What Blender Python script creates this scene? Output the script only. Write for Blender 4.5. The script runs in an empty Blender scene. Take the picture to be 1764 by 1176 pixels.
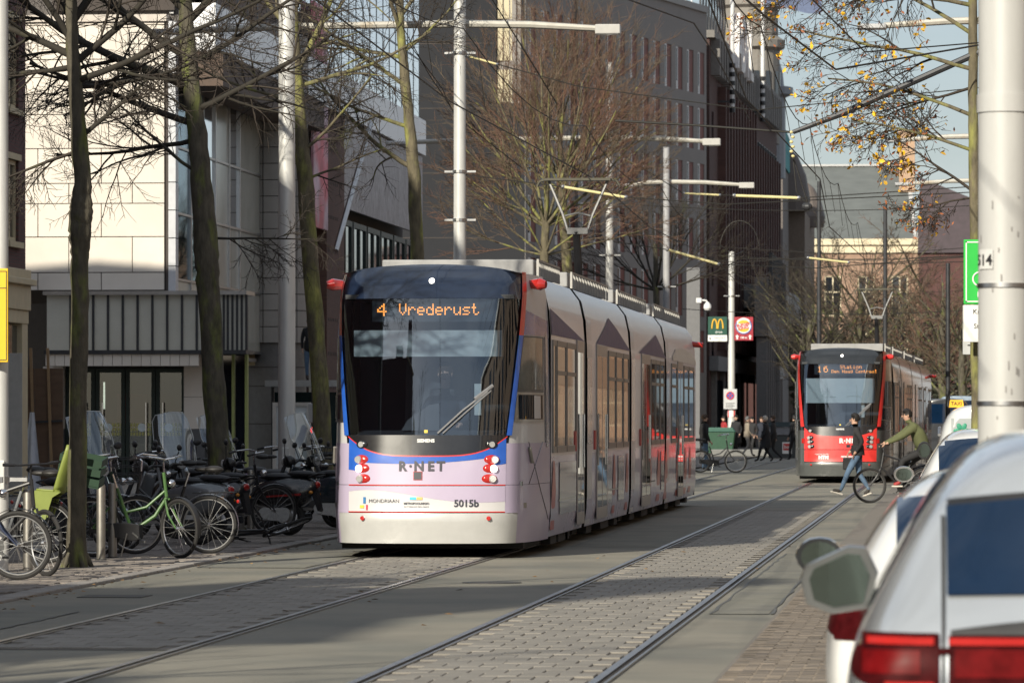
import bpy, bmesh, math, random
import numpy as np
from mathutils import Vector, Matrix
from mathutils.bvhtree import BVHTree
R = math.radians
sc = bpy.context.scene
col = sc.collection
# ------------------------------------------------------------------ camera
FPX, W0, H0 = 8240.0, 1764.0, 1176.0
CAMZ, VPX, HOR = 1.63, 1645.0, 722.0
TH = math.atan((VPX - W0 / 2) / FPX)
cam_d = bpy.data.cameras.new("camera"); cam = bpy.data.objects.new("camera", cam_d); col.objects.link(cam)
cam_d.sensor_width = 36.0; cam_d.lens = 36.0 * FPX / W0
cam_d.shift_y = (HOR - H0 / 2) / W0
cam_d.clip_start = 0.5; cam_d.clip_end = 6000
cam.location = (0, 0, CAMZ); cam.rotation_euler = (R(90), 0, TH)
cam_d.dof.use_dof = True; cam_d.dof.focus_distance = 60.0; cam_d.dof.aperture_fstop = 8.0
sc.camera = cam
# ------------------------------------------------------------------ sky, sun, exposure
SUN_AZ, SUN_EL = R(22.0), R(27.0)          # the sun stands behind the camera, to its left
w = bpy.data.worlds.new("World"); sc.world = w; w.use_nodes = True
nt = w.node_tree; nt.nodes.clear()
wo = nt.nodes.new("ShaderNodeOutputWorld"); bg = nt.nodes.new("ShaderNodeBackground")
sky = nt.nodes.new("ShaderNodeTexSky"); sky.sky_type = 'NISHITA'; sky.sun_disc = False
sky.sun_elevation = SUN_EL; sky.sun_rotation = math.pi + SUN_AZ
sky.air_density = 1.0; sky.dust_density = .8; sky.ozone_density = 2.5
tcw = nt.nodes.new("ShaderNodeTexCoord"); mpw = nt.nodes.new("ShaderNodeMapping"); mpw.inputs['Scale'].default_value = (1, 1, 3.2)
nzw = nt.nodes.new("ShaderNodeTexNoise"); nzw.inputs['Scale'].default_value = 3.0; nzw.inputs['Detail'].default_value = 7; nzw.inputs['Roughness'].default_value = .6
crw = nt.nodes.new("ShaderNodeValToRGB"); crw.color_ramp.elements[0].position = .22; crw.color_ramp.elements[1].position = .66
crw.color_ramp.elements[0].color = (0, 0, 0, 1); crw.color_ramp.elements[1].color = (.75, .75, .75, 1)
mxw = nt.nodes.new("ShaderNodeMix"); mxw.data_type = 'RGBA'
nt.links.new(tcw.outputs['Generated'], mpw.inputs['Vector']); nt.links.new(mpw.outputs[0], nzw.inputs['Vector'])
nt.links.new(nzw.outputs['Fac'], crw.inputs[0]); nt.links.new(crw.outputs[0], mxw.inputs['Factor'])
nt.links.new(sky.outputs[0], mxw.inputs['A']); mxw.inputs['B'].default_value = (10.5, 11.3, 12.2, 1)
nt.links.new(mxw.outputs['Result'], bg.inputs[0]); bg.inputs[1].default_value = 0.06
nt.links.new(bg.outputs[0], wo.inputs[0])
sun_d = bpy.data.lights.new("sun", 'SUN'); sun_d.energy = 5.0; sun_d.angle = R(0.53); sun_d.color = (1.0, .925, .77)
sun = bpy.data.objects.new("sun", sun_d); col.objects.link(sun)
to_sun = Vector((-math.sin(SUN_AZ) * math.cos(SUN_EL), -math.cos(SUN_AZ) * math.cos(SUN_EL), math.sin(SUN_EL)))
sun.rotation_euler = to_sun.to_track_quat('Z', 'Y').to_euler(); sun.location = to_sun * 80
vs_ = sc.view_settings; vs_.view_transform = 'Standard'; vs_.look = 'None'; vs_.exposure = 0.30; vs_.gamma = 1.0; vs_.use_curve_mapping = False

# ------------------------------------------------------------------ helpers
def at(px, py, Y):
    """Point of the street at distance Y along it that the photograph shows at (px, py)."""
    t = math.tan(math.atan((px - W0 / 2) / FPX) - TH)
    X = t * Y; depth = Y * math.cos(TH) - X * math.sin(TH)
    return Vector((X, Y, CAMZ + (HOR - py) / FPX * depth))
def X_at(px, Y): return at(px, HOR, Y).x
def Z_at(py, Y, px=900): return at(px, py, Y).z
def Y_for(px, X):
    return X / math.tan(math.atan((px - W0 / 2) / FPX) - TH)
def lerp(a, b, t): return a + (b - a) * t
def interp(x, xs, ys): return float(np.interp(x, xs, ys))

class MB:
    def __init__(s): s.v = []; s.f = []; s.m = []
    def add(s, vs, fs, mi=0):
        n = len(s.v); s.v += [tuple(p) for p in vs]; s.f += [tuple(i + n for i in f) for f in fs]; s.m += [mi] * len(fs); return s
    def box(s, x0, x1, y0, y1, z0, z1, mi=0):
        return s.add([(x, y, z) for z in (z0, z1) for y in (y0, y1) for x in (x0, x1)],
                     [(0, 2, 3, 1), (4, 5, 7, 6), (0, 1, 5, 4), (2, 6, 7, 3), (0, 4, 6, 2), (1, 3, 7, 5)], mi)
    def bar(s, a, b, w, h, mi=0, up=(0, 0, 1)):
        a = Vector(a); b = Vector(b); d = (b - a).normalized(); u = Vector(up)
        if abs(d.dot(u)) > .99: u = Vector((0, 1, 0))
        r = d.cross(u).normalized(); u = r.cross(d)
        vs = [p + r * (w / 2 * i) + u * (h / 2 * j) for p in (a, b) for j in (-1, 1) for i in (-1, 1)]
        return s.add(vs, [(0, 1, 3, 2), (4, 6, 7, 5), (0, 4, 5, 1), (2, 3, 7, 6), (0, 2, 6, 4), (1, 5, 7, 3)], mi)
    def quad(s, a, b, c, d, mi=0): return s.add([a, b, c, d], [(0, 1, 2, 3)], mi)
    def tube(s, pts, r, k=8, mi=0, cap=True, flat=1.0):
        pts = [Vector(p) for p in pts]; n = len(pts)
        rs = list(r) if isinstance(r, (list, tuple)) else [r] * n
        vs = []; u = None
        for i, p in enumerate(pts):
            d = (pts[min(i + 1, n - 1)] - pts[max(i - 1, 0)])
            d = d.normalized() if d.length > 1e-9 else Vector((0, 0, 1))
            if u is None:
                u = Vector((0, 0, 1)) if abs(d.z) < .9 else Vector((1, 0, 0))
            u = (u - d * u.dot(d)); u = u.normalized() if u.length > 1e-6 else Vector((1, 0, 0))
            w_ = d.cross(u)
            for j in range(k):
                a = 2 * math.pi * j / k
                vs.append(p + (u * math.cos(a) * flat + w_ * math.sin(a)) * rs[i])
        fs = [(i * k + j, i * k + (j + 1) % k, (i + 1) * k + (j + 1) % k, (i + 1) * k + j) for i in range(n - 1) for j in range(k)]
        if cap: fs += [tuple(range(k - 1, -1, -1)), tuple((n - 1) * k + j for j in range(k))]
        return s.add(vs, fs, mi)
    def lathe(s, prof, c=(0, 0, 0), axis='Z', k=16, mi=0):
        vs = []
        for r, h in prof:
            for j in range(k):
                a = 2 * math.pi * j / k; x, y = r * math.cos(a), r * math.sin(a)
                p = (x, y, h) if axis == 'Z' else ((h, x, y) if axis == 'X' else (x, h, y))
                vs.append((p[0] + c[0], p[1] + c[1], p[2] + c[2]))
        n = len(prof)
        fs = [(i * k + j, i * k + (j + 1) % k, (i + 1) * k + (j + 1) % k, (i + 1) * k + j) for i in range(n - 1) for j in range(k)]
        fs += [tuple(range(k - 1, -1, -1)), tuple((n - 1) * k + j for j in range(k))]
        return s.add(vs, fs, mi)
    def torus(s, c, Rm, r, axis='X', k=28, kk=8, mi=0, a0=0.0, a1=2 * math.pi):
        vs = []; full = abs(a1 - a0 - 2 * math.pi) < 1e-6; n = k if full else k + 1
        for i in range(n):
            a = a0 + (a1 - a0) * i / k
            for j in range(kk):
                b = 2 * math.pi * j / kk; q = Rm + r * math.cos(b); h = r * math.sin(b)
                x, y = q * math.cos(a), q * math.sin(a)
                p = (h, x, y) if axis == 'X' else ((x, h, y) if axis == 'Y' else (x, y, h))
                vs.append((p[0] + c[0], p[1] + c[1], p[2] + c[2]))
        fs = [(i * kk + j, ((i + 1) % n) * kk + j, ((i + 1) % n) * kk + (j + 1) % kk, i * kk + (j + 1) % kk) for i in range(k) for j in range(kk)]
        return s.add(vs, fs, mi)
    def prism(s, poly, d0, d1, axis='Y', mi=0):
        """poly in the plane across the axis; axis Y: (x,z), X: (y,z), Z: (x,y)"""
        n = len(poly)
        def P(a, b, d): return (a, d, b) if axis == 'Y' else ((d, a, b) if axis == 'X' else (a, b, d))
        vs = [P(a, b, d0) for a, b in poly] + [P(a, b, d1) for a, b in poly]
        fs = [tuple(range(n)), tuple(range(2 * n - 1, n - 1, -1))] + [(i, n + i, n + (i + 1) % n, (i + 1) % n) for i in range(n)]
        return s.add(vs, fs, mi)
    def grid(s, fn, nu, nv, mi=0, flip=False):
        vs = [fn(i / nu, j / nv) for j in range(nv + 1) for i in range(nu + 1)]; q = nu + 1
        fs = [(j * q + i, j * q + i + 1, (j + 1) * q + i + 1, (j + 1) * q + i) for j in range(nv) for i in range(nu)]
        if flip: fs = [f[::-1] for f in fs]
        return s.add(vs, fs, mi)
    def ball(s, c, r, k=12, n=8, mi=0):
        r = (r, r, r) if not isinstance(r, (tuple, list)) else r
        prof = [(math.sin(math.pi * i / n), -math.cos(math.pi * i / n)) for i in range(n + 1)]
        b = len(s.v); s.lathe([(max(p[0], 1e-4), p[1]) for p in prof], k=k, mi=mi)
        for i in range(b, len(s.v)):
            x, y, z = s.v[i]; s.v[i] = (x * r[0] + c[0], y * r[1] + c[1], z * r[2] + c[2])
        return s
    def mesh(s, name, mats, smooth=False, sharp=35):
        me = bpy.data.meshes.new(name); me.from_pydata(s.v, [], s.f)
        mats = mats if isinstance(mats, (list, tuple)) else [mats]
        for m in mats: me.materials.append(m)
        if len(mats) > 1: me.polygons.foreach_set('material_index', s.m)
        fix_normals(me)
        if smooth:
            me.polygons.foreach_set('use_smooth', [True] * len(me.polygons)); me.set_sharp_from_angle(angle=R(sharp))
        me.update(); return me
    def build(s, name, mats, parent=None, smooth=False, bevel=0.0, loc=None, rot=None, sharp=35, seg=2):
        return ob(name, s.mesh(name, mats, smooth, sharp), parent, loc, rot, bevel, seg)
def fix_normals(me):
    if len(me.polygons) > 60000: return
    bm = bmesh.new(); bm.from_mesh(me); bmesh.ops.recalc_face_normals(bm, faces=bm.faces); bm.to_mesh(me); bm.free()
def ob(name, me, parent=None, loc=None, rot=None, bevel=0.0, seg=2):
    o = bpy.data.objects.new(name, me); col.objects.link(o)
    if parent is not None: o.parent = parent
    if loc is not None: o.location = loc
    if rot is not None: o.rotation_euler = rot
    if bevel > 0:
        b = o.modifiers.new("edge", 'BEVEL'); b.width = bevel; b.segments = seg; b.limit_method = 'ANGLE'; b.angle_limit = R(40)
    return o
def tag(o, label=None, cat=None, group=None, kind=None):
    if label: o['label'] = label
    if cat: o['category'] = cat
    if group: o['group'] = group
    if kind: o['kind'] = kind
    return o
def thing(name, label, cat, loc=(0, 0, 0), rz=0.0, group=None):
    o = bpy.data.objects.new(name, None); col.objects.link(o); o.empty_display_size = .2
    o.location = loc; o.rotation_euler = (0, 0, rz); return tag(o, label, cat, group)
def copy_tree(o, parent=None):
    c = o.copy(); col.objects.link(c); c.parent = parent
    for ch in list(o.children): copy_tree(ch, c)
    return c

# ------------------------------------------------------------------ materials
MATS = {}
def M(name, c, rough=.55, metal=0.0, var=.12, scale=6.0, bump=0.0, bscale=60.0, coat=0.0, spec=.5, rnd=0.0, emit=0.0, c2=None, c2pos=.62, stretch=None, alpha=None, ior=None):
    if name in MATS: return MATS[name]
    m = bpy.data.materials.new(name); m.use_nodes = True; nt = m.node_tree; nt.nodes.clear(); L = nt.links.new
    out = nt.nodes.new("ShaderNodeOutputMaterial"); b = nt.nodes.new("ShaderNodeBsdfPrincipled"); L(b.outputs[0], out.inputs[0])
    tc = nt.nodes.new("ShaderNodeTexCoord"); mp = nt.nodes.new("ShaderNodeMapping"); L(tc.outputs['Object'], mp.inputs[0])
    if stretch: mp.inputs['Scale'].default_value = stretch
    n1 = nt.nodes.new("ShaderNodeTexNoise"); n1.inputs['Scale'].default_value = scale; n1.inputs['Detail'].default_value = 6; n1.inputs['Roughness'].default_value = .62
    L(mp.outputs[0], n1.inputs['Vector'])
    mr = nt.nodes.new("ShaderNodeMapRange"); mr.inputs[1].default_value = .28; mr.inputs[2].default_value = .72
    mr.inputs[3].default_value = 1 - var; mr.inputs[4].default_value = 1 + var; L(n1.outputs['Fac'], mr.inputs[0])
    val = mr.outputs[0]
    if rnd > 0:
        oi = nt.nodes.new("ShaderNodeObjectInfo"); ge = nt.nodes.new("ShaderNodeNewGeometry")
        ad = nt.nodes.new("ShaderNodeMath"); ad.operation = 'ADD'; L(oi.outputs['Random'], ad.inputs[0]); L(ge.outputs['Random Per Island'], ad.inputs[1])
        fr = nt.nodes.new("ShaderNodeMath"); fr.operation = 'FRACT'; L(ad.outputs[0], fr.inputs[0])
        m2 = nt.nodes.new("ShaderNodeMapRange"); m2.inputs[3].default_value = 1 - rnd; m2.inputs[4].default_value = 1 + rnd; L(fr.outputs[0], m2.inputs[0])
        mu = nt.nodes.new("ShaderNodeMath"); mu.operation = 'MULTIPLY'; L(val, mu.inputs[0]); L(m2.outputs[0], mu.inputs[1]); val = mu.outputs[0]
    base = nt.nodes.new("ShaderNodeRGB"); base.outputs[0].default_value = (*c, 1); src = base.outputs[0]
    if c2:
        n2 = nt.nodes.new("ShaderNodeTexNoise"); n2.inputs['Scale'].default_value = scale * .45; n2.inputs['Detail'].default_value = 8; L(mp.outputs[0], n2.inputs['Vector'])
        cr = nt.nodes.new("ShaderNodeMapRange"); cr.inputs[1].default_value = c2pos - .08; cr.inputs[2].default_value = c2pos + .08; L(n2.outputs['Fac'], cr.inputs[0])
        mx0 = nt.nodes.new("ShaderNodeMix"); mx0.data_type = 'RGBA'; L(cr.outputs[0], mx0.inputs['Factor']); L(src, mx0.inputs['A']); mx0.inputs['B'].default_value = (*c2, 1); src = mx0.outputs['Result']
    vm = nt.nodes.new("ShaderNodeVectorMath"); vm.operation = 'SCALE'; L(src, vm.inputs[0]); L(val, vm.inputs['Scale'])
    L(vm.outputs[0], b.inputs['Base Color'])
    rr = nt.nodes.new("ShaderNodeMapRange"); rr.inputs[3].default_value = max(.01, rough * .85); rr.inputs[4].default_value = min(1, rough * 1.15); L(n1.outputs['Fac'], rr.inputs[0]); L(rr.outputs[0], b.inputs['Roughness'])
    b.inputs['Metallic'].default_value = metal; b.inputs['Specular IOR Level'].default_value = spec; b.inputs['Coat Weight'].default_value = coat; b.inputs['Coat Roughness'].default_value = .04
    if ior: b.inputs['IOR'].default_value = ior
    if emit > 0:
        b.inputs['Emission Color'].default_value = (*c, 1); b.inputs['Emission Strength'].default_value = emit
    if alpha is not None: b.inputs['Alpha'].default_value = alpha
    if bump > 0:
        n3 = nt.nodes.new("ShaderNodeTexNoise"); n3.inputs['Scale'].default_value = bscale; n3.inputs['Detail'].default_value = 4; L(mp.outputs[0], n3.inputs['Vector'])
        bu = nt.nodes.new("ShaderNodeBump"); bu.inputs['Strength'].default_value = bump; bu.inputs['Distance'].default_value = .02; L(n3.outputs['Fac'], bu.inputs['Height']); L(bu.outputs[0], b.inputs['Normal'])
    MATS[name] = m; return m
def brickmat(name, c1, c2, mortar, bw=.21, bh=.065, gap=.012, axes='XZ', rough=.85, var=.18):
    if name in MATS: return MATS[name]
    m = M(name, c1, rough, var=var, scale=1.3); nt = m.node_tree; L = nt.links.new
    b = [n for n in nt.nodes if n.type == 'BSDF_PRINCIPLED'][0]; vm = [n for n in nt.nodes if n.type == 'VECT_MATH'][0]
    tc = [n for n in nt.nodes if n.type == 'TEX_COORD'][0]
    sx = nt.nodes.new("ShaderNodeSeparateXYZ"); cx = nt.nodes.new("ShaderNodeCombineXYZ"); L(tc.outputs['Object'], sx.inputs[0])
    L(sx.outputs[axes[0]], cx.inputs[0]); L(sx.outputs[axes[1]], cx.inputs[1])
    br = nt.nodes.new("ShaderNodeTexBrick"); L(cx.outputs[0], br.inputs['Vector'])
    br.inputs['Scale'].default_value = 1.0; br.inputs['Brick Width'].default_value = bw; br.inputs['Row Height'].default_value = bh; br.inputs['Mortar Size'].default_value = gap
    br.inputs['Color1'].default_value = (*c1, 1); br.inputs['Color2'].default_value = (*c2, 1); br.inputs['Mortar'].default_value = (*mortar, 1)
    L(br.outputs['Color'], vm.inputs[0])
    bu = nt.nodes.new("ShaderNodeBump"); bu.inputs['Strength'].default_value = .5; bu.inputs['Distance'].default_value = .01; bu.invert = True; L(br.outputs['Fac'], bu.inputs['Height']); L(bu.outputs[0], b.inputs['Normal'])
    return m
def glass(name, tint=(.55, .62, .66), base=.0, refl=1.0):
    """A thin pane: what is behind shows through, tinted, under a Fresnel reflection."""
    if name in MATS: return MATS[name]
    m = bpy.data.materials.new(name); m.use_nodes = True; nt = m.node_tree; nt.nodes.clear(); L = nt.links.new
    out = nt.nodes.new("ShaderNodeOutputMaterial"); tr = nt.nodes.new("ShaderNodeBsdfTransparent"); gl = nt.nodes.new("ShaderNodeBsdfGlossy"); gl.inputs['Roughness'].default_value = .015; gl.inputs['Color'].default_value = (.82, .91, 1.0, 1)
    tc = nt.nodes.new("ShaderNodeTexCoord"); nz = nt.nodes.new("ShaderNodeTexNoise"); nz.inputs['Scale'].default_value = 2.5; L(tc.outputs['Object'], nz.inputs['Vector'])
    cr = nt.nodes.new("ShaderNodeMix"); cr.data_type = 'RGBA'; cr.inputs['A'].default_value = (*[t * .93 for t in tint], 1); cr.inputs['B'].default_value = (*tint, 1); L(nz.outputs['Fac'], cr.inputs['Factor']); L(cr.outputs['Result'], tr.inputs[0])
    fr = nt.nodes.new("ShaderNodeFresnel"); fr.inputs[0].default_value = 1.52
    mu = nt.nodes.new("ShaderNodeMath"); mu.operation = 'MULTIPLY_ADD'; mu.inputs[1].default_value = refl; mu.inputs[2].default_value = base; mu.use_clamp = True; L(fr.outputs[0], mu.inputs[0])
    mx = nt.nodes.new("ShaderNodeMixShader"); L(mu.outputs[0], mx.inputs[0]); L(tr.outputs[0], mx.inputs[1]); L(gl.outputs[0], mx.inputs[2]); L(mx.outputs[0], out.inputs[0])
    MATS[name] = m; return m
asphalt = M("asphalt", (.210, .197, .162), .80, var=.16, scale=.9, bump=.25, bscale=90, c2=(.165, .162, .138), c2pos=.55)
steel_rail = M("rail_steel", (.30, .29, .28), .34, 1.0, var=.25, scale=3)
groove_m = M("rail_groove", (.035, .03, .025), .9)
paver_m = M("grey_paver", (.225, .208, .182), .74, var=.15, scale=5, bump=.2, rnd=.10)
mortar_m = M("paver_sand", (.175, .158, .138), .95, var=.2)
brick_pav = M("brown_paver", (.155, .130, .105), .82, var=.2, scale=8, bump=.2, rnd=.25)
side_pav = M("pavement_slab", (.20, .175, .155), .85, var=.2, scale=4, bump=.2, rnd=.22)
pav_far = brickmat("pavement_far", (.19, .17, .15), (.145, .13, .12), (.08, .07, .06), .3, .3, .014, 'XY')
kerb_m = M("kerb_stone", (.27, .25, .23), .8, var=.2, scale=5, rnd=.12)
black = M("black_plastic", (.016, .016, .018), .42, var=.2)
rubber = M("tyre_rubber", (.022, .021, .021), .78, var=.25, scale=20)
chrome = M("chrome", (.72, .72, .73), .14, 1.0, var=.06)
alu = M("brushed_aluminium", (.50, .50, .50), .36, 1.0, var=.1)
galv = M("galvanised_pole", (.60, .60, .585), .42, .25, var=.10, scale=2.2, stretch=(3, 3, .6), c2=(.47, .46, .44), c2pos=.66)
darkglass = M("dark_glass", (.012, .016, .022), .03, spec=.9, var=.1, ior=1.6)
dark_metal = M("dark_metal", (.045, .047, .052), .45, .4, var=.2)
# ------------------------------------------------------------------ ground, road, tracks, pavements
def sheet(name, x0, x1, y0, y1, z, m, parent=None, kind='structure'):
    o = MB().quad((x0, y0, z), (x1, y0, z), (x1, y1, z), (x0, y1, z)).build(name, m, parent)
    if parent is None: tag(o, kind=kind)
    return o
ground = sheet("ground", -900, 900, -500, 2500, -.03, M("far_paving", (.11, .10, .095), .9, var=.2, scale=.2))
road = sheet("road", -8.45, -1.5, -60, 520, 0.0, asphalt)
pavement = sheet("pavement", -120, -8.6, -60, 520, .02, pav_far)
parking = sheet("parking_lane", -1.5, 2.2, -60, 520, .002, mortar_m)
pavement_r = sheet("pavement", 2.2, 40, -60, 520, .10, pav_far)
TRK = (-6.17, -2.925); G = .745
def rail(xc):
    o = MB()
    o.box(xc - .040, xc + .012, -60, 520, -.02, .018, 0)      # running head
    o.box(xc + .012, xc + .052, -60, 520, -.02, .006, 1)      # groove
    o.box(xc + .052, xc + .070, -60, 520, -.02, .016, 0)      # lip
    o = o.build("tram_rail", [steel_rail, groove_m]); tag(o, kind='structure'); return o
for t in TRK: rail(t - G); rail(t + G - .02)
rng = random.Random(4)
def field(parent, name, x0, x1, y0, y1, sx, sy, m, z, n_single=300, gap=.006, th=.02, wob=.0018, bond=True, seed=1, cam_key=None):
    """paving pieces: the nearest ones single objects that share a few meshes, the rest one part"""
    rg = random.Random(seed); me = []; sx = (x1 - x0) / max(1, round((x1 - x0) / sx))
    for k in range(5):
        a = MB(); e = .0035
        hx, hy = (sx - gap) / 2 * rg.uniform(.97, 1), (sy - gap) / 2 * rg.uniform(.97, 1)
        v = [(-hx, -hy, -th), (hx, -hy, -th), (hx, hy, -th), (-hx, hy, -th), (-hx, -hy, -e), (hx, -hy, -e), (hx, hy, -e), (-hx, hy, -e), (-hx + e, -hy + e, 0), (hx - e, -hy + e, 0), (hx - e, hy - e, 0), (-hx + e, hy - e, 0)]
        f = [(8, 9, 10, 11)] + [(i, (i + 1) % 4, 4 + (i + 1) % 4, 4 + i) for i in range(4)] + [(4 + i, 4 + (i + 1) % 4, 8 + (i + 1) % 4, 8 + i) for i in range(4)]
        a.add(v, f); me.append(a.mesh(name, m))
    rest = MB(); cnt = 0; ny = int((y1 - y0) / sy); nx = max(1, round((x1 - x0) / sx)); sx2 = (x1 - x0) / nx
    for j in range(ny):
        y = y0 + (j + .5) * sy
        for i in range(nx):
            x = x0 + (i + .5) * sx2; yy = y; x += (sx2 * .5 * (1 if j % 2 else -1) * .5 if bond else 0)
            dz = z + rg.uniform(-wob, wob); k = rg.randrange(5)
            px = W0 / 2 + FPX * math.tan(TH + math.atan(x / yy))
            if px < -30 or px > W0 + 30: continue
            if cnt < n_single:
                o = ob(name, me[k], parent, (x, yy, dz), (rg.uniform(-.006, .006), rg.uniform(-.006, .006), 0)); cnt += 1
            else:
                mm = me[k]; rest.add([(v.co.x + x, v.co.y + yy, v.co.z + dz) for v in mm.vertices], [tuple(p.vertices) for p in mm.polygons[:1]] + [tuple(p.vertices) for p in mm.polygons[5:]])
    if rest.f:
        o = rest.build(name + "_field", m, parent); tag(o, kind='stuff')
for ti, t in enumerate(TRK):
    bed = sheet("track_bed", t - G + .075, t + G - .075, 33.4 if ti == 0 else 25, 86 if ti else 56, .004, mortar_m)
    field(bed, "paver", t - G + .14, t + G - .14, 33.5 if ti == 0 else 28.8, 84.5 if ti else 56, .225, .40, paver_m, .014, seed=3 + ti)
field(parking, "paver", -1.42, .35, 28.3, 62, .205, .102, brick_pav, .016, seed=8, wob=.003, gap=.010)
# kerb and pavement slabs on the side where the bicycles stand
for j in range(46):
    y = 38 + j * 1.0
    kb = MB().box(-.115, .115, -.494, .494, -.1, .034).build("kerb_stone", kerb_m, pavement, loc=(-8.52, y, rng.uniform(-.004, .004)), bevel=.012)
field(pavement, "slab", -13.4, -8.64, 43.5, 74,    .30, .30, side_pav, .036, seed=12, wob=.004)
for j in range(40):
    MB().box(-.1, .1, -.494, .494, -.1, .12).build("kerb_stone", kerb_m, pavement_r, loc=(2.2, 24 + j, 0), bevel=.012)
# a smear of red brick paving between the rails at the crossing, the manhole covers
mh = MB().lathe([(.30, -.02), (.30, .006), (.26, .008), (.001, .008)], k=20).build("manhole_cover", M("cast_iron", (.07, .066, .06), .6, .5), road, loc=(-4.6, 47.5, 0))
mh2 = MB().box(-.3, .3, -.3, .3, -.02, .007).build("drain_cover", MATS["cast_iron"], road, loc=(-7.7, 43.5, 0))
# fallen leaves in the gutter
lv = MB(); rl = random.Random(5)
for i in range(150):
    x = -8.38 + abs(rl.gauss(0, .25)) if i % 3 else rl.uniform(-8.3, -1.6); y = rl.uniform(36, 62); a = rl.uniform(0, 6.3); s = rl.uniform(.02, .045)
    z = .022
    lv.add([(x + s * math.cos(a), y + s * math.sin(a), z), (x - s * .6 * math.sin(a), y + s * .6 * math.cos(a), z + .012), (x - s * math.cos(a), y - s * math.sin(a), z + .004), (x + s * .6 * math.sin(a), y - s * .6 * math.cos(a), z)], [(0, 1, 2), (0, 2, 3)])
lo = lv.build("fallen_leaves", M("dry_leaf", (.17, .10, .04), .8, var=.4, rnd=.5)); tag(lo, "dry brown leaves scattered along the gutter and road", "leaves", kind='stuff')

# repairs in the asphalt and the tar lines round them
pt = M("asphalt_patch", (.185, .180, .150), .85, var=.2, scale=2, bump=.3, bscale=80, c2=(.155, .152, .135), c2pos=.55); tar = M("tar_line", (.09, .088, .08), .6, var=.3)
for x0, x1, y0, y1 in ((-8.3, -7.1, 52, 60), (-4.9, -3.75, 61, 74), (-2.05, -1.55, 40, 58), (-8.2, -7.4, 34, 40)):
    MB().quad((x0, y0, .004), (x1, y0, .004), (x1, y1, .004), (x0, y1, .004)).build("asphalt_patch", pt, road)
    wv = random.Random(int(y0)); b = MB()
    for ex in (x0, x1):
        n = 24; L1 = [(ex + wv.uniform(-.012, .012), lerp(y0, y1, k / n)) for k in range(n + 1)]
        b.add([(x, y, .007) for x, y in L1] + [(x + wv.uniform(.012, .035), y, .007) for x, y in L1], [(k, k + 1, n + 2 + k, n + 1 + k) for k in range(n)])
    for ey in (y0, y1): b.quad((x0, ey, .0065), (x1, ey, .0065), (x1, ey + .03, .0065), (x0, ey + .03, .0065))
    tag(b.build("tar_seam", tar, road), kind='stuff')
# ------------------------------------------------------------------ buildings
def frame_at(name, label, cat, A, B):
    """An Empty at A whose local x runs to B (plan points), y into the building."""
    a = math.atan2(B[1] - A[1], B[0] - A[0]); return thing(name, label, cat, (A[0], A[1], 0), a)
def holed_wall(xs, zs, x0, x1, z0, z1, depth, side=1):
    """wall face at y=0 with openings xs x zs (lists of intervals), reveals going to y=depth*side"""
    b = MB(); ex = sorted({x0, x1, *[v for i in xs for v in i]}); ez = sorted({z0, z1, *[v for i in zs for v in i]})
    op = lambda x, z: any(a < x < c for a, c in xs) and any(a < z < c for a, c in zs)
    for i in range(len(ex) - 1):
        for j in range(len(ez) - 1):
            xa, xb, za, zb = ex[i], ex[i + 1], ez[j], ez[j + 1]
            if op((xa + xb) / 2, (za + zb) / 2):
                d = depth * side
                b.quad((xa, 0, za), (xa, d, za), (xa, d, zb), (xa, 0, zb)); b.quad((xb, 0, za), (xb, 0, zb), (xb, d, zb), (xb, d, za))
                b.quad((xa, 0, za), (xb, 0, za), (xb, d, za), (xa, d, za)); b.quad((xa, 0, zb), (xa, d, zb), (xb, d, zb), (xb, 0, zb))
            else: b.quad((xa, 0, za), (xb, 0, za), (xb, 0, zb), (xa, 0, zb))
    return b
def shell(b, x0, x1, z0, z1, dep, side=1, y0=0.0):
    d = dep * side
    b.quad((x0, y0, z0), (x0, d, z0), (x0, d, z1), (x0, y0, z1)); b.quad((x1, y0, z0), (x1, y0, z1), (x1, d, z1), (x1, d, z0))
    b.quad((x0, d, z0), (x1, d, z0), (x1, d, z1), (x0, d, z1)); b.quad((x0, y0, z1), (x0, d, z1), (x1, d, z1), (x1, y0, z1)); return b
def frame_mb(w, h, t=.07, d=.08, mull=(), trans=()):
    b = MB(); b.box(0, t, 0, d, 0, h); b.box(w - t, w, 0, d, 0, h); b.box(t, w - t, 0, d, 0, t); b.box(t, w - t, 0, d, h - t, h)
    for x in mull: b.box(x - t / 2, x + t / 2, .004, d - .004, t, h - t)
    for z in trans: b.box(t, w - t, .008, d - .008, z - t / 2, z + t / 2)
    return b
white_fr = M("white_frame", (.62, .62, .62), .45, var=.08); cream = M("cream_paint", (.50, .42, .27), .6, var=.12, scale=3)
beige = M("beige_stone", (.62, .565, .50), .6, var=.07, scale=1.2, rnd=.05); grey_stone = M("grey_stone", (.34, .32, .30), .6, var=.1, scale=1.5, rnd=.07)
dk_base = M("dark_stone_base", (.085, .085, .09), .6, var=.15); joint = M("dark_joint", (.06, .05, .045), .9)
green_fr = M("dark_green_frame", (.022, .035, .03), .45, .3); lite_glass = M("frosted_pane", (.46, .46, .41), .16, spec=.7, var=.1, scale=.8)
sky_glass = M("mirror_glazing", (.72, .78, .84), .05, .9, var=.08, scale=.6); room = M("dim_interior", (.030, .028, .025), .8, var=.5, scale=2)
maroon = brickmat("maroon_brick", (.115, .040, .036), (.085, .030, .028), (.07, .045, .04), axes='XZ')
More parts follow.
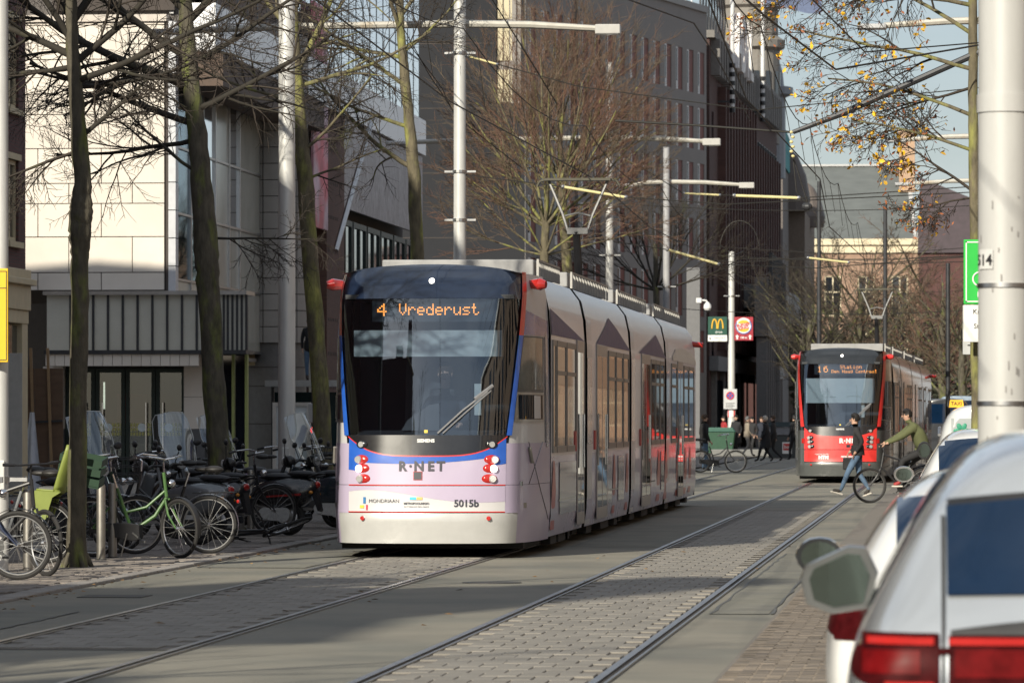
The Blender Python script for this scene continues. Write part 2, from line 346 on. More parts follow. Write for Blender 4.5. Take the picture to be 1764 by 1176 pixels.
# --- the maroon house whose cornice shows at the edge of the picture
SX = -19.4
b1 = frame_at("brick_house", "maroon brick house with cream window frames and cream shop cornice", "building", (SX, 30), (SX, 98.9))
LB = 68.9
wx = [(LB - 2.0 - k * 2.9, LB - .75 - k * 2.9) for k in range(4)]
wz = [(5.3, 7.0), (8.05, 9.9), (11.0, 12.4)]
wl = shell(holed_wall(wx, wz, 0, LB, 4.75, 17.4, .18), 0, LB, 4.75, 17.4, 24); wl.build("wall", maroon, b1)
fr_me = frame_mb(1.25, 1.7, .09, .06, (.625,), (1.15,)).mesh("window", cream)
for xi, (xa, xb) in enumerate(wx):
    for zi, (za, zb) in enumerate(wz):
        h = zb - za
        wo_ = frame_mb(xb - xa, h, .10, .07, ((xb - xa) / 2,), (h * .68,)).build("window", cream, b1, loc=(xa, .06, za))
        MB().box(.09, xb - xa - .09, .045, .055, .09, h - .09).build("pane", darkglass, wo_)
        MB().box(-.12, xb - xa + .12, -.16, .05, -.12, 0).build("sill", cream, wo_)
        MB().box(-.14, xb - xa + .14, -.10, .05, h, h + .13).build("lintel", cream, wo_)
cx = MB(); cx.box(-.02, LB + .02, -.12, .3, 4.55, 4.75); cx.box(-.02, LB + .04, -.24, .3, 4.42, 4.55); cx.box(-.02, LB, -.12, .3, 3.9, 4.42); cx.box(-.02, LB, -.07, .3, 3.62, 3.9)
cx.build("cornice", cream, b1, bevel=.015)
for k in range(5):
    MB().box(LB - .6 - k * 3.2, LB - k * 3.2, -.05, .5, 0, 3.62).build("pilaster", cream, b1, bevel=.01)
sh = MB(); [sh.box(LB - 3.2 - k * 3.2, LB - .62 - k * 3.2, .05, .1, .3, 3.6) for k in range(4)]
for k in range(4): MB().box(LB - 3.2 - k * 3.2, LB - .62 - k * 3.2, .06, .1, .3, 3.58).build("shop_window", darkglass, b1)
MB().box(0, LB - 13, 0, 6, 0, 3.62).build("ground_floor", maroon, b1)
rf = MB().prism([(-.3, 17.4), (24.2, 17.4), (12, 18.4)], 0, LB, 'X'); rf.build("roof", M("roof_slate", (.05, .052, .058), .7), b1)

# --- the stone clad building with the glazed entrance, facing the camera
YB = 122.0
xL, xR = X_at(30, YB), X_at(284, YB)
b2 = thing("entrance_building", "beige stone clad building with dark glazed entrance under a glass band", "building", (0, YB, 0))
ztop = Z_at(38, YB, 160); zlo = Z_at(500, YB, 160)
MB().box(xL - 9, xR, .06, 14, zlo, ztop - .05).build("wall", joint, b2)
rows = [zlo, zlo + .46]; 
hts = [.92, .86, .52, .9, .88, .52, .9, .88]
for h in hts:
    if rows[-1] + h < ztop: rows.append(rows[-1] + h)
rows.append(ztop)
for r_ in range(len(rows) - 1):
    x = xR; k = 0
    off = .85 if r_ % 2 else 1.66
    while x > xL - .6:
        w_ = off if k == 0 else 1.66; g = .012
        MB().box(x - w_ + g, x - g if k else x - .02, 0, .058, rows[r_] + g, rows[r_ + 1] - g).build("stone_panel", beige, b2); x -= w_; k += 1
MB().box(xL - 9, xR + .05, -.08, .5, ztop, ztop + .18).build("coping", M("pale_coping", (.5, .45, .4), .6), b2)
# fin and dark slot at the corner
MB().box(xR + .02, xR + .10, .0, .3, zlo - .2, ztop).build("dark_slot", joint, b2)
xf0, xf1 = xR + .1, X_at(303, YB)
for k in range(10):
    z0 = zlo - .1 + k * .72
    if z0 < ztop: MB().box(xf0, xf1, -.05, .4, z0 + .012, min(z0 + .708, ztop)).build("fin_panel", M("pale_metal_panel", (.52, .53, .56), .35, .2, var=.06), b2)
# glazed return wall behind the fin, in the block's own shade
YR = 138.5
ey = [Y_for(px_, xR + .1) for px_ in (303, 326, 347, 368, 392, 410)] + [YR]
MB().box(xR - 2.6, xR - 2.5, 1, YR - YB, 3.2, 12.4).build("back_wall", M("cream_interior", (.60, .52, .33), .7, var=.06), b2)
MB().box(xR - 2.5, xR, YR - YB - .2, YR - YB, 3.2, 12.4).build("inner_wall", MATS["cream_interior"], b2)
MB().box(xR - 2.5, xR, .4, YR - YB, 3.3, 3.4).build("inner_floor", grey_stone, b2)
gm = glass("recess_glass", (.70, .76, .76), .05, .55)
for i in range(len(ey) - 1):
    ya_, yb_ = ey[i] - YB, ey[i + 1] - YB
    for j in range(5):
        za = 3.55 + j * 1.72
        MB().box(xR + .10, xR + .115, ya_ + .05, yb_ - .05, za + .04, za + 1.68).build("pane", gm if i in (0, 1) and j > 0 else sky_glass if i in (2, 4) and j > 1 else lite_glass, b2)
    MB().box(xR + .04, xR + .17, yb_ - .06, yb_ + .06, 3.4, 12.2).build("mullion", alu, b2)
for j in range(6): MB().box(xR + .05, xR + .16, .4, YR - YB, 3.52 + j * 1.72, 3.58 + j * 1.72).build("transom", alu, b2)
MB().box(xR - 3, xR + .2, .3, YR - YB, 12.2, 12.5).build("return_roof", joint, b2)
# glass band over the doors
ya = -1.3
zb1, zb0 = Z_at(508, YB + ya, 160), Z_at(603, YB + ya, 160)
xb0, xb1 = X_at(78, YB + ya), X_at(424, YB + ya)
MB().box(xb0, xb1, .35, .45, zb0, zb1).build("band_backing", M("band_interior", (.20, .20, .17), .8), b2)
MB().box(xb0 - .05, xb1 + .02, -.1, 1.35, zb1, zb1 + .10).build("band_roof", alu, b2).location.y = ya
o_ = MB().box(xb0 - .03, xb1, -.04, 1.3, zb0 - .10, zb0).build("band_base", dark_metal, b2); o_.location.y = ya
b2c = [c for c in b2.children if c.name.startswith("band_backing")][0]; b2c.location.y = ya
edges = [78, 121, 160] + [160 + 25.5 * k for k in range(1, 8)] + [352, 385, 392, 400, 408, 416, 424]
for i in range(len(edges) - 1):
    xa, xb = X_at(edges[i], YB + ya), X_at(edges[i + 1], YB + ya)
    MB().box(xa + .03, xb - .03, .06, .075, zb0, zb1).build("pane", lite_glass, b2, loc=(0, ya, 0))
    MB().box(xb - .03, xb + .03, .03, .14, zb0, zb1).build("mullion", dark_metal, b2, loc=(0, ya, 0))
# stone lintel, piers, doors
zl1, zl0 = zb0 - .10, Z_at(630, YB + ya, 160)
xp = [X_at(v, YB) for v in (78, 112, 320, 356, 424)]
for k in range(16):
    xa = lerp(xb0, X_at(356, YB), k / 16); xb = lerp(xb0, X_at(356, YB), (k + 1) / 16)
    MB().box(xa + .006, xb - .006, ya + .02, .3, zl0, zl1 - .004).build("lintel_stone", beige, b2)
for pa, pb in ((xp[0], xp[1]), (xp[2], xp[3])):
    for z0, z1, m_ in ((0.05, 1.38, dk_base), (1.39, 2.2, beige), (2.21, zl0 - .004, beige)):
        MB().box(pa, pb, -.3, .35, z0, z1).build("pier_stone", m_, b2)
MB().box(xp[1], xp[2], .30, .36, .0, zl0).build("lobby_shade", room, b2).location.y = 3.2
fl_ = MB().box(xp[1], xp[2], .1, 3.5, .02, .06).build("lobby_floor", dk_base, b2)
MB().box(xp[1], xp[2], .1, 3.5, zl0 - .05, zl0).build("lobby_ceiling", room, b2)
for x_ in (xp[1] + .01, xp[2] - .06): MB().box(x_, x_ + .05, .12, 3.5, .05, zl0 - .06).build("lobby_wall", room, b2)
dg = glass("door_glass", (.42, .46, .44), .03, 1.0)
nd = 4
for k in range(nd):
    xa = lerp(xp[1], xp[2], k / nd); xb = lerp(xp[1], xp[2], (k + 1) / nd); hd = zl0 - .12
    d_ = frame_mb(xb - xa - .02, hd, .10, .07, (), (.32,)).build("door", green_fr, b2, loc=(xa + .01, .0, .06))
    MB().box(.09, xb - xa - .11, .03, .04, .1, hd - .1).build("pane", dg, d_)
    hx = .2 if k % 2 else xb - xa - .24
    MB().tube([(hx, -.09, .75), (hx, -.09, 2.0)], .017, 8).build("handle", chrome, d_)
    MB().lathe([(.001, 0), (.11, 0), (.11, .004), (.001, .004)], (0, 0, 0), 'Y', 20).build("round_sticker", M("sticker_white", (.6, .66, .68), .5), d_, loc=(hx + .13 * (1 if k % 2 else -1), .02, 1.36))
    st = MB()
    for q in range(9):
        for r_ in range(3): st.box(.12 + q * .075, .17 + q * .075, .022, .026, 1.15 + r_ * .115, 1.24 + r_ * .115)
    st.build("safety_marking", M("marking_yellow", (.42, .40, .13), .6), d_)
for z_ in (.55, .75, .95): MB().box(xp[1] + .3, xp[2] - .3, 1.6, 1.65, z_, z_ + .05).build("lobby_rail", M("bench_wood", (.35, .24, .14), .6), b2)
MB().box(xp[1] + .9, xp[1] + 1.7, 2.6, 2.7, 1.5, 2.3).build("lobby_poster", M("poster_red", (.35, .06, .05), .6), b2)
MB().box(xp[1] + 1.75, xp[1] + 2.4, 2.6, 2.7, 1.1, 1.7).build("lobby_poster", M("poster_blue", (.05, .22, .45), .6), b2)
lt = MB().box(xp[1] + .75, xp[1] + .79, 1.4, 1.44, 1.9, 2.6).build("lobby_tube_lamp", M("tube_light", (1, .95, .85), .5, emit=3.0), b2)
# shop glazing right of the second tree
for k in range(3):
    xa = lerp(xp[3], xp[4], k / 3); xb = lerp(xp[3], xp[4], (k + 1) / 3)
    MB().box(xa + .03, xb - .03, .2, .22, .3, 3.5).build("pane", darkglass, b2)
    MB().box(xb - .05, xb + .02, .1, .3, .05, 3.55).build("mullion", M("lime_frame", (.30, .34, .12), .5), b2)
# curved stone corner
cxx, cyy, rad = X_at(476, YR + .5), YR - YB + .5, 1.0
zc = [3.85 + k * .475 for k in range(20)]
na = 5
for j in range(len(zc) - 1):
    for i in range(na):
        a0 = R(-150 + i * 30 + 1.0) - R(15); a1 = R(-150 + (i + 1) * 30 - 1.0) - R(15)
        b = MB(); n = 4; vs = []
        for q in range(n + 1):
            a = lerp(a0, a1, q / n)
            for rr_ in (rad, rad - .08):
                for z in (zc[j] + .012, zc[j + 1] - .012): vs.append((cxx + rr_ * math.cos(a), cyy + rr_ * math.sin(a), z))
        fs = []
        for q in range(n):
            e = q * 4; fs += [(e, e + 4, e + 5, e + 1), (e + 1, e + 5, e + 7, e + 3), (e, e + 2, e + 6, e + 4)]
        fs += [(0, 1, 3, 2), (n * 4, n * 4 + 2, n * 4 + 3, n * 4 + 1)]
        b.add(vs, fs).build("stone_panel", grey_stone, b2, smooth=True)
MB().lathe([(rad - .07, 3.84), (rad - .07, 13.5)], (cxx, cyy, 0), 'Z', 40).build("corner_core", joint, b2)
MB().lathe([(rad - .12, .04), (rad - .12, 3.84)], (cxx, cyy, 0), 'Z', 32).build("corner_base", M("corner_base_stone", (.15, .145, .14), .5, var=.15), b2, smooth=True)
for z_ in (1.5, 2.6, 3.15): MB().torus((cxx, cyy, z_), rad - .12, .012, 'Z', 40, 6).build("base_joint", joint, b2)

# --- the glazed hall running along the street behind it
b3 = frame_at("glazed_hall", "long hall with slanted sky mirror glazing over a grey perforated screen", "building", (SX, 122.5), (SX, 172))
Lh = 49.5; zS = 11.15
MB().box(0, Lh, .5, 14, zS + .05, 19).build("upper_core", M("hall_core", (.10, .09, .085), .8), b3)
MB().box(20.5, Lh, .5, 14, 0, zS + .04).build("core", M("hall_core", (.10, .09, .085), .8), b3)
zS = 11.15
for k in range(17):
    xa = k * Lh / 17; xb = (k + 1) * Lh / 17
    MB().box(xa + .02, xb - .02, -.35, .5, zS, zS + 1.25).build("fascia_panel", M("pale_fascia", (.78, .78, .80), .4, var=.06), b3)
mg = 27
for k in range(mg):
    xa = k * Lh / mg; xb = (k + 1) * Lh / mg
    for z0, z1 in ((zS + 1.29, 14.6), (14.64, 19)):
        MB().box(xa + .04, xb - .04, -.1, -.06, z0, z1).build("pane" if xa > 13 else "cladding_panel", sky_glass if xa > 13 else M("brown_cladding", (.115, .075, .055), .7, var=.2, scale=1.0), b3)
    MB().box(xb - .05, xb + .05, -.112, .3, zS + 1.25, 19).build("mullion", dark_metal, b3)
MB().box(0, Lh, -.115, .1, 14.59, 14.65).build("transom", dark_metal, b3)
# soffit: the brown underside that hangs out over the recess
MB().box(0, 20, -.55, .6, zS - .9, zS - .02).build("soffit", M("brown_soffit", (.085, .055, .04), .7, var=.2), b3)
x580, x690 = Y_for(580, SX) - 122.5, Y_for(690, SX) - 122.5
sb = M("perforated_metal", (.26, .24, .25), .5, .35, var=.55, scale=5, stretch=(2.5, 1, .8), c2=(.36, .34, .36), c2pos=.52)
for k in range(12):
    xa = lerp(x580, Lh, k / 12); xb = lerp(x580, Lh, (k + 1) / 12)
    MB().box(xa + .01, xb - .01, -.22, -.12, 8.3, zS - .05).build("screen_panel", sb, b3)
x550 = Y_for(549, SX) - 122.5
pil = brickmat("red_brown_brick", (.155, .075, .055), (.12, .058, .045), (.09, .065, .055), axes='XZ')
MB().box(x550, x580 - .05, -.25, .5, 0, zS - .05).build("brick_pier", pil, b3)
for k in range(9):
    z_ = 1.5 + k * 1.05
    for q in range(6): MB().box(x550 + .3 + q * .42, x550 + .42 + q * .42, -.262, -.2, z_, z_ + .10).build("slot", joint, b3)
for k in range(6):
    xa = lerp(x580, Lh, k / 6); xb = lerp(x580, Lh, (k + 1) / 6)
    f_ = frame_mb(xb - xa - .3, 6.6, .18, .16, ((xb - xa - .3) / 2,), (3.6,)).build("window", green_fr, b3, loc=(xa + .15, -.05, 1.4))
    MB().box(.1, xb - xa - .4, .06, .10, .1, 6.5).build("pane", darkglass, f_)
MB().box(x550 - 3.4, x550 - .1, -.3, -.22, 7.4, zS + 3).build("banner", M("pink_banner", (.55, .14, .17), .6, var=.35, scale=1.1, c2=(.55, .40, .46), c2pos=.5), b3)
MB().tube([(x550 + .2, -.5, 6.8), (x550 + 3.2, -1.3, zS)], .09, 8).build("strut", alu, b3)
for k in range(3):
    MB().box(20.6 + k * (x550 - 20.6) / 3, 20.55 + (k + 1) * (x550 - 20.6) / 3, .1, .14, .3, 10.8).build("pane", lite_glass if k % 2 else darkglass, b3)

# --- dark grey wall and the grey office with red reveals
A3, B3 = (X_at(905, 228), 228.0), (X_at(1217, 259), 259.0)
b4 = frame_at("grey_office", "grey rendered office with rows of narrow windows in red brown reveals", "building", A3, B3)
L4 = math.hypot(B3[0] - A3[0], B3[1] - A3[1]); H4 = 23.6
render_m = M("grey_render", (.215, .20, .19), .8, var=.1, scale=.5)
rev = M("red_brown_reveal", (.16, .048, .036), .6, var=.15)
nc = 15; cw = L4 / nc
xs4 = [(k * cw + .42, k * cw + cw - .42) for k in range(nc)]
zs4 = [(21.4 - 2.25 - r_ * 3.0, 21.4 - r_ * 3.0) for r_ in range(6)]
shell(holed_wall(xs4, zs4, 0, L4, 0, H4, .35), 0, L4, 0, H4, 12).build("wall", render_m, b4)
MB().box(-.1, L4, -.12, .4, H4, H4 + .35).build("coping", M("grey_coping", (.25, .24, .23), .6), b4)
ww = cw - .84
wf = MB(); wf.box(0, ww * .62, .0, .30, 0, 2.25, 0); wf_me = wf.mesh("reveal_panel", rev)
wfr = frame_mb(ww * .38, 2.25, .09, .1).mesh("window", white_fr); wpn = MB().box(.04, ww * .38 - .04, .03, .05, .06, 2.19).mesh("pane", darkglass)
wbl = MB().box(0, .14, -.06, .06, .05, .42).mesh("vent", white_fr)
for i, (xa, xb) in enumerate(xs4):
    for j, (za, zb) in enumerate(zs4):
        f_ = ob("window", wfr, b4, (xa, .03, za)); ob("pane", wpn, f_); ob("vent", wbl, f_)
        ob("reveal_panel", wf_me, b4, (xa + ww * .38, .05, za))
MB().box(8.0, 8.18, -.16, -.02, 0, H4).build("downpipe", M("grey_pipe", (.16, .16, .165), .4, .3), b4)
rl_ = MB()
for k in range(14): rl_.box(L4 - k * 1.2 - .03, L4 - k * 1.2 + .03, .8, .86, H4 + .3, H4 + 1.3)
rl_.box(L4 - 16, L4, .8, .86, H4 + 1.25, H4 + 1.32); rl_.build("roof_railing", alu, b4)
MB().box(3, 13, 2.5, 8, H4, H4 + 3.2).build("roof_house", M("pale_plant", (.45, .46, .48), .5), b4)
# blank wall towards the camera
x_l = X_at(640, 228)
b5 = thing("dark_gable_wall", "blank dark grey gable wall with a pale strip window beside the office", "building", (0, 228, 0))
xw0, xw1 = X_at(855, 228), X_at(889, 228)
zst = Z_at(178, 228)
dkw = M("charcoal_cladding", (.030, .031, .035), .9, spec=.1, var=.08, scale=.5)
shell(holed_wall([(xw0, xw1), (xw1 + .02, X_at(906, 228) - .25)], [(zst, 26)], x_l, X_at(906, 228) - .05, 0, 26, .3), x_l, X_at(906, 228) - .05, 0, 26, 10).build("wall", dkw, b5)
for k in range(8):
    z_ = 1.0 + k * 3.1; MB().box(x_l, xw0 - .1, -.012, .02, z_, z_ + .04).build("cladding_seam", joint, b5)
for k in range(3):
    xa = lerp(xw0, xw1, k / 3); xb = lerp(xw0, xw1, (k + 1) / 3)
    for j in range(5): MB().box(xa + .03, xb - .03, .15, .19, zst + j * 2.0 + .05, zst + j * 2.0 + 1.62).build("blind", M("cream_blind", (.52, .46, .31), .7, var=.06), b5)
MB().box(xw1 + .02, X_at(906, 228) - .25, .2, .25, zst, 26).build("pane", M("green_dark_glass", (.02, .045, .045), .06, spec=.8), b5)
# --- red brown department store further along the street
A6, B6 = (X_at(1222, 262), 262.0), (X_at(1338, 318), 318.0)
b6 = frame_at("brick_store", "tall red brown brick store with long vertical piers and roof letters", "building", A6, B6)
L6 = math.hypot(B6[0] - A6[0], B6[1] - A6[1]); H6 = Z_at(70, 262)
dkb = brickmat("store_brick", (.105, .048, .038), (.082, .036, .030), (.06, .04, .035), .22, .07, .012, 'XZ')
shell(holed_wall([], [], 0, L6, 0, H6, .3), 0, L6, 0, H6, 14).build("wall", dkb, b6)
rw = random.Random(2)
for k in range(22):
    xa = 6 + k * (L6 - 7) / 22
    MB().box(xa, xa + .75, -.45, .0, 5.5, H6 - 2.2 if k < 12 else H6 - 4).build("pier", dkb, b6)
    for j in range(5):
        z0 = 6 + j * 2.75
        f_ = frame_mb(1.2, 2.0, .07, .06, (.6,)).build("window", dark_metal, b6, loc=(xa + .95, -.08, z0)); MB().box(.05, 1.15, .02, .04, .05, 1.95).build("pane", darkglass, f_)
for k in range(4): MB().box(1.6, 2.6, -.03, .02, 5 + k * 4, 6.6 + k * 4).build("slit_window", darkglass, b6)
for k in range(30):
    xa = 1 + k * (L6 - 2) / 30; MB().box(xa, xa + .8, -.5, .1, H6 - 1.9, H6 + .1).build("parapet_block", M("parapet_stone", (.17, .16, .15), .8, var=.2), b6)
MB().box(0, L6, -.3, .4, H6 + .1, H6 + .5).build("coping", MATS["parapet_stone"], b6)
MB().box(20, L6, -1.6, 0, 8.2, 9.6).build("canopy", M("canopy_grey", (.20, .20, .20), .6), b6)
for k in range(14): MB().box(20.5 + k * 2.5, 20.7 + k * 2.5, -1.75, -1.6, 7.8, 9.7).build("canopy_fin", alu, b6)
for k in range(9):
    MB().box(1.5 + k * 6, 6.5 + k * 6, -.25, -.12, .6, 3.8).build("shop_window", darkglass, b6); MB().box(1.2 + k * 6, 1.5 + k * 6, -.3, 0, 0, 4.6).build("shop_pier", MATS["parapet_stone"], b6)
MB().box(0, L6, -.5, .05, 4.3, 5.1).build("shop_fascia", M("fascia_grey", (.16, .16, .165), .5), b6)
# open lattice and letters on the roof
lm = M("roof_letter_white", (.65, .62, .60), .5); lr = M("roof_letter_red", (.45, .07, .05), .5)
def text_mb(body, size, ext=0.02, bold=0.0, space=1.0):
    cu = bpy.data.curves.new("t", 'FONT'); cu.body = body; cu.size = size; cu.extrude = ext; cu.offset = bold; cu.align_x = 'CENTER'; cu.resolution_u = 3; cu.space_character = space
    o = bpy.data.objects.new("t", cu); col.objects.link(o); dgx = bpy.context.evaluated_depsgraph_get(); me = o.evaluated_get(dgx).to_mesh()
    b = MB(); b.add([tuple(v.co) for v in me.vertices], [tuple(p.vertices) for p in me.polygons]); o.to_mesh_clear(); bpy.data.objects.remove(o); bpy.data.curves.remove(cu); return b
def text_obj(body, size, m, parent, loc, rot=(R(90), 0, 0), ext=.004, bold=0.0, name="lettering", space=1.0):
    return text_mb(body, size, ext, bold, space).build(name, m, parent, loc=loc, rot=rot)
for i, ch in enumerate("ADIL"):
    text_obj(ch, 4.6, lm, b6, (13 + i * 3.2, -.6, H6 - .7), ext=.16, bold=.05, name="roof_letter"); text_obj(ch, 4.6, lr, b6, (13 + i * 3.2, -.3, H6 - .7), ext=.1, bold=.14, name="letter_edge")
lat = MB()
for k in range(9): lat.tube([(k * 2.0, .5, H6), (k * 2.0, .5, H6 + 5)], .06, 5); lat.tube([(k * 2.0, .5, H6), (k * 2.0 + 2, .5, H6 + 2.5), (k * 2.0, .5, H6 + 5)], .05, 5)
lat.build("sign_lattice", dark_metal, b6)
for px, Yq in ((1240, 268), (1294, 292)):
    q = at(px, 150, Yq)
    fp = thing("flagpole", "white flagpole with striped foot beside the roof letters" if px < 1270 else "white flagpole carrying the dark flag, striped foot", "flagpole", (q.x + .7, Yq, Z_at(150 if px < 1270 else 170, Yq) - 1.5), group="flagpoles on the brown store")
    MB().tube([(0, 0, 0), (0, 0, 13)], [.13, .10], 8).build("mast", white_fr, fp)
    for k in range(6): MB().lathe([(.17, k * .5), (.17, k * .5 + .25)], k=8).build("black_band", black, fp)
    MB().bar((-.8, 0, .6), (0, 0, .6), .1, .1).build("bracket", dark_metal, fp)
q = at(1294, 30, 292)
fg = MB().grid(lambda u, v: (u * 3.4, .25 * math.sin(u * 5) * u, -1.3 * (1 - v) - .35 * u + .15 * math.sin(u * 6)), 14, 4)
fo = fg.build("flag", M("flag_cloth", (.10, .13, .22), .8, var=.2), loc=(q.x + .9, 291.8, Z_at(8, 292) + 1.0), smooth=True); tag(fo, "dark blue flag hanging out over the street from a white pole", "flag")
# turret, teal scaffold net, domed house at the end of the row
b7 = thing("corner_turret", "round grey corner turret with stepped cap above the brown store", "tower", (X_at(1312, 320) - .8, 320, 0))
MB().lathe([(2.0, 20), (2.0, 26.2), (2.35, 26.4), (2.35, 26.9), (1.9, 27.2), (1.9, 29), (2.2, 29.2), (2.2, 29.8), (1.6, 30.0), (1.6, 31.3), (.1, 31.4)], k=20).build("drum", M("turret_stone", (.21, .195, .175), .8, var=.15), b7)
for k in range(7): MB().box(-.2, .2, -2.05, -1.9, 22.5, 24.8).build("slit", darkglass, b7, rot=(0, 0, R(-60 + 25 * k)))
b8 = thing("dome_turret", "small glazed turret under a lead dome beside the stepped turret", "tower", (X_at(1328, 326) - .3, 326, 0))
MB().lathe([(1.3, 18), (1.3, 23.5), (1.8, 23.7), (1.8, 24.2), (1.2, 24.3), (1.1, 25.3), (.8, 26.2), (.3, 26.8), (.02, 27)], k=16).build("dome", M("lead_grey", (.22, .23, .25), .5), b8)
b9 = thing("netted_house", "narrow house wrapped in teal scaffold netting", "building", (X_at(1352, 332) - 1.45, 332, 0))
MB().prism([(-5, 0), (1.3, 0), (1.3, 21.5), (.6, 23.4), (-.6, 25.2), (-5, 25.2)], 0, 12, 'Y').build("wall", M("netted_wall", (.15, .13, .12), .8), b9)
for z0_, z1_, w0_, w1_ in ((19.2, 20.4, 1.42, 1.42), (20.43, 21.6, 1.42, 1.42), (21.63, 23.4, 1.42, .72), (23.43, 25.3, .72, -.5)): MB().prism([(-.9, z0_), (w0_, z0_), (w1_, z1_), (-.9, z1_)], -.12, 11, 'Y').build("net_sheet", M("teal_net", (.03, .24, .25), .7, var=.2), b9)
b10 = thing("domed_house", "brown stone house with round dormers at the end of the row", "building", (X_at(1372, 345), 345, 0))
dh = M("brown_stone", (.17, .13, .10), .8, var=.2)
MB().box(-8, .6, 0, 24, 0, 16.6).build("wall", dh, b10)
MB().lathe([(1.5, 16.6), (1.6, 17.5), (1.3, 19.2), (.7, 20.6), (.05, 21.2)], (-.6, 0, 0), k=16).build("dome", M("dome_brown", (.11, .09, .08), .6), b10)
MB().lathe([(1.2, 16.0), (1.3, 16.8), (1.0, 17.9), (.5, 18.9), (.05, 19.3)], (.4, 14, 0), k=16).build("dome", MATS["dome_brown"], b10)
for k in range(5):
    for j in range(2):
        f_ = frame_mb(1.0, 1.9, .08, .06).build("window", cream, b10, loc=(.62, 2 + k * 3, 6 + j * 4), rot=(0, 0, R(90))); MB().box(.06, .94, .02, .04, .06, 1.84).build("pane", darkglass, f_)
# stone base of the long facade: arcade fronts behind the far pedestrians
b11 = thing("arcade_front", "grey stone shop front with tall piers behind the two food signs", "building", (X_at(1330, 275) - .4, 275, 0))
ar = M("arcade_stone", (.20, .19, .185), .75, var=.15)
for k in range(7): MB().box(-.5, .1, k * 3.4, k * 3.4 + .7, 0, 6.4).build("pier", ar, b11)
MB().box(-.6, .2, -.3, 24, 6.4, 9.8).build("lintel_wall", ar, b11)
for k in range(6): MB().box(-.2, -.15, k * 3.4 + .7, k * 3.4 + 3.4, .3, 6.2).build("shop_window", darkglass, b11)
for k in range(12): MB().box(.2, .42, k * 2, k * 2 + .3, 8.0, 11.2).build("fin", dark_metal, b11)
# --- building that closes the street
YE = 432.0
b12 = thing("street_end_building", "sunlit brick building with cream cornice and wide slate roof closing the street", "building", (0, YE, 0))
xe0, xe1, xe2 = X_at(1340, YE), X_at(1578, YE), X_at(1900, YE)
ze = Z_at(424, YE); zr = Z_at(289, YE + 6)
ebr = brickmat("sunlit_brick", (.34, .20, .14), (.28, .16, .11), (.3, .24, .18), .24, .08, .014, 'XZ')
xs12 = [(xe0 + 1.2 + k * 3.0, xe0 + 2.7 + k * 3.0) for k in range(9)]
zs12 = [(ze * f, ze * g) for f, g in ((.06, .26), (.34, .55), (.63, .84))]
shell(holed_wall(xs12, zs12, xe0, xe2, 0, ze, .25), xe0, xe2, 0, ze, 12).build("wall", ebr, b12)
for a_, b_ in xs12:
    for c_, d_ in zs12:
        f_ = frame_mb(b_ - a_, d_ - c_, .12, .08, ((b_ - a_) / 2,), ((d_ - c_) * .6,)).build("window", M("cream_frame", (.62, .54, .38), .6), b12, loc=(a_, .08, c_)); MB().box(.1, b_ - a_ - .1, .03, .05, .1, d_ - c_ - .1).build("pane", darkglass, f_)
        MB().box(-.15, b_ - a_ + .15, -.06, .02, d_ - c_, d_ - c_ + .3).build("lintel", MATS["cream_frame"], f_)
MB().box(xe0, xe1 + .4, -.5, .2, ze, ze + .55).build("cornice", MATS["cream_frame"], b12); MB().box(xe0, xe1 + .3, -.25, .2, ze - .7, ze - .003).build("frieze", MATS["cream_frame"], b12)
slate = M("slate_roof", (.105, .115, .115), .55, var=.14, scale=.6, stretch=(1, 1, 4))
MB().add([(xe0, -.4, ze + .56), (xe1, -.4, ze + .56), (xe1 - .9, 6, zr), (xe0, 6, zr), (xe0, 12, ze + .56), (xe1, 12, ze + .56)], [(0, 1, 2, 3), (1, 5, 2), (3, 2, 5, 4)]).build("roof", slate, b12)
MB().bar((xe1, -.45, ze + .5), (xe1 - .9, 5.95, zr + .05), .35, .16).build("verge", M("pale_verge", (.42, .42, .42), .6), b12)
MB().box(xe0, xe1 - .8, 5.8, 6.2, zr - .02, zr + .16).build("ridge", MATS["pale_verge"], b12)
xch0, xch1 = X_at(1549, YE + 4), X_at(1576, YE + 4)
MB().box(xch0, xch1, 3.4, 4.6, zr - 2.5, Z_at(235, YE + 4)).build("chimney", M("chimney_brick", (.40, .27, .18), .8, var=.2), b12)
MB().box(xch0 - .1, xch1 + .1, 3.3, 4.7, Z_at(235, YE + 4), Z_at(228, YE + 4)).build("chimney_cap", MATS["chimney_brick"], b12)
b13 = thing("gabled_house", "dark brick house with purple tiled pointed roof behind the yellow leaved tree", "building", (0, YE - 8, 0))
MB().box(xe1 + .3, xe2, 0, 8, 0, ze - 1).build("wall", maroon, b13)
MB().add([(xe1 + .2, -.3, ze - 1), (xe2, -.3, ze - 1), (xe1 + 2.6 + 2, 4, ze - 1), (xe1 + .4, 3.2, zr - 1.6), (xe1 + .2, 8, ze - 1), (xe2, 8, ze - 1)], [(0, 1, 3), (1, 5, 3), (5, 4, 3), (4, 0, 3)]).build("roof", M("purple_tile", (.050, .036, .042), .7, var=.3, scale=1.5), b13)
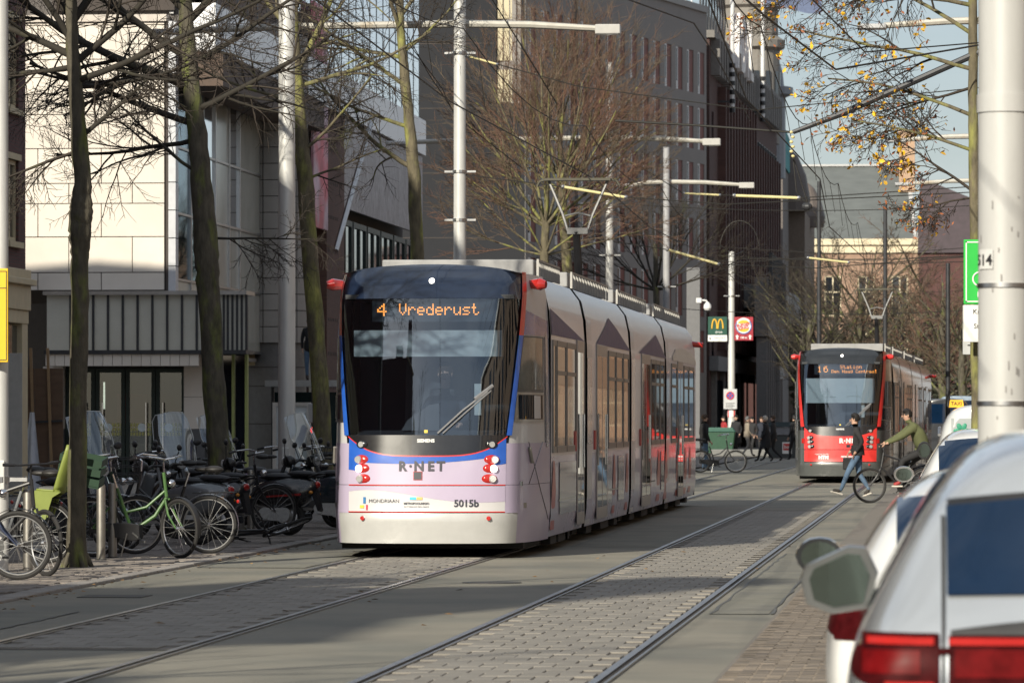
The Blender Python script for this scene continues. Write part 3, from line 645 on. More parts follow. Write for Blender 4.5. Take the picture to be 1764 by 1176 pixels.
# --- right side of the street: outside the picture, mirrored in the trams' windows
for i, (y0, y1, hh, c_, lab) in enumerate([(-40, 48, 11, (.46, .33, .24), "orange brick terrace beside the parked silver car"), (48.5, 96, 13, (.40, .28, .20), "pale orange brick terrace beside the leafy tree"), (97, 150, 12, (.30, .18, .11), "red brick terrace facing the red tram"), (151, 220, 14, (.36, .24, .16), "tall peach brick terrace further down the street"), (221, 300, 13, (.32, .19, .12), "orange brick terrace near the end of the street")]):
    X0 = 8.0
    bt = frame_at("terrace", lab, "building", (X0, y1), (X0, y0)); Lt = y1 - y0
    n = int(Lt / 3.2); cw_ = Lt / n; up = [(k * cw_ + .7, k * cw_ + 2.3) for k in range(n)]; lo = [(k * cw_ + .12, k * cw_ + cw_ - .12) for k in range(n)]
    br_ = M("terrace_brick_%d" % i, c_, .85, var=.15, scale=2)
    shell(holed_wall(up, [(4.8, 6.8), (7.8, 9.6)], 0, Lt, 3.6, hh, .06), 0, Lt, 3.6, hh, 9).build("wall", br_, bt); holed_wall(lo, [(.25, 3.2)], 0, Lt, 0, 3.597, .06).build("shop_wall", br_, bt)
    pm = MB().box(0, 1, 0, .02, 0, 1).mesh("pane", darkglass)
    for sp_, rows_ in ((lo, [(.25, 3.2)]), (up, [(4.8, 6.8), (7.8, 9.6)])):
        for a_, b_ in sp_:
            for c0, c1 in rows_: o_ = ob("pane", pm, bt, (a_, .045, c0)); o_.scale = (b_ - a_, 1, c1 - c0)
    MB().box(0, Lt, -.4, .2, hh, hh + .4).build("cornice", white_fr, bt)

# unseen houses on the left, added to throw bands of shade on the road
for lab, y0, y1, hh, pk in (("unseen brown brick house with a pointed gable added to shade the road", -1.0, 10.5, 19.4, 24.0), ("long unseen brick house behind the photographer added to shade the road", -48.0, -4.5, 18.6, 21.0)):
    bt = frame_at("brick_house", lab, "building", (SX, y0), (SX, y1)); Lt = y1 - y0; n = max(3, int(Lt / 3.6)); xs_ = [(k * Lt / n + 1.1, k * Lt / n + 2.4) for k in range(n)]; zs_ = [(.6, 3.2), (4.8, 7.0), (8.0, 10.0), (11.2, 13.0)]
    shell(holed_wall(xs_, zs_, 0, Lt, 0, hh, .2), 0, Lt, 0, hh, 16).build("wall", maroon, bt)
    pm = MB().box(0, 1.3, 0, .04, 0, 1).mesh("pane", darkglass); fm = MB().box(-.12, 1.42, -.10, .0, 0, .12).mesh("sill", cream)
    for a_, b_ in xs_:
        for c0, c1 in zs_:
            o_ = ob("pane", pm, bt, (a_, .15, c0)); o_.scale = (1, 1, c1 - c0); ob("sill", fm, bt, (a_, 0, c0 - .12))
    MB().box(0, Lt, -.4, .2, hh, hh + .35).build("cornice", cream, bt)
    MB().prism([(Lt * .5 - 2.6, hh + .35), (Lt * .5 + 2.6, hh + .35), (Lt * .5 + .7, pk), (Lt * .5 - .7, pk)], -.1, 1.2, 'Y').build("gable", maroon, bt)
    MB().box(Lt * .8, Lt * .8 + 1.1, 2, 3.2, hh, hh + 2.2).build("chimney", maroon, bt)

b14 = thing("orange_flats", "orange brick flats with rows of windows rising behind the beige stone wall", "building", (0, 158, 0))
xa_, xb_ = X_at(20, 158), X_at(345, 158)
xs_ = [(xa_ + .5 + k * .95, xa_ + .90 + k * .95) for k in range(6)]; zs_ = [(10.5 + k * 1.5, 11.6 + k * 1.5) for k in range(7)]
shell(holed_wall(xs_, zs_, xa_, xb_, 0, 22, .15), xa_, xb_, 0, 22, 8).build("wall", brickmat("orange_flat_brick", (.42, .25, .13), (.36, .20, .10), (.36, .28, .2), .5, .12, .02, 'XZ'), b14)
for a_, b_ in xs_:
    for c_, d_ in zs_:
        f_ = frame_mb(b_ - a_, d_ - c_, .07, .06).build("window", cream, b14, loc=(a_, .06, c_)); MB().box(.05, b_ - a_ - .05, .02, .04, .05, d_ - c_ - .05).build("pane", darkglass, f_)
for k in range(7): MB().box(xa_, xb_, -.12, -.002, 10.2 + k * 1.5, 10.27 + k * 1.5).build("balcony_band", MATS["cream_frame"], b14)
# ------------------------------------------------------------------ trams
PL_A = [0, .2, .4, .6, .72, .82, .92, 1.0]; PL_X = [0, .335, .65, .94, 1.075, 1.165, 1.23, 1.265]; PL_Y = [0, .018, .07, .21, .44, .88, 1.55, 2.4]
LZ = [.15, .5, .56, .86, 1.2, 1.44, 2.3, 3.05, 3.25, 3.42, 3.52]; LY = [-.02, -.045, -.01, .02, .06, .10, .22, .36, .46, .68, .98]
WZ = [.15, .5, 1.4, 2.7, 3.1, 3.34, 3.52]; WW = [.975, 1.0, 1.0, .985, .965, .93, .88]
def smooth_tab(xs, ys):
    """Catmull-Rom through a table"""
    def f(x):
        i = max(0, min(len(xs) - 2, int(np.searchsorted(xs, x, 'right')) - 1)); h = xs[i + 1] - xs[i]; t = (x - xs[i]) / h
        m0 = (ys[i + 1] - ys[i - 1]) / (xs[i + 1] - xs[i - 1]) if i > 0 else (ys[1] - ys[0]) / (xs[1] - xs[0])
        m1 = (ys[i + 2] - ys[i]) / (xs[i + 2] - xs[i]) if i < len(xs) - 2 else (ys[-1] - ys[-2]) / (xs[-1] - xs[-2])
        return (2 * t**3 - 3 * t**2 + 1) * ys[i] + (t**3 - 2 * t**2 + t) * h * m0 + (-2 * t**3 + 3 * t**2) * ys[i + 1] + (t**3 - t**2) * h * m1
    return f
fPX = smooth_tab(PL_A, PL_X); fPY = smooth_tab([-.2] + PL_A, [.018] + PL_Y)
def S(u, z):
    a = min(1.0, abs(u)); x = fPX(a) * interp(z, WZ, WW); y = fPY(a) + interp(z, LZ, LY) * (1 - a ** 4)
    return Vector((math.copysign(x, u), y, z))
def S_off(u, z, off):
    p = S(u, z)
    if off == 0: return p
    du = S(min(1, u + .01), z) - S(max(-1, u - .01), z); dz = S(u, z + .01) - S(u, z - .01)
    n = du.cross(dz).normalized()
    if n.y > 0 and abs(u) < .9: n = -n
    if abs(u) >= .9 and n.x * u < 0: n = -n
    return p + n * off
UP = lambda z: interp(z, [1.2, 1.44, 3.35, 3.5], [.585, .60, .775, .79])
XS = np.linspace(0, 1, 201); XT = np.array([fPX(a) for a in XS])
def onface(x, z, off):
    a = float(np.interp(abs(x) / interp(z, WZ, WW), XT, XS)); return S_off(math.copysign(a, x), z, off)
def patch(P, nu, nz, off, name, m, parent, smooth=True):
    return MB().grid(lambda s, t: S_off(*P(s, t), off), nu, nz).build(name, m, parent, smooth=smooth, sharp=60)
def facepoly(x0, x1, zl, zu, off, name, m, parent, nu=8, nz=3):
    return MB().grid(lambda s, t: onface(lerp(x0, x1, s), lerp(zl(lerp(x0, x1, s)), zu(lerp(x0, x1, s)), t), off), nu, nz).build(name, m, parent, smooth=True)
def facetext(body, size, cx_, z0, m, parent, off=.013, bold=0.0, name="lettering", space=1.0):
    b = text_mb(body, size, 0.0, bold, space); b.v = [tuple(onface(v[0] + cx_, v[1] + z0, off)) for v in b.v]; return b.build(name, m, parent)
PIX = {'0': "01110 10001 10011 10101 11001 10001 01110", '1': "00100 01100 00100 00100 00100 00100 01110", '4': "00010 00110 01010 10010 11111 00010 00010", '6': "01110 10000 11110 10001 10001 10001 01110",
       'V': "10001 10001 10001 10001 10001 01010 00100", 'r': "00000 00000 10110 11001 10000 10000 10000", 'e': "00000 00000 01110 10001 11111 10000 01110", 'd': "00001 00001 01101 10011 10001 10001 01111",
       'u': "00000 00000 10001 10001 10001 10011 01101", 's': "00000 00000 01111 10000 01110 00001 11110", 't': "01000 01000 11100 01000 01000 01001 00110", 'S': "01111 10000 10000 01110 00001 00001 11110",
       'a': "00000 00000 01110 00001 01111 10001 01111", 'i': "00100 00000 01100 00100 00100 00100 01110", 'o': "00000 00000 01110 10001 10001 10001 01110", 'n': "00000 00000 10110 11001 10001 10001 10001",
       'D': "11110 10001 10001 10001 10001 10001 11110", 'H': "10001 10001 10001 11111 10001 10001 10001", 'g': "00000 01111 10001 10001 01111 00001 01110", 'C': "01110 10001 10000 10000 10000 10001 01110", 'l': "01100 00100 00100 00100 00100 00100 01110", ' ': "00000 " * 7}
def led(body, px, x0, z0, y, m, parent, wide=1.0):
    b = MB(); x = x0
    for ch in body:
        for r_, row in enumerate(PIX[ch].split()):
            for c_, bit in enumerate(row):
                if bit == '1': b.box(x + c_ * px * wide, x + (c_ + .8) * px * wide, y, y + .004, z0 + (6 - r_) * px, z0 + (6.8 - r_) * px)
        x += 6 * px * wide
    return b.build("led_text", m, parent)
led_m = M("orange_led", (1.0, .33, .05), .5, emit=2.2, var=.2); lamp_on = M("lamp_lit", (1, .97, .9), .3, emit=2.2)
lens = M("clear_lens", (.55, .55, .54), .08, .4, var=.1); red_lens = M("red_lens", (.42, .018, .014), .12, coat=1.0); amber = M("amber_lens", (.55, .22, .03), .2)
blind_m = M("sun_blind", (.46, .48, .46), .7, var=.05); cab_dark = M("cab_dark", (.03, .033, .038), .6)
screen_glass = glass("windscreen_glass", (.55, .64, .74), .11, 1.0); cab_glass = glass("cab_glass", (.35, .38, .38), .05, 1.0)
tint_glass = M("tinted_glass", (.010, .012, .014), .02, spec=1.0, var=.1, ior=1.7)
bellow = M("bellows_rubber", (.018, .018, .02), .8)
def tram_mats(kind):
    if kind == 'lilac':
        return dict(white=M("tram_white", (.54, .53, .54), .32, var=.05, coat=.15, scale=1.5), lilac=M("tram_lilac", (.42, .36, .48), .34, var=.05, coat=.15, scale=1.2, c2=(.48, .44, .53), c2pos=.62),
                    side=M("tram_side_white", (.66, .645, .68), .30, var=.05, coat=.2, scale=1.2), low=M("tram_side_lilac", (.56, .50, .64), .28, var=.07, coat=.45, scale=1.0, c2=(.50, .50, .62), c2pos=.56),
                    pil_u=M("tram_red", (.60, .035, .03), .3, coat=.6), pil_l=M("tram_blue", (.02, .10, .45), .3, coat=.6), cap=M("tram_navy", (.010, .018, .040), .18, coat=.8), blk=M("tram_black", (.012, .012, .014), .22, coat=.7),
                    blue=M("tram_blue", (.02, .10, .45), .3), bump=M("tram_silver", (.48, .48, .47), .3, .15, var=.05, coat=.5), text=M("tram_ink", (.03, .03, .045), .5), endcol=M("tram_blue_grey", (.28, .32, .42), .25, coat=.6), apron=M("tram_white", (.62, .61, .63)), housing=red_lens)
    return dict(white=M("tram_grey", (.075, .08, .078), .3, var=.08, coat=.6), lilac=M("tram_red", (.60, .035, .03), .3, coat=.6), side=M("tram_side_grey", (.085, .082, .08), .2, var=.06, coat=.9), low=M("tram_side_grey", (.085, .082, .08)),
                pil_u=MATS["tram_red"], pil_l=MATS["tram_red"], cap=M("tram_anthracite", (.018, .02, .022), .2, coat=.8), blk=M("tram_black", (.012, .012, .014)), blue=MATS["tram_red"], bump=M("tram_grey", (.075, .08, .078)), text=M("tram_text_white", (.7, .7, .7), .5), endcol=M("tram_side_grey", (.085, .082, .08)), apron=MATS["tram_red"], housing=MATS["tram_black"])
PROF = [(1.235, .20), (1.272, .45), (1.275, 1.2), (1.275, 2.65), (1.255, 2.95), (1.20, 3.2), (1.08, 3.36), (.85, 3.44), (0, 3.47)]
def side_x(z): return interp(z, [p[1] for p in PROF], [p[0] for p in PROF])
def tram(name, label, loc, kind, lengths, doors, wins, pant):
    K = tram_mats(kind); t = thing(name, label, "tram", loc)
    zb = lambda x: 1.20 + .23 * min(1, abs(x) / .93) ** 4               # lower edge of the black screen panel
    # ---- front skin, every panel on the same curved surface
    patch(lambda s, q: (lerp(-.70, .70, s), lerp(.18, .535, q)), 26, 6, 0, "bumper", K['bump'], t)
    patch(lambda s, q: (lerp(-.585, .585, s), lerp(.55, .85, q)), 24, 5, .004, "apron_panel", K['apron'], t)
    patch(lambda s, q: (lerp(-.59, .59, s), lerp(.865, zb(fPX(abs(lerp(-.59, .59, s)))), q)), 26, 8, .004, "front_panel", K['lilac'], t)
    patch(lambda s, q: (lerp(-.70, .70, s), lerp(.53, .56, q)), 24, 1, -.012, "panel_gap", K['blk'], t)
    patch(lambda s, q: (lerp(-.70, .70, s), lerp(.845, .872, q)), 24, 1, -.010, "panel_gap", K['blk'], t)
    gz = lambda u, q: lerp(zb(fPX(abs(u))), 1.445, q)
    patch(lambda s, q: (lerp(-.598, .598, s), gz(lerp(-.598, .598, s), q)), 26, 4, .006, "screen_panel", K['blk'], t)
    patch(lambda s, q: (lerp(-1, 1, s) * (UP(lerp(1.44, 3.06, q)) - .012), lerp(1.44, 3.06, q)), 30, 12, .004, "windscreen", screen_glass, t)
    ztp = lambda u: 3.46 - .10 * (abs(u) / .78) ** 2
    capz = lambda u, q: lerp(3.05, ztp(u), q)
    patch(lambda s, q: (lerp(-1, 1, s) * (UP(capz(lerp(-.78, .78, s), q)) - .012), capz(lerp(-.78, .78, s), q)), 30, 8, .008, "front_cap", K['cap'], t)
    for sg in (-1, 1):
        for z0, z1, m_ in ((1.44, 2.62, K['pil_l']), (2.62, 3.37, K['pil_u'])):
            patch(lambda s, q: (sg * (UP(lerp(z0, z1, q)) + lerp(-.014, .028 if kind == 'lilac' else .055, s)), lerp(z0, z1, q)), 4, 8, .022, "pillar", m_, t)
        # cab side: below, around the window, above
        patch(lambda s, q: (sg * lerp(.70, 1.0, s), lerp(.18, .86, q)), 14, 4, 0, "cab_skirt", K['lilac'] if kind == 'lilac' else K['white'], t)
        patch(lambda s, q: (sg * lerp(.585, .72, s), lerp(.535, .86, q)), 6, 3, .002, "corner_panel", K['lilac'] if kind == 'lilac' else K['white'], t)
        patch(lambda s, q: (sg * lerp(.59, 1.0, s), lerp(.865, 1.35, q)), 14, 4, .001, "cab_panel", K['lilac'] if kind == 'lilac' else K['white'], t)
        pu = lambda z: UP(z) + .02
        patch(lambda s, q: (sg * lerp(pu(lerp(1.35, 2.62, q)), .955, s), lerp(1.35, 2.62, q)), 10, 6, -.004, "cab_window_surround", K['blk'] if kind != 'lilac' else K['white'], t)
        patch(lambda s, q: (sg * lerp(.955, 1.0, s), lerp(1.35, 2.62, q)), 3, 6, .002, "cab_post", K['endcol'], t)
        patch(lambda s, q: (sg * lerp(pu(lerp(2.62, 3.36, q)), 1.0, s), lerp(2.62, 3.36, q)), 12, 6, .002, "cab_upper", K['white'], t)
        if kind == 'lilac': patch(lambda s, q: (sg * lerp(pu(lerp(2.62, 2.95, q)) + .02, .99, s), lerp(2.63, 2.92 - .10 * s, q)), 10, 3, .006, "blue_patch", M("tram_violet_blue", (.065, .075, .28), .25, coat=.6), t)
        wz0, wz1 = (1.98, 2.60)
        patch(lambda s, q: (sg * lerp(pu(lerp(wz0, wz1, q)) + .02, .93, s), lerp(wz0, wz1, q)), 8, 5, .010, "cab_window", M("cab_side_pane", (.17, .17, .15), .06, spec=.7, var=.35, scale=1.6) if kind == "lilac" else darkglass, t)
        patch(lambda s, q: (sg * lerp(pu(lerp(wz0 - .03, wz1 + .02, q)) + .008, .942, s), lerp(wz0 - .03, wz1 + .02, q)), 8, 5, .006, "window_gasket", M("gasket_grey", (.10, .10, .10), .5), t)
        fr = patch(lambda s, q: (sg * lerp(pu(lerp(1.60, 1.95, q)) + .02, .94, s), lerp(1.60, 1.95, q)), 8, 3, .010, "sliding_window_frame", alu, t)
        patch(lambda s, q: (sg * lerp(.70, .925, s), lerp(1.63, 1.92, q)), 6, 2, .016, "sliding_window", darkglass, fr); patch(lambda s, q: (sg * lerp(.835, .90, s), lerp(1.64, 1.91, q)), 2, 2, .020, "curtain", K["white"], fr)
        if kind == "lilac":
            patch(lambda s, q: (sg * lerp(.962, .985, s), lerp(1.30, 2.66, q)), 2, 6, .007, "blue_strip", K["endcol"], t)
            for pa_, pb_ in (((.795, 1.36), (.985, .42)), ((.93, 1.36), (.80, .87))):
                MB().tube([S_off(sg * lerp(pa_[0], pb_[0], k / 8), lerp(pa_[1], pb_[1], k / 8), .003) for k in range(9)], .005, 4, cap=False).build("hatch_seam", K["blk"], t)
            MB().tube([S_off(sg * .79, 1.30, .02), S_off(sg * .80, 1.22, .02), S_off(sg * .815, 1.12, .02)], .022, 6).build("hatch_grip", M("grip_grey", (.22, .21, .19), .5), t, smooth=True)
        # door mirror cameras / red marker lamps at the roof corner
        p = S(sg * .86, 3.24)
        mk = MB().tube([(p.x, p.y - .02, p.z), (p.x + sg * .12, p.y - .10, p.z), (p.x + sg * .19, p.y - .12, p.z - .005)], [.055, .075, .045], 10).build("marker_arm", red_lens if kind == 'lilac' else K['pil_u'], t, smooth=True)
        # lamp cluster
        for i, (zz, lit) in enumerate(((1.16, False), (1.055, kind == 'lilac'), (.935, False))):
            xx = sg * (.80 - .012 * i); q0 = onface(xx, zz, .012)
            n_ = MB().ball((0, 0, 0), (.105, .05, .062), 14, 8).build("lamp_housing", K['housing'], t, smooth=True, loc=onface(xx - sg * .03, zz, -.018), rot=(0, 0, R(22) * sg))
            MB().lathe([(.001, -.02), (.038, -.02), (.046, -.004), (.046, .03)], axis='Y', k=16).build("lamp_lens", lamp_on if lit else lens, n_, smooth=True, loc=(sg * .03, -.042, 0))
        q0 = onface(sg * .76, 1.335, .012)
        pl = MB().ball((0, 0, 0), (.075, .03, .05), 14, 8).build("position_lamp", K['blk'], t, smooth=True, loc=q0, rot=(0, 0, R(20) * sg)); MB().lathe([(.001, -.012), (.034, -.012), (.034, .02)], axis='Y', k=14).build("lamp_lens", lens, pl, loc=(0, -.024, 0))
        q0 = onface(sg * .74, .475, .01); MB().lathe([(.001, -.02), (.026, -.015), (.03, .02)], axis='Y', k=12).build("reflector", red_lens, t, loc=q0, smooth=True)
        q0 = S(sg * .76, .62); MB().box(-.03, .03, -.012, .02, -.03, .03).build("cover_plate", alu, t, loc=q0, rot=(0, 0, sg * R(55)))
    q0 = S(0, 3.24); MB().lathe([(.001, -.01), (.032, -.008), (.036, .06)], axis='Y', k=16).build("top_lamp", lamp_on, t, loc=(.03, q0.y - .01, 3.26), smooth=True)
    # ---- writing
    if kind == 'lilac':
        patch(lambda s, q: (lerp(-.588, .588, s), lerp(lerp(zb(fPX(abs(lerp(-.588, .588, s)))), 1.11 + .06 * (abs(s - .35) * 2) ** 2 - (.10 if s > .93 or s < .07 else 0), 1), zb(fPX(abs(lerp(-.588, .588, s)))) - .004, q)), 30, 2, .0075, "blue_band", K['blue'], t)
        patch(lambda s, q: (lerp(-.598, .598, s), zb(fPX(abs(lerp(-.598, .598, s)))) + lerp(-.008, .006, q)), 30, 1, .010, "red_trim_line", K['pil_u'], t)
        for z_ in (.862, .546): patch(lambda s, q: (lerp(-.585, .585, s), z_ + lerp(-.005, .005, q)), 24, 1, .008, "red_trim_line", K['pil_u'], t)
        pw = patch(lambda s, q: (lerp(-.585, .585, s), lerp(.74 + .08 * math.sin(s * 5 + .6) * (1 - s * .6) - .05 * s, .848, q)), 26, 3, .0065, "lilac_wave", K['lilac'], t)
        facetext("R", .155, -.27, 1.03, K['text'], t, bold=.006); facetext(".", .155, -.175, 1.075, K['text'], t, bold=.006); facetext("N", .155, -.075, 1.03, K['text'], t, bold=.006); facetext("E", .155, .065, 1.03, K['text'], t, bold=.006); facetext("T", .155, .18, 1.03, K['text'], t, bold=.006)
        facepoly(-.135, -.04, lambda x: .925, lambda x: 1.015, .014, "black_square", K['text'], t, 2, 2); facepoly(-.140, -.035, lambda x: .92, lambda x: 1.02, .012, "square_edge", K['pil_u'], t, 2, 2)
        facetext("5015b", .115, .48, .61, K['text'], t, bold=.003); facetext("MONDRIAAN", .060, -.485, .655, K['text'], t)
        facetext("METROPOOLREGIO", .034, -.10, .635, K['text'], t, bold=.001); facetext("ROTTERDAM DEN HAAG", .026, -.10, .600, K['text'], t)
        for x0, x1, z0, z1, nm, c_ in ((-.735, -.705, .645, .72, "blue_mark", (.02, .16, .38)), (-.775, -.725, .59, .625, "yellow_mark", (.65, .5, .05)), (-.70, -.678, .565, .63, "red_mark", (.5, .04, .07)), (-.18, -.10, .69, .72, "cyan_mark", (.05, .45, .65)), (-.10, -.03, .69, .72, "ochre_mark", (.65, .42, .12))):
            facepoly(x0, x1, lambda x: z0, lambda x: z1, .013, nm, M("logo_" + nm, c_, .5), t, 2, 2)
    else:
        for ch, x_ in (("R", .03), (".", .115), ("N", .21), ("E", .33), ("T", .43)): facetext(ch, .155, x_, 1.03 if ch != "." else 1.075, K['text'], t, bold=.010)
        facetext("HTM", .12, -.42, .62, K['text'], t, bold=.008); facetext("regionaal vervoer", .05, -.46, .73, K['text'], t); facetext("METROPOOL", .05, .18, .66, K['text'], t, bold=.003); facetext("regio rotterdam", .04, .20, .60, K['text'], t)
        facepoly(.16, .25, lambda x: .91, lambda x: .98, .014, "black_square", K['blk'], t, 2, 2)
        for sg in (-1, 1): facepoly(sg * .90, sg * .985, lambda x: 1.02, lambda x: 1.14, .012, "side_lamp", red_lens, t, 2, 2)
    facetext("SIEMENS", .055, 0, 1.36, M("tram_text_white", (.7, .7, .7), .5), t, off=.012, bold=.002)
    facepoly(-.02, .02, lambda x: 1.47, lambda x: 1.505, .010, "warning_sticker", M("sticker_yellow", (.7, .5, .05), .5), t, 2, 2)
    # ---- wiper: two arms and a blade holder
    wp = MB()
    wp.tube([onface(.14, 1.46, .05), onface(.42, 1.72, .07), onface(.70, 1.95, .06)], .012, 6); wp.tube([onface(.20, 1.46, .05), onface(.46, 1.70, .07), onface(.74, 1.96, .06)], .009, 6); wp.tube([onface(.56, 1.86, .06), onface(.76, 2.02, .05)], .022, 6)
    wp.build("wiper", M("wiper_grey", (.30, .30, .31), .4, .5), t, smooth=True)
    # ---- cab interior
    MB().box(-1.05, 1.05, 2.25, 2.3, .9, 3.3).build("cab_back_wall", cab_dark, t); MB().box(-1.1, 1.1, .45, 2.3, .85, .9).build("cab_floor", cab_dark, t)
    MB().box(-1.0, 1.0, .5, 2.3, 3.05, 3.1).build("cab_ceiling", cab_dark, t)
    MB().prism([(.32, 1.42), (.75, 1.50), (.95, 1.42), (.95, .9), (.32, .9)], -.88, .88, 'X').build("dashboard", M("dash_black", (.05, .05, .055), .5), t)
    MB().prism([(-.35, 1.50), (.10, 1.50), (.10, 1.82), (-.02, 1.80), (-.28, 1.62)], .62, .66, 'Y').build("display_hood", M("dash_black", (.05, .05, .055)), t)
    bl = MB().box(-.90, .86, .50, .515, 2.37 if kind == 'lilac' else 2.05, 2.68).build("sun_blind", blind_m, t)
    ds = MB().box(-.68, .80, .48, .60, 2.78, 3.06).build("destination_display", M("display_face", (.035, .042, .05), .25, coat=.5), t)
    if kind == 'lilac':
        led("4", .021, -.62, 2.85, .474, led_m, ds, 1.1); led("Vrederust", .0195, -.36, 2.86, .474, led_m, ds, .92)
    else:
        led("1", .022, -.60, 2.84, .474, led_m, ds, 1.0); led("6", .022, -.44, 2.84, .474, led_m, ds, 1.0); led("Station", .0135, -.02, 2.93, .474, led_m, ds, 1.0); led("Den Haag Centraal", .0115, -.24, 2.82, .474, led_m, ds, 1.0)
    MB().box(.52, .60, .60, .63, 1.68, 2.05).build("papers", blind_m, t)
    # ---- body sections
    y = 2.4; Ltot = sum(lengths); edges = [0]
    for L_ in lengths: edges.append(edges[-1] + L_)
    lowz = 1.18
    for i, L_ in enumerate(lengths):
        y0 = 2.4 if i == 0 else edges[i] + .22; y1 = edges[i + 1] - (.22 if i < len(lengths) - 1 else 0)
        for sg in (-1, 1):
            for za, zb_, m_, nm in ((.20, lowz, K['low'], "side_panel"), (lowz, 2.62, K['side'], "window_band"), (2.62, 3.36, K['side'], "roof_panel")):
                zz = sorted({za, zb_, *[p[1] for p in PROF if za < p[1] < zb_]})
                MB().grid(lambda s, q: (sg * side_x(zz[round(q * (len(zz) - 1))]), lerp(y0, y1, s), zz[round(q * (len(zz) - 1))]), 1, len(zz) - 1).build(nm, m_, t, smooth=True)
            if i > 0 and kind == 'lilac':   # pale and blue-grey upright at the section's end
                MB().grid(lambda s, q: (sg * (side_x(lerp(.22, 3.34, q)) + .004), lerp(y0, y0 + .85, s), lerp(.22, 3.34, q)), 1, 8).build("end_upright", K['white'], t, smooth=True)
                MB().grid(lambda s, q: (sg * (side_x(lerp(1.3, 2.55, q)) + .008), lerp(y0, y0 + .85, s), lerp(1.3, 2.55 - .1 * (i % 2), q)), 1, 5).build("blue_grey_patch", K['endcol'], t, smooth=True)
        # roof and end bulkheads
        MB().grid(lambda s, q: (lerp(-1.08, 1.08, s), lerp(y0 if i else .75, y1, q), 3.36 + .09 * (1 - abs(2 * s - 1) ** 2)), 8, 1).build("roof_skin", K['white'], t, smooth=True)
        if i < len(lengths) - 1:
            MB().prism([(-1.25, .3), (1.25, .3), (1.262, 2.62), (1.18, 3.2), (1.05, 3.33), (-1.05, 3.33), (-1.18, 3.2), (-1.262, 2.62)], y1 - .01, y1 + .46, 'Y').build("bellows", bellow, t)
        # roof equipment boxes with railing
        e = MB(); ya, yb = y0 + (1.3 if i == 0 else .8), y1 - .8
        e.box(-.95, .95, ya, yb, 3.42, 3.62); e.build("roof_box", M("roof_box_grey", (.28, .28, .28), .6, var=.15), t, bevel=.02)
        gr = MB(); n = 14
        for q in range(n):
            yy = lerp(ya, yb, q / (n - 1)); gr.bar((1.0, yy, 3.40), (1.0, yy, 3.60), .03, .015); gr.bar((1.0, yy, 3.60), (1.0, yy + .14, 3.41), .012, .012)
        gr.bar((1.0, ya, 3.61), (1.0, yb, 3.61), .025, .025); gr.build("roof_grille", M("roof_grille_grey", (.35, .34, .32), .5, .4), t)
        # underframe and wheels
        MB().box(-1.08, 1.08, y0 + (.0 if i else -1.6), y1, .10, .30).build("underframe", M("underframe_black", (.02, .019, .018), .8), t)
        yc = (y0 + y1) / 2
        bg_ = MB().box(-.9, .9, yc - 1.3, yc + 1.3, .12, .40).build("bogie", MATS["underframe_black"], t)
        for sg in (-1, 1):
            for dy in (-.9, .9): MB().lathe([(.001, -.06), (.28, -.06), (.30, .0), (.30, .06), (.001, .06)], (sg * .74, yc + dy, .30), 'X', 20).build("wheel", M("wheel_steel", (.10, .09, .085), .5, .6), bg_)
        for q in range(3):
            yy = lerp(y0 + .8, y1 - 2.2, q / 2); MB().box(1.0, 1.2, yy, yy + (.9, 1.5, .6)[q], .09, .20).build("skirt_box", MATS["underframe_black"], t)
    # rear bulkhead
    MB().prism([(-1.25, .2), (1.25, .2), (1.27, 2.65), (1.08, 3.36), (-1.08, 3.36), (-1.27, 2.65)], Ltot - .02, Ltot + .02, 'Y').build("rear_wall", K['blk'], t)
    rr = MB().tube([(1.2, Ltot - .3, 3.05), (1.42, Ltot - .25, 3.03)], [.06, .05], 10).build("rear_marker", red_lens, t, smooth=True)
    # windows and doors on both sides
    for sg in (-1, 1):
        for (a, b_) in wins:
            xo = sg * 1.277
            f_ = MB()
            th = .05
            for q in ((a, a + th, 1.22, 2.60), (b_ - th, b_, 1.22, 2.60), (a + th, b_ - th, 1.22, 1.30), (a + th, b_ - th, 2.53, 2.60)): f_.box(min(xo, xo + sg * .018), max(xo, xo + sg * .018), *q)
            f_ = f_.build("window", M("window_rubber", (.20, .19, .18), .35, .5), t)
            MB().box(min(xo, xo + sg * .008), max(xo, xo + sg * .008), a + .05, b_ - .05, 1.30, 2.53).build("pane", tint_glass, f_)
            if b_ - a > 1.0: MB().box(min(xo, xo + sg * .02), max(xo, xo + sg * .02), a + .06, b_ - .06, 2.18, 2.23).build("vent_bar", MATS["window_rubber"], f_)
        for (a, b_) in doors:
            xo = sg * 1.277; f_ = MB(); th = .06
            for q in ((a, a + th, .26, 2.66), (b_ - th, b_, .26, 2.66), (a + th, b_ - th, .26, .42), (a + th, b_ - th, 2.50, 2.66), ((a + b_) / 2 - .04, (a + b_) / 2 + .04, .42, 2.50) if b_ - a > 1.1 else (a + th, b_ - th, .42, .46)): f_.box(min(xo, xo + sg * .014), max(xo, xo + sg * .014), *q)
            f_ = f_.build("door", M('door_edge', (.36, .34, .33), .3, .6) if kind == 'lilac' else K['side'], t, bevel=.004)
            MB().box(min(xo, xo + sg * .012), max(xo, xo + sg * .012), a + .08, b_ - .08, .43, 2.51).build("pane", tint_glass, f_)
            for dy in (.16, b_ - a - .16): MB().tube([(xo + sg * .022, a + dy, 1.0), (xo + sg * .022, a + dy, 1.7)], .010, 6).build("handle", chrome, f_)
            MB().box(min(xo, xo + sg * .02), max(xo, xo + sg * .02), a - .45, a - .2, 1.22, 1.48).build("door_sign", M("door_sign_red", (.45, .07, .06), .5) if kind == 'lilac' else M("door_sign_red", (.45, .07, .06), .5), t)
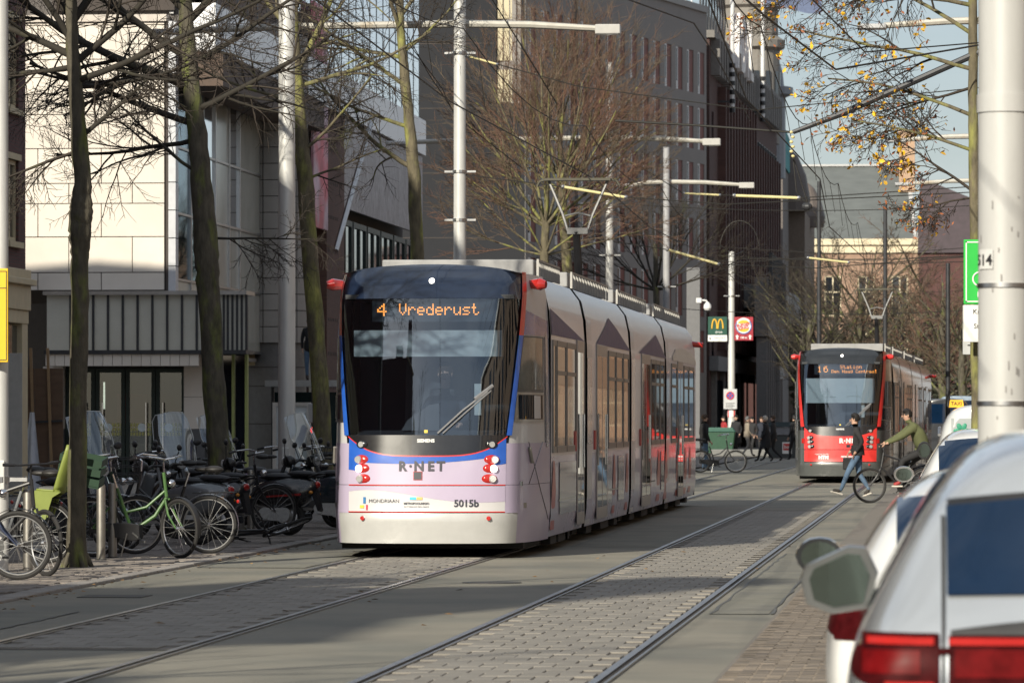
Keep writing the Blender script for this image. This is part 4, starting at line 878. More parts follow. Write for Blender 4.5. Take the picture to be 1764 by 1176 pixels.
    if kind == 'lilac':      # printed scene on the side: mountains, boats, blue blocks
        vi = M("print_violet", (.04, .035, .13), .4, spec=.3); rd = M("print_red", (.42, .07, .07), .35, coat=.2); gb = M("print_grey_blue", (.26, .29, .34), .25, coat=.6)
        def sp(pts, m_, nm, o_=.010):
            for sg in (-1, 1):
                n = len(pts); c_ = (sum(p[0] for p in pts) / n, sum(p[1] for p in pts) / n)
                b = MB(); b.add([(sg * (side_x(z) + o_), yy, z) for yy, z in pts + [c_]], [(i, (i + 1) % n, n) for i in range(n)]); b.build(nm, m_, t)
        for y0, y1, yp, zp in ((2.45, 7.6, 2.46, 2.98), (9.7, 16.6, 12.6, 3.08), (18.5, 25.6, 23.2, 3.02)):
            n = 6; L1 = [(lerp(y0, yp, k / n), lerp(2.66, zp, k / n)) for k in range(n)] if yp - y0 > .5 else [(y0, 2.66)]
            sp(L1 + [(yp, zp)] + [(lerp(yp, y1, k / n), lerp(zp, 2.66, k / n)) for k in range(1, n + 1)], vi, "violet_mountain")
        sp([(27.5, 2.66), (35, 2.66), (35, 2.72), (33.8, 2.86), (31, 2.90), (28.6, 2.87), (27.5, 2.72)], M("print_pale", (.55, .57, .55), .3), "pale_cloud")
        for yb in (2.75, 10.9, 13.2, 15.9, 19.6, 21.3, 23.6, 25.6, 29.0, 31.5, 33.0):
            w_ = .28 if yb < 20 else .42; sp([(yb - w_, .28), (yb + w_, .28), (yb + w_, .75), (yb + .1, 1.12), (yb - .1, 1.12), (yb - w_, .75)], rd, "red_boat")
        for ya, yb in ((3.6, 6.2), (11.6, 12.7), (14.0, 15.2), (20.2, 20.9), (24.2, 25.0), (30, 30.8)): sp([(ya, .45), (yb, .45), (yb, 1.10), (ya, 1.10)], gb, "grey_blue_block")
        for ya in (3.4, 11.3, 20.0): sp([(ya, .62), (ya + 2.6, .62), (ya + 2.6, .635), (ya, .635)], K['blk'], "panel_seam", .013)
        for k in range(6): sp([(2.42, .3), (2.45, .3), (2.45, 3.3), (2.42, 3.3)], K['blk'], "panel_seam", .002) if k == 0 else None
    # ---- pantograph
    if pant:
        py_, zh = pant; zk = 4.72; yk = py_ - .5; yh = yk + .15
        pg = MB().tube([(0, py_, 3.6), (-.02, yk, zk)], [.075, .06], 8).build("pantograph_arm", black, t, smooth=True)
        q = MB(); q.bar((-.17, yk, zk), (.17, yk, zk), .08, .10)
        for sg in (-1, 1): q.tube([(sg * .16, yk, zk), (sg * .25, yk + .05, zk + .28), (sg * .50, yh, zh - .02)], .024, 6)
        q.tube([(-.21, yk + .03, zk + .25), (0, yk + .05, zk + .30), (.21, yk + .03, zk + .25)], .016, 6); q.build("pantograph_frame", M("panto_grey", (.20, .20, .20), .5, .4), pg, smooth=True)
        hd = MB(); hd.box(-.54, .54, yh - .14, yh + .14, zh - .05, zh - .01)
        for sg in (-1, 1): hd.tube([(sg * .54, yh, zh - .03), (sg * .64, yh, zh - .06), (sg * .68, yh, zh - .14)], .02, 6)
        hd.build("contact_strip", M("carbon_strip", (.07, .065, .045), .6), pg)
    if kind == 'red': t.rotation_euler = (0, 0, -R(1.45))
    return t
LN = [7.9, 8.75, 8.85, 9.5]
tram1 = tram("tram", "white and lilac tram with printed mountains, number 5015b, showing line 4", (TRK[0], 55.6, .0), 'lilac', LN,
             [(6.35, 7.5), (9.75, 11.7), (19.2, 21.3), (29.0, 30.6)], [(2.55, 3.05), (3.15, 4.55), (4.65, 6.1), (11.95, 13.4), (13.5, 14.9), (15.0, 16.2), (21.5, 22.6), (22.7, 23.8), (23.9, 25.0), (27.1, 28.7), (30.9, 32.4), (32.5, 34.2)], (23.2, 5.6))
tram2 = tram("tram", "red and grey tram with red pillars, showing line 16", (TRK[1], 122.5, .0), 'red', LN,
             [(6.35, 7.5), (9.75, 11.7), (19.2, 21.3), (29.0, 30.6)], [(2.55, 3.05), (3.15, 4.55), (4.65, 6.1), (11.95, 13.4), (13.5, 14.9), (15.0, 16.2), (21.5, 22.6), (22.7, 23.8), (23.9, 25.0), (27.1, 28.7), (30.9, 32.4), (32.5, 34.2)], (23.2, 5.6))
# ------------------------------------------------------------------ trees
def segs_mesh(name, P0, P1, R0, R1, m, k=4):
    """many tapered twig segments as one mesh (numpy)"""
    P0, P1 = np.array(P0, float), np.array(P1, float); R0, R1 = np.array(R0), np.array(R1); n = len(P0)
    d = P1 - P0; d /= np.maximum(np.linalg.norm(d, axis=1, keepdims=True), 1e-9)
    up = np.where(np.abs(d[:, 2:3]) < .9, np.array([[0, 0, 1.0]]), np.array([[1.0, 0, 0]])); u = np.cross(d, up); u /= np.linalg.norm(u, axis=1, keepdims=True); v = np.cross(d, u)
    a = 2 * np.pi * np.arange(k) / k; ring = np.cos(a)[None, :, None] * u[:, None, :] + np.sin(a)[None, :, None] * v[:, None, :]
    V = np.concatenate([P0[:, None, :] + ring * R0[:, None, None], P1[:, None, :] + ring * R1[:, None, None]], axis=1).reshape(-1, 3)
    j = np.arange(k); f = np.stack([j, (j + 1) % k, k + (j + 1) % k, k + j], 1); F = (f[None] + (np.arange(n) * 2 * k)[:, None, None]).reshape(-1, 4)
    me = bpy.data.meshes.new(name); me.vertices.add(len(V)); me.vertices.foreach_set('co', V.ravel()); me.loops.add(F.size); me.loops.foreach_set('vertex_index', F.ravel())
    me.polygons.add(len(F)); me.polygons.foreach_set('loop_start', np.arange(0, F.size, 4)); me.materials.append(m); me.update(calc_edges=True)
    me.polygons.foreach_set('use_smooth', np.ones(len(F), bool)); return me
def rv(rg): return Vector((rg.gauss(0, 1), rg.gauss(0, 1), rg.gauss(0, 1))).normalized()
class Tree:
    def __init__(s, seed): s.rg = random.Random(seed); s.big = MB(); s.trunk = MB(); s.P0 = []; s.P1 = []; s.R0 = []; s.R1 = []; s.tips = []
    def limb(s, p, d, L, r, lev, st):
        """st: dict(levels, kids, ang, ratio, wander, up, seg)"""
        rg = s.rg; n = max(3, int(L / st['seg'][min(lev, len(st['seg']) - 1)])); pts = [p.copy()]; d = d.normalized(); q = p.copy(); dirs = []
        for i in range(n):
            d = (d + rv(rg) * st['wander'] * (1 + .5 * lev) + Vector((0, 0, st['up'][min(lev, len(st['up']) - 1)]))).normalized(); q = q + d * (L / n); pts.append(q.copy()); dirs.append(d.copy())
        rs = [r * (1 - .62 * i / n) for i in range(n + 1)]
        if r > .02: s.big.tube(pts, rs, 7 if r > .05 else 5, cap=False)
        else:
            for i in range(n): s.P0.append(tuple(pts[i])); s.P1.append(tuple(pts[i + 1])); s.R0.append(rs[i]); s.R1.append(rs[i + 1])
        s.tips.append((pts[-1], dirs[-1]))
        if lev >= st['levels']: return
        nk = st['kids'][lev]; nk = rg.randint(nk[0], nk[1])
        for c in range(nk):
            f = (c + rg.uniform(.2, .9)) / nk; f = st.get('start', .15) + (1 - st.get('start', .15)) * f; i = min(n - 1, int(f * n)); b = pts[i].lerp(pts[i + 1], f * n - i if f * n - i <= 1 else 1)
            ax = dirs[i].cross(rv(rg)).normalized(); a = R(rg.uniform(*st['ang'])); nd = Matrix.Rotation(a, 3, ax) @ dirs[i]
            cr = max(st.get('rmin', .0035), rs[i] * rg.uniform(.42, .62)); cl = L * rg.uniform(*st['ratio']) * (1 - .35 * f)
            s.limb(b, nd, cl, cr, lev + 1, st)
    def finish(s, root, bark, twig, limb=None):
        if s.trunk.f: s.trunk.build("trunk", bark, root, smooth=True, sharp=80)
        if s.big.f: s.big.build("limbs" if s.trunk.f else "trunk", limb or bark, root, smooth=True, sharp=80)
        for c_ in root.children:
            if c_.name.startswith("limbs"): tag(c_, kind="stuff")
        if s.P0: ob("crown", segs_mesh("crown", s.P0, s.P1, s.R0, s.R1, twig), root)
limb_d = M("dark_limb_bark", (.028, .024, .018), .92, var=.35, scale=5, c2=(.075, .075, .04), c2pos=.66)
bark = M("mossy_bark", (.078, .069, .050), .92, var=.5, scale=12, bump=.8, bscale=26, stretch=(1, 1, .35), c2=(.115, .13, .035), c2pos=.60)
bark_lit = M("sunlit_ochre_bark", (.115, .098, .062), .9, var=.5, scale=10, bump=.8, bscale=24, stretch=(1, 1, .35), c2=(.20, .20, .06), c2pos=.56)  # lighter copy of the bark: sunlight put into its ochre colour
twig_d = M("dark_twig", (.040, .031, .024), .9, var=.3, scale=3, c2=(.12, .13, .05), c2pos=.70); twig_r = M("red_brown_twig", (.140, .074, .050), .9, var=.35, scale=2, c2=(.125, .095, .065), c2pos=.5)
ST_L = dict(levels=3, kids=[(8, 10), (6, 8), (4, 6)], ang=(28, 62), ratio=(.42, .68), wander=.10, up=[.045, -.005, -.03, -.02], seg=[.28, .2, .14, .10], start=.12, rmin=.0042)
def street_tree(label, base, trunk, limbs, st, seed, bk, tw, group="bare trees along the street"):
    """trunk: list of (px, py, radius) at the tree's own distance; limbs: (px, py, angle from right in degrees seen from the street, depth, length, radius)"""
    Y = base; X0 = trunk[0]; root = thing("bare_tree", label, "tree", (X_at(trunk[0][0], Y), Y, 0.05), group=group); o = Vector(root.location)
    T = Tree(seed); pts = [at(px, py, Y) - o for px, py, _ in trunk]; pts[0].z = -.15
    rs = [r * .86 for _, _, r in trunk]
    P2 = []; R2 = []
    for i in range(len(pts) - 1):
        n = 5
        for q in range(n):
            f = q / n; P2.append(pts[i].lerp(pts[i + 1], f) + Vector((T.rg.uniform(-1, 1), T.rg.uniform(-1, 1), 0)) * rs[i] * .08); R2.append(lerp(rs[i], rs[i + 1], f) * T.rg.uniform(.95, 1.06))
    P2.append(pts[-1]); R2.append(rs[-1]); R2[0] *= 1.35; R2[1] *= 1.1
    T.trunk.tube(P2, R2, 16)
    for px, py, ang, dep, L_, r in limbs:
        p = at(px, py, Y) - o; a = R(ang); d = Vector((math.cos(a), dep, math.sin(a)))
        T.limb(p, d, L_, r, 0, st)
    # root flare
    for k in range(5):
        a = k * 1.257 + .3; T.trunk.tube([(0, 0, .28), (math.cos(a) * rs[0] * 1.1, math.sin(a) * rs[0] * 1.1, .08), (math.cos(a) * rs[0] * 1.9, math.sin(a) * rs[0] * 1.9, -.06)], [rs[0] * .45, rs[0] * .35, rs[0] * .12], 6)
    T.finish(root, bk, tw, limb_d if bk is bark else None); return root, T
street_tree("bare tree with a swollen knot on its trunk beside two steel bollards", 51.0,
            [(131, 985, .125), (134, 800, .118), (137, 560, .112), (137, 450, .114), (138, 410, .138), (139, 375, .152), (141, 345, .132), (142, 315, .112), (134, 200, .10), (126, 100, .085), (122, 0, .075), (118, -160, .06)],
            [(120, 95, 158, .2, 2.0, .045), (122, 70, 120, -.2, 1.7, .04), (128, 110, 35, .3, 2.2, .045), (130, 140, 18, -.3, 2.4, .04), (136, 240, 40, .1, 1.2, .03), (124, 40, 60, .2, 2.4, .05), (124, 30, 130, .5, 2.2, .05), (136, 260, 205, -.2, 1.3, .02), (126, 115, 195, .4, 1.8, .03), (120, -40, 30, -.4, 2.6, .05), (120, -60, 150, .3, 2.6, .05), (130, 150, 0, .6, 1.8, .03)], ST_L, 11, bark, twig_d)
street_tree("bare tree with bright green moss down one side between the parked scooters", 68.0,
            [(385, 919, .22), (378, 780, .20), (368, 640, .19), (358, 480, .19), (356, 430, .215), (345, 280, .17), (332, 160, .145), (322, 60, .13), (316, -40, .11), (310, -200, .08)],
            [(330, 150, 160, -.2, 3.2, .075), (338, 215, 168, .1, 2.6, .055), (326, 100, 150, .3, 2.8, .06), (326, 110, 25, .2, 2.2, .05), (335, 190, 12, -.2, 2.4, .05), (322, 40, 45, .2, 3.0, .06), (320, 20, 130, -.3, 3.0, .06), (318, -30, 75, 0, 3.0, .06), (340, 240, 195, .4, 2.4, .04), (345, 300, 150, -.4, 1.6, .03), (358, 410, -8, .1, 1.5, .022), (330, 130, 178, .5, 3.0, .05)], ST_L, 12, bark, twig_d)
street_tree("slender leaning tree with sunlit ochre bark behind the smooth lamp pole", 83.0,
            [(562, 905, .20), (557, 780, .19), (548, 620, .175), (536, 460, .165), (527, 330, .17), (518, 230, .14), (510, 120, .12), (506, 30, .10), (500, -120, .08)],
            [(512, 120, 60, .2, 2.8, .06), (516, 180, 160, -.1, 2.2, .04), (522, 260, 30, -.2, 1.8, .035), (508, 60, 130, .3, 3.0, .05), (506, 20, 70, 0, 3, .05), (512, 150, 20, .4, 2.6, .045), (505, 0, 35, -.4, 3.0, .05), (526, 310, 15, .1, 1.5, .028)], ST_L, 13, bark_lit, twig_d)
street_tree("bare tree with yellow green mossy trunk rising behind the lilac tram", 98.0,
            [(722, 880, .20), (720, 600, .18), (718, 440, .165), (714, 310, .16), (707, 230, .135), (697, 130, .12), (690, 50, .10), (688, -80, .08)],
            [(700, 150, 140, .1, 2.8, .05), (706, 220, 165, -.2, 2.6, .045), (712, 290, 155, .2, 3.0, .055), (694, 100, 165, .3, 2.8, .05), (692, 60, 110, -.2, 2.8, .05), (690, 30, 60, .2, 2.6, .05), (690, 10, 150, -.3, 3.0, .05), (696, 90, 35, .2, 1.8, .035)], ST_L, 14, bark_lit, twig_d)
ST_U = dict(levels=3, kids=[(7, 9), (6, 8), (4, 6)], ang=(16, 42), ratio=(.45, .72), wander=.07, up=[.06, .05, .035, .02], seg=[.5, .35, .28, .2], start=.2, rmin=.0056)
for lab, Y, tr, seed in (("twiggy red brown tree left of the slim white lamp post", 131.0, [(934, 860, .17), (936, 600, .16), (938, 440, .14), (940, 380, .12)], 21), ("red brown twiggy tree hiding the grey office windows", 137.0, [(990, 850, .20), (986, 600, .19), (975, 430, .17), (968, 330, .15), (965, 290, .12)], 22)):
    X, Yb = tr[-1][0], tr[-1][1]
    lm_ = [(X, Yb + 10, a, d_, L_, .05) for a, d_, L_ in ((90, 0, 4.6), (70, .3, 4.2), (110, -.3, 4.2), (50, -.3, 3.8), (130, .3, 3.8), (35, .2, 3.4), (146, -.2, 3.2), (80, -.5, 4), (100, .5, 4), (20, .3, 3.0), (160, 0, 2.9), (60, .6, 3.5))]
    lm_ += [(tr[-2][0], tr[-2][1], a, d_, 2.8, .035) for a, d_ in ((150, .2), (30, -.2), (170, -.2), (10, .3), (120, -.6), (60, -.6))]
    street_tree(lab, Y, tr, lm_, ST_U, seed, bark_lit, twig_r)
# the dark bare tree in front of the grey office and the next one
street_tree("small black branched tree behind the slim white lamp post", 176.0, [(1131, 800, .16), (1131, 600, .14), (1130, 480, .12), (1129, 420, .09)], [(1130, 500, a, d_, 3.4, .05) for a, d_ in ((90, 0), (60, .3), (120, .3), (30, -.2), (150, .2), (10, .1), (170, -.2), (75, -.6), (105, .6))], ST_U, 23, bark, twig_d)
# right-hand tree with the last yellow leaves
ST_R = dict(levels=3, kids=[(8, 10), (6, 8), (4, 6)], ang=(25, 60), ratio=(.42, .66), wander=.12, up=[.0, -.03, -.05, -.04], seg=[.3, .22, .16, .12], start=.2, rmin=.004)
rt, TR = street_tree("tree with the last yellow leaves beside the green bicycle parking sign", 60.0,
            [(1682, 950, .078), (1681, 700, .072), (1680, 500, .072), (1678, 300, .078), (1676, 160, .07), (1676, 0, .06), (1676, -200, .05)],
            [(1677, 330, 150, .1, 1.2, .02), (1677, 260, 165, -.2, 1.5, .025), (1676, 200, 160, .2, 1.9, .028), (1676, 120, 158, -.1, 2.2, .03), (1676, 60, 150, .2, 2.2, .03), (1676, 10, 165, -.2, 2.3, .03), (1676, -40, 175, .1, 2.2, .03), (1676, -90, 190, -.1, 2.3, .03), (1676, 40, 30, .3, 1.8, .028), (1676, -120, 140, .4, 2.2, .03), (1677, 150, 200, .3, 1.4, .02), (1678, 340, 185, .3, .9, .014)], ST_R, 31, bark_lit, twig_d, group="trees along the parked cars")
rg = random.Random(9); yl = MB()
for p, d in TR.tips:
    zz = p.z
    if rg.random() > (.085 if zz > 4.4 else .015): continue
    for _ in range(rg.randint(1, 3)):
        c = p + rv(rg) * .06; a = rv(rg); b_ = a.cross(rv(rg)).normalized(); s_ = rg.uniform(.018, .034); n_ = a.cross(b_) * s_ * .3
        yl.add([c + a * s_ * 1.5, c + a * s_ * .5 + b_ * s_ * .8 + n_, c - a * s_ * .6 + b_ * s_ * .6 + n_, c - a * s_, c - a * s_ * .6 - b_ * s_ * .6 + n_, c + a * s_ * .5 - b_ * s_ * .8 + n_], [(0, 1, 2, 3), (0, 3, 4, 5)])
tag(yl.build("leaves", M("yellow_leaf", (.62, .36, .02), .6, var=.3, rnd=.45, scale=2), rt), kind='stuff')
rb = MB()
for p, d in TR.tips:
    if rg.random() > .26: continue
    c = p + rv(rg) * .05; a = rv(rg); b_ = a.cross(rv(rg)).normalized(); s_ = rg.uniform(.015, .028); rb.add([c + a * s_ * 1.6, c + b_ * s_ * .6, c - a * s_ * 1.6, c - b_ * s_ * .6], [(0, 1, 2), (0, 2, 3)])
tag(rb.build("dry_leaves", M("rust_leaf", (.26, .085, .03), .7, var=.3, rnd=.3), rt), kind='stuff')
# leafless avenue at the end of the street
ST_F = dict(levels=3, kids=[(6, 7), (5, 6), (3, 5)], ang=(18, 50), ratio=(.42, .66), wander=.10, up=[.05, .03, .0, 0], seg=[.7, .5, .4, .35], start=.2, rmin=.010)
far_src = []
for k in range(3):
    T = Tree(50 + k); T.big.tube([(0, 0, -.2), (.1, 0, 2.2), (0, .1, 4.5), (.1, 0, 7)], [.24, .2, .17, .12], 8)
    for a in range(13):
        an = a * 2.4; zz = 2.4 + 4.4 * a / 13
        T.limb(Vector((0, 0, zz)), Vector((math.cos(an), math.sin(an), .9)), T.rg.uniform(2.8, 4.4), .06, 0, ST_F)
    far_src.append((T.big.mesh("trunk", bark, True, 80), segs_mesh("crown", T.P0, T.P1, T.R0, T.R1, twig_d if k < 2 else twig_r, 3)))
spots = [(1392, 236, 0, "bare dark tree left of the red tram's roof"), (1440, 252, 1, "dark bare tree rising straight behind the red tram"), (1486, 240, 0, "bare tree in front of the cream cornice"), (1532, 258, 1, "dark bare tree beside the slim dark mast"), (1580, 246, 2, "rust tinted bare tree before the purple roof"), (1622, 225, 2, "rust coloured twiggy tree beside the yellow leaved tree"), (1660, 205, 2, "russet tree behind the green bicycle sign"), (1410, 290, 1, "far bare tree before the sunlit brick wall"), (1500, 296, 0, "far bare tree under the slate roof"), (1556, 292, 1, "far bare tree below the brick chimney"), (1610, 300, 0, "far dark tree before the gabled house")]
for i, (px, Y, k, lab) in enumerate(spots):
    root = thing("bare_tree", lab, "tree", (X_at(px, Y), Y, 0), i * 1.3, group="bare trees at the end of the street"); s_ = .95 + .12 * ((i * 7) % 3); root.scale = (s_, s_, s_ * (.98 if i < 4 else .86))
    ob("trunk", far_src[k][0], root); ob("crown", far_src[k][1], root)
hedge = MB(); hr = random.Random(3)
for i in range(5200):
    c = Vector((hr.uniform(-9, 3.2), hr.uniform(262, 274), hr.uniform(0, 1) ** 1.3 * (5.5 + 1.5 * math.sin(i)))); a = rv(hr); b_ = a.cross(rv(hr)).normalized(); s_ = hr.uniform(.10, .22)
    hedge.add([c + a * s_, c + b_ * s_, c - a * s_, c - b_ * s_], [(0, 1, 2, 3)])
tag(hedge.build("shrubbery", M("dark_evergreen", (.030, .034, .020), .85, var=.4, rnd=.4)), "dark evergreen shrubs under the bare trees at the street's end", "shrubs", kind='stuff')
# the row goes on behind the camera: these trees throw the streaks of shade on the road
ST_B = dict(levels=2, kids=[(5, 6), (5, 6)], ang=(18, 50), ratio=(.42, .66), wander=.10, up=[.05, .03, .0, 0], seg=[.6, .4, .3], start=.25, rmin=.007)
T = Tree(77); T.big.tube([(0, 0, -.2), (.1, 0, 2.2), (0, .1, 4.5), (.1, 0, 7.5)], [.22, .18, .15, .09], 8)
for a in range(9):
    an = a * 2.4; T.limb(Vector((0, 0, 2.8 + 4.2 * a / 9)), Vector((math.cos(an), math.sin(an), .9)), T.rg.uniform(2.8, 4.2), .055, 0, ST_B)
thin = (T.big.mesh("trunk", bark, True, 80), segs_mesh("crown", T.P0, T.P1, T.R0, T.R1, twig_d, 3))
for i, (X, Y) in enumerate(((-10.6, 34.5), (-10.8, 18), (-10.6, 2), (-11.0, -14))):
    root = thing("bare_tree", ["bare tree before the side street, its shade streaking the rails", "bare tree beside the orange terrace's far kerb", "bare tree across the road from the silver car", "bare tree behind the photographer on the far pavement"][i], "tree", (X, Y, 0), i * 2.1, group="bare trees along the street"); root.scale = (.9, .9, .95)
    ob("trunk", thin[0], root); ob("crown", thin[1], root)
# ------------------------------------------------------------------ cars
def car_mesh(stations, sub=2):
    n = len(stations[0][1]); b = MB(); ring = 2 * (n - 1)
    for y, prof in stations:
        for x, z in prof: b.v.append((-x, y, z))
        for x, z in prof[-2:0:-1]: b.v.append((x, y, z))
    for i in range(len(stations) - 1):
        for j in range(ring): b.f.append((i * ring + j, i * ring + (j + 1) % ring, (i + 1) * ring + (j + 1) % ring, (i + 1) * ring + j)); b.m.append(0)
    for i in (0, len(stations) - 1):      # close the ends with quads between the mirrored points
        e = i * ring
        for j in range(n - 1):
            a, c = e + j, e + j + 1; ra, rc = e + (ring - j) % ring, e + (ring - j - 1) % ring
            f = (a, c, rc, ra) if len({a, c, rc, ra}) == 4 else tuple(dict.fromkeys((a, c, rc, ra)))
            if len(f) > 2: b.f.append(f); b.m.append(0)
    me = bpy.data.meshes.new("car_src"); me.from_pydata(b.v, [], b.f); fix_normals(me)
    o = bpy.data.objects.new("car_src", me); col.objects.link(o); m = o.modifiers.new("s", 'SUBSURF'); m.levels = sub; m.render_levels = sub
    dgx = bpy.context.evaluated_depsgraph_get(); out = bpy.data.meshes.new_from_object(o.evaluated_get(dgx)); bpy.data.objects.remove(o)
    out.polygons.foreach_set('use_smooth', [True] * len(out.polygons)); return out
class Skin:
    """puts panes, lamps and seams on a body by projecting them along an axis"""
    def __init__(s, me, parent): s.bvh = BVHTree.FromPolygons([v.co[:] for v in me.vertices], [p.vertices[:] for p in me.polygons]); s.par = parent
    def hit(s, p, d, off):
        h = s.bvh.ray_cast(Vector(p), Vector(d))
        if h[0] is None:
            h = s.bvh.find_nearest(Vector(p)); return h[0] - Vector(d) * off
        n = h[1] if h[1].dot(Vector(d)) < 0 else -h[1]; return h[0] + n * off
    def rear(s, x0, x1, zl, zu, name, m, off=.006, nu=14, nv=6, d=(0, 1, 0), parent=None):
        y = -3 if d[1] > 0 else 9
        return MB().grid(lambda a, b: s.hit((lerp(x0, x1, a), y, lerp(zl(lerp(x0, x1, a)), zu(lerp(x0, x1, a)), b)), d, off), nu, nv).build(name, m, parent or s.par, smooth=True)
    def side(s, sg, y0, y1, zl, zu, name, m, off=.006, nu=16, nv=4, parent=None):
        return MB().grid(lambda a, b: s.hit((sg * 3, lerp(y0, y1, a), lerp(zl(lerp(y0, y1, a)), zu(lerp(y0, y1, a)), b)), (-sg, 0, 0), off), nu, nv).build(name, m, parent or s.par, smooth=True)
    def top(s, x0, x1, y0, y1, name, m, off=.006, nu=10, nv=6):
        return MB().grid(lambda a, b: s.hit((lerp(x0, x1, a), lerp(y0, y1, b), 4), (0, 0, -1), off), nu, nv).build(name, m, s.par, smooth=True)
def wheels(t, y_rear, y_front, hw, r=.33):
    for y in (y_rear, y_front):
        for sg in (-1, 1):
            w_ = MB().lathe([(r * .62, -.10), (r * .93, -.11), (r, -.07), (r, .07), (r * .93, .11), (r * .62, .10)], axis='X', k=28).build("wheel", rubber, t, smooth=True, loc=(sg * (hw - .12), y, r))
            rm = MB().lathe([(.001, 0), (r * .2, .01), (r * .6, -.01), (r * .64, .03), (r * .64, -.09)], axis='X', k=20)
            for k in range(5):
                a = k * 1.2566; rm.bar((.02, 0, 0), (.02, math.cos(a) * r * .6, math.sin(a) * r * .6), .05, .02)
            rm.build("rim", alu, w_, loc=(sg * .09, 0, 0))
paint_s = M("silver_paint", (.50, .53, .56), .24, .55, var=.04, coat=1.0, scale=3); paint_w = M("white_paint", (.66, .66, .65), .3, var=.03, coat=1.0, scale=3); paint_d = M("dark_grey_paint", (.05, .055, .06), .28, .5, coat=1.0); paint_v = M("van_white_paint", (.55, .57, .58), .3, coat=.8, var=.05)
tail_red = M("tail_lamp_red", (.105, .004, .005), .30, spec=.03, var=.35, scale=14); tail_dark = M("tail_lamp_dark", (.042, .004, .005), .30, spec=.03, var=.5, scale=14); lamp_line = M("tail_lamp_line", (.36, .015, .012), .2, spec=.2)
car_glass = M("car_glass", (.004, .015, .040), .03, spec=.62, var=.25, scale=1.5); seam = M("panel_gap", (.012, .012, .013), .7)  # car glass: the reflected sky's blue is put into its base colour
P_ = lambda *a: list(a)
def mirror(t, loc, sg, w_, h_, body, m_glass=None, sharp=True):
    pent = [(-.5, .02), (-.42, .22), (.12, .5), (.34, .48), (.5, .1), (.40, -.42), (-.10, -.5), (-.42, -.36)] if sharp else [(.5 * math.cos(a) * (1 if abs(math.cos(a)) < .7 else .94), .5 * math.sin(a)) for a in [k * .3927 for k in range(16)]]
    pent = [(x * (-sg if sg > 0 else 1), z) for x, z in pent]
    hb = MB(); n = len(pent)
    rings = [(0, 1.0), (.03, 1.04), (.09, .96), (.15, .70), (.18, .30)]
    for dy, sc_ in rings: hb.v += [(x * w_ * sc_, dy, z * h_ * sc_) for x, z in pent]
    for i in range(len(rings) - 1):
        for j in range(n): hb.f.append((i * n + j, i * n + (j + 1) % n, (i + 1) * n + (j + 1) % n, (i + 1) * n + j)); hb.m.append(0)
    hb.f += [tuple(range(n)), tuple(range((len(rings) - 1) * n, len(rings) * n))]; hb.m += [0, 0]
    ho = hb.build("mirror", body, t, smooth=True, loc=loc, rot=(R(4), 0, -R(2) * sg), sharp=50)
    g = MB(); g.prism([(x * w_ * .80 + .0, z * h_ * .80) for x, z in pent], -.006, .01, 'Y'); g.build("mirror_glass", M("mirror_glass", (.20, .25, .23), .02, 1.0, var=.05), ho)  # a dark green reflection is put into the mirror's tint
    MB().bar((-sg * w_ * .3, .06, -h_ * .3), (-sg * (w_ * .5 + .10), .10, -h_ * .42), .07, .05).build("mirror_stalk", black, ho)
    return ho
# --- silver crossover in the foreground
CX, CY = .60, 14.0
c1 = thing("parked_car", "silver crossover with wide red tail lamp bar and rear window coloured by the sky", "car", (CX, CY, 0), group="cars parked along the kerb")
st1 = [(0.00, P_((0, .28), (.66, .28), (.74, .36), (.78, .55), (.76, .72), (.72, .80), (.60, .83), (.34, .84), (0, .84))),
       (0.05, P_((0, .22), (.74, .22), (.86, .33), (.905, .58), (.875, .86), (.81, .985), (.68, 1.02), (.36, 1.04), (0, 1.05))),
       (0.16, P_((0, .20), (.78, .20), (.90, .33), (.935, .60), (.905, .90), (.84, 1.04), (.69, 1.12), (.36, 1.15), (0, 1.16))),
       (0.36, P_((0, .20), (.80, .20), (.92, .34), (.945, .62), (.92, .92), (.865, 1.05), (.655, 1.38), (.36, 1.435), (0, 1.45))),
       (0.44, P_((0, .20), (.80, .20), (.92, .34), (.945, .62), (.92, .92), (.87, 1.05), (.625, 1.47), (.36, 1.555), (0, 1.575))),
       (0.80, P_((0, .20), (.80, .20), (.92, .34), (.945, .62), (.925, .92), (.88, 1.04), (.62, 1.535), (.38, 1.605), (0, 1.62))),
       (1.80, P_((0, .20), (.80, .20), (.92, .34), (.94, .62), (.925, .90), (.885, 1.00), (.63, 1.555), (.38, 1.62), (0, 1.635))),
       (2.60, P_((0, .20), (.80, .20), (.92, .34), (.94, .62), (.925, .88), (.88, .98), (.61, 1.46), (.37, 1.525), (0, 1.54))),
       (3.30, P_((0, .20), (.80, .20), (.92, .34), (.93, .60), (.91, .85), (.85, .95), (.70, 1.03), (.40, 1.07), (0, 1.08))),
       (4.00, P_((0, .22), (.78, .22), (.89, .34), (.90, .58), (.87, .80), (.80, .89), (.64, .94), (.38, .97), (0, .98))),
       (4.35, P_((0, .30), (.60, .30), (.68, .38), (.70, .52), (.68, .64), (.62, .70), (.52, .73), (.30, .74), (0, .74)))]
me1 = car_mesh(st1, 3); me1.materials.append(paint_s); ob("body", me1, c1); K1 = Skin(me1, c1)
K1.rear(-.622, .622, lambda x: 1.115 - .02 * x * x, lambda x: 1.405 - .10 * x * x, "rear_window", car_glass, .010, 24, 10)
K1.rear(-.62, .62, lambda x: 1.405 - .10 * x * x, lambda x: 1.425 - .10 * x * x, "window_seal", black, .008, 24, 2)
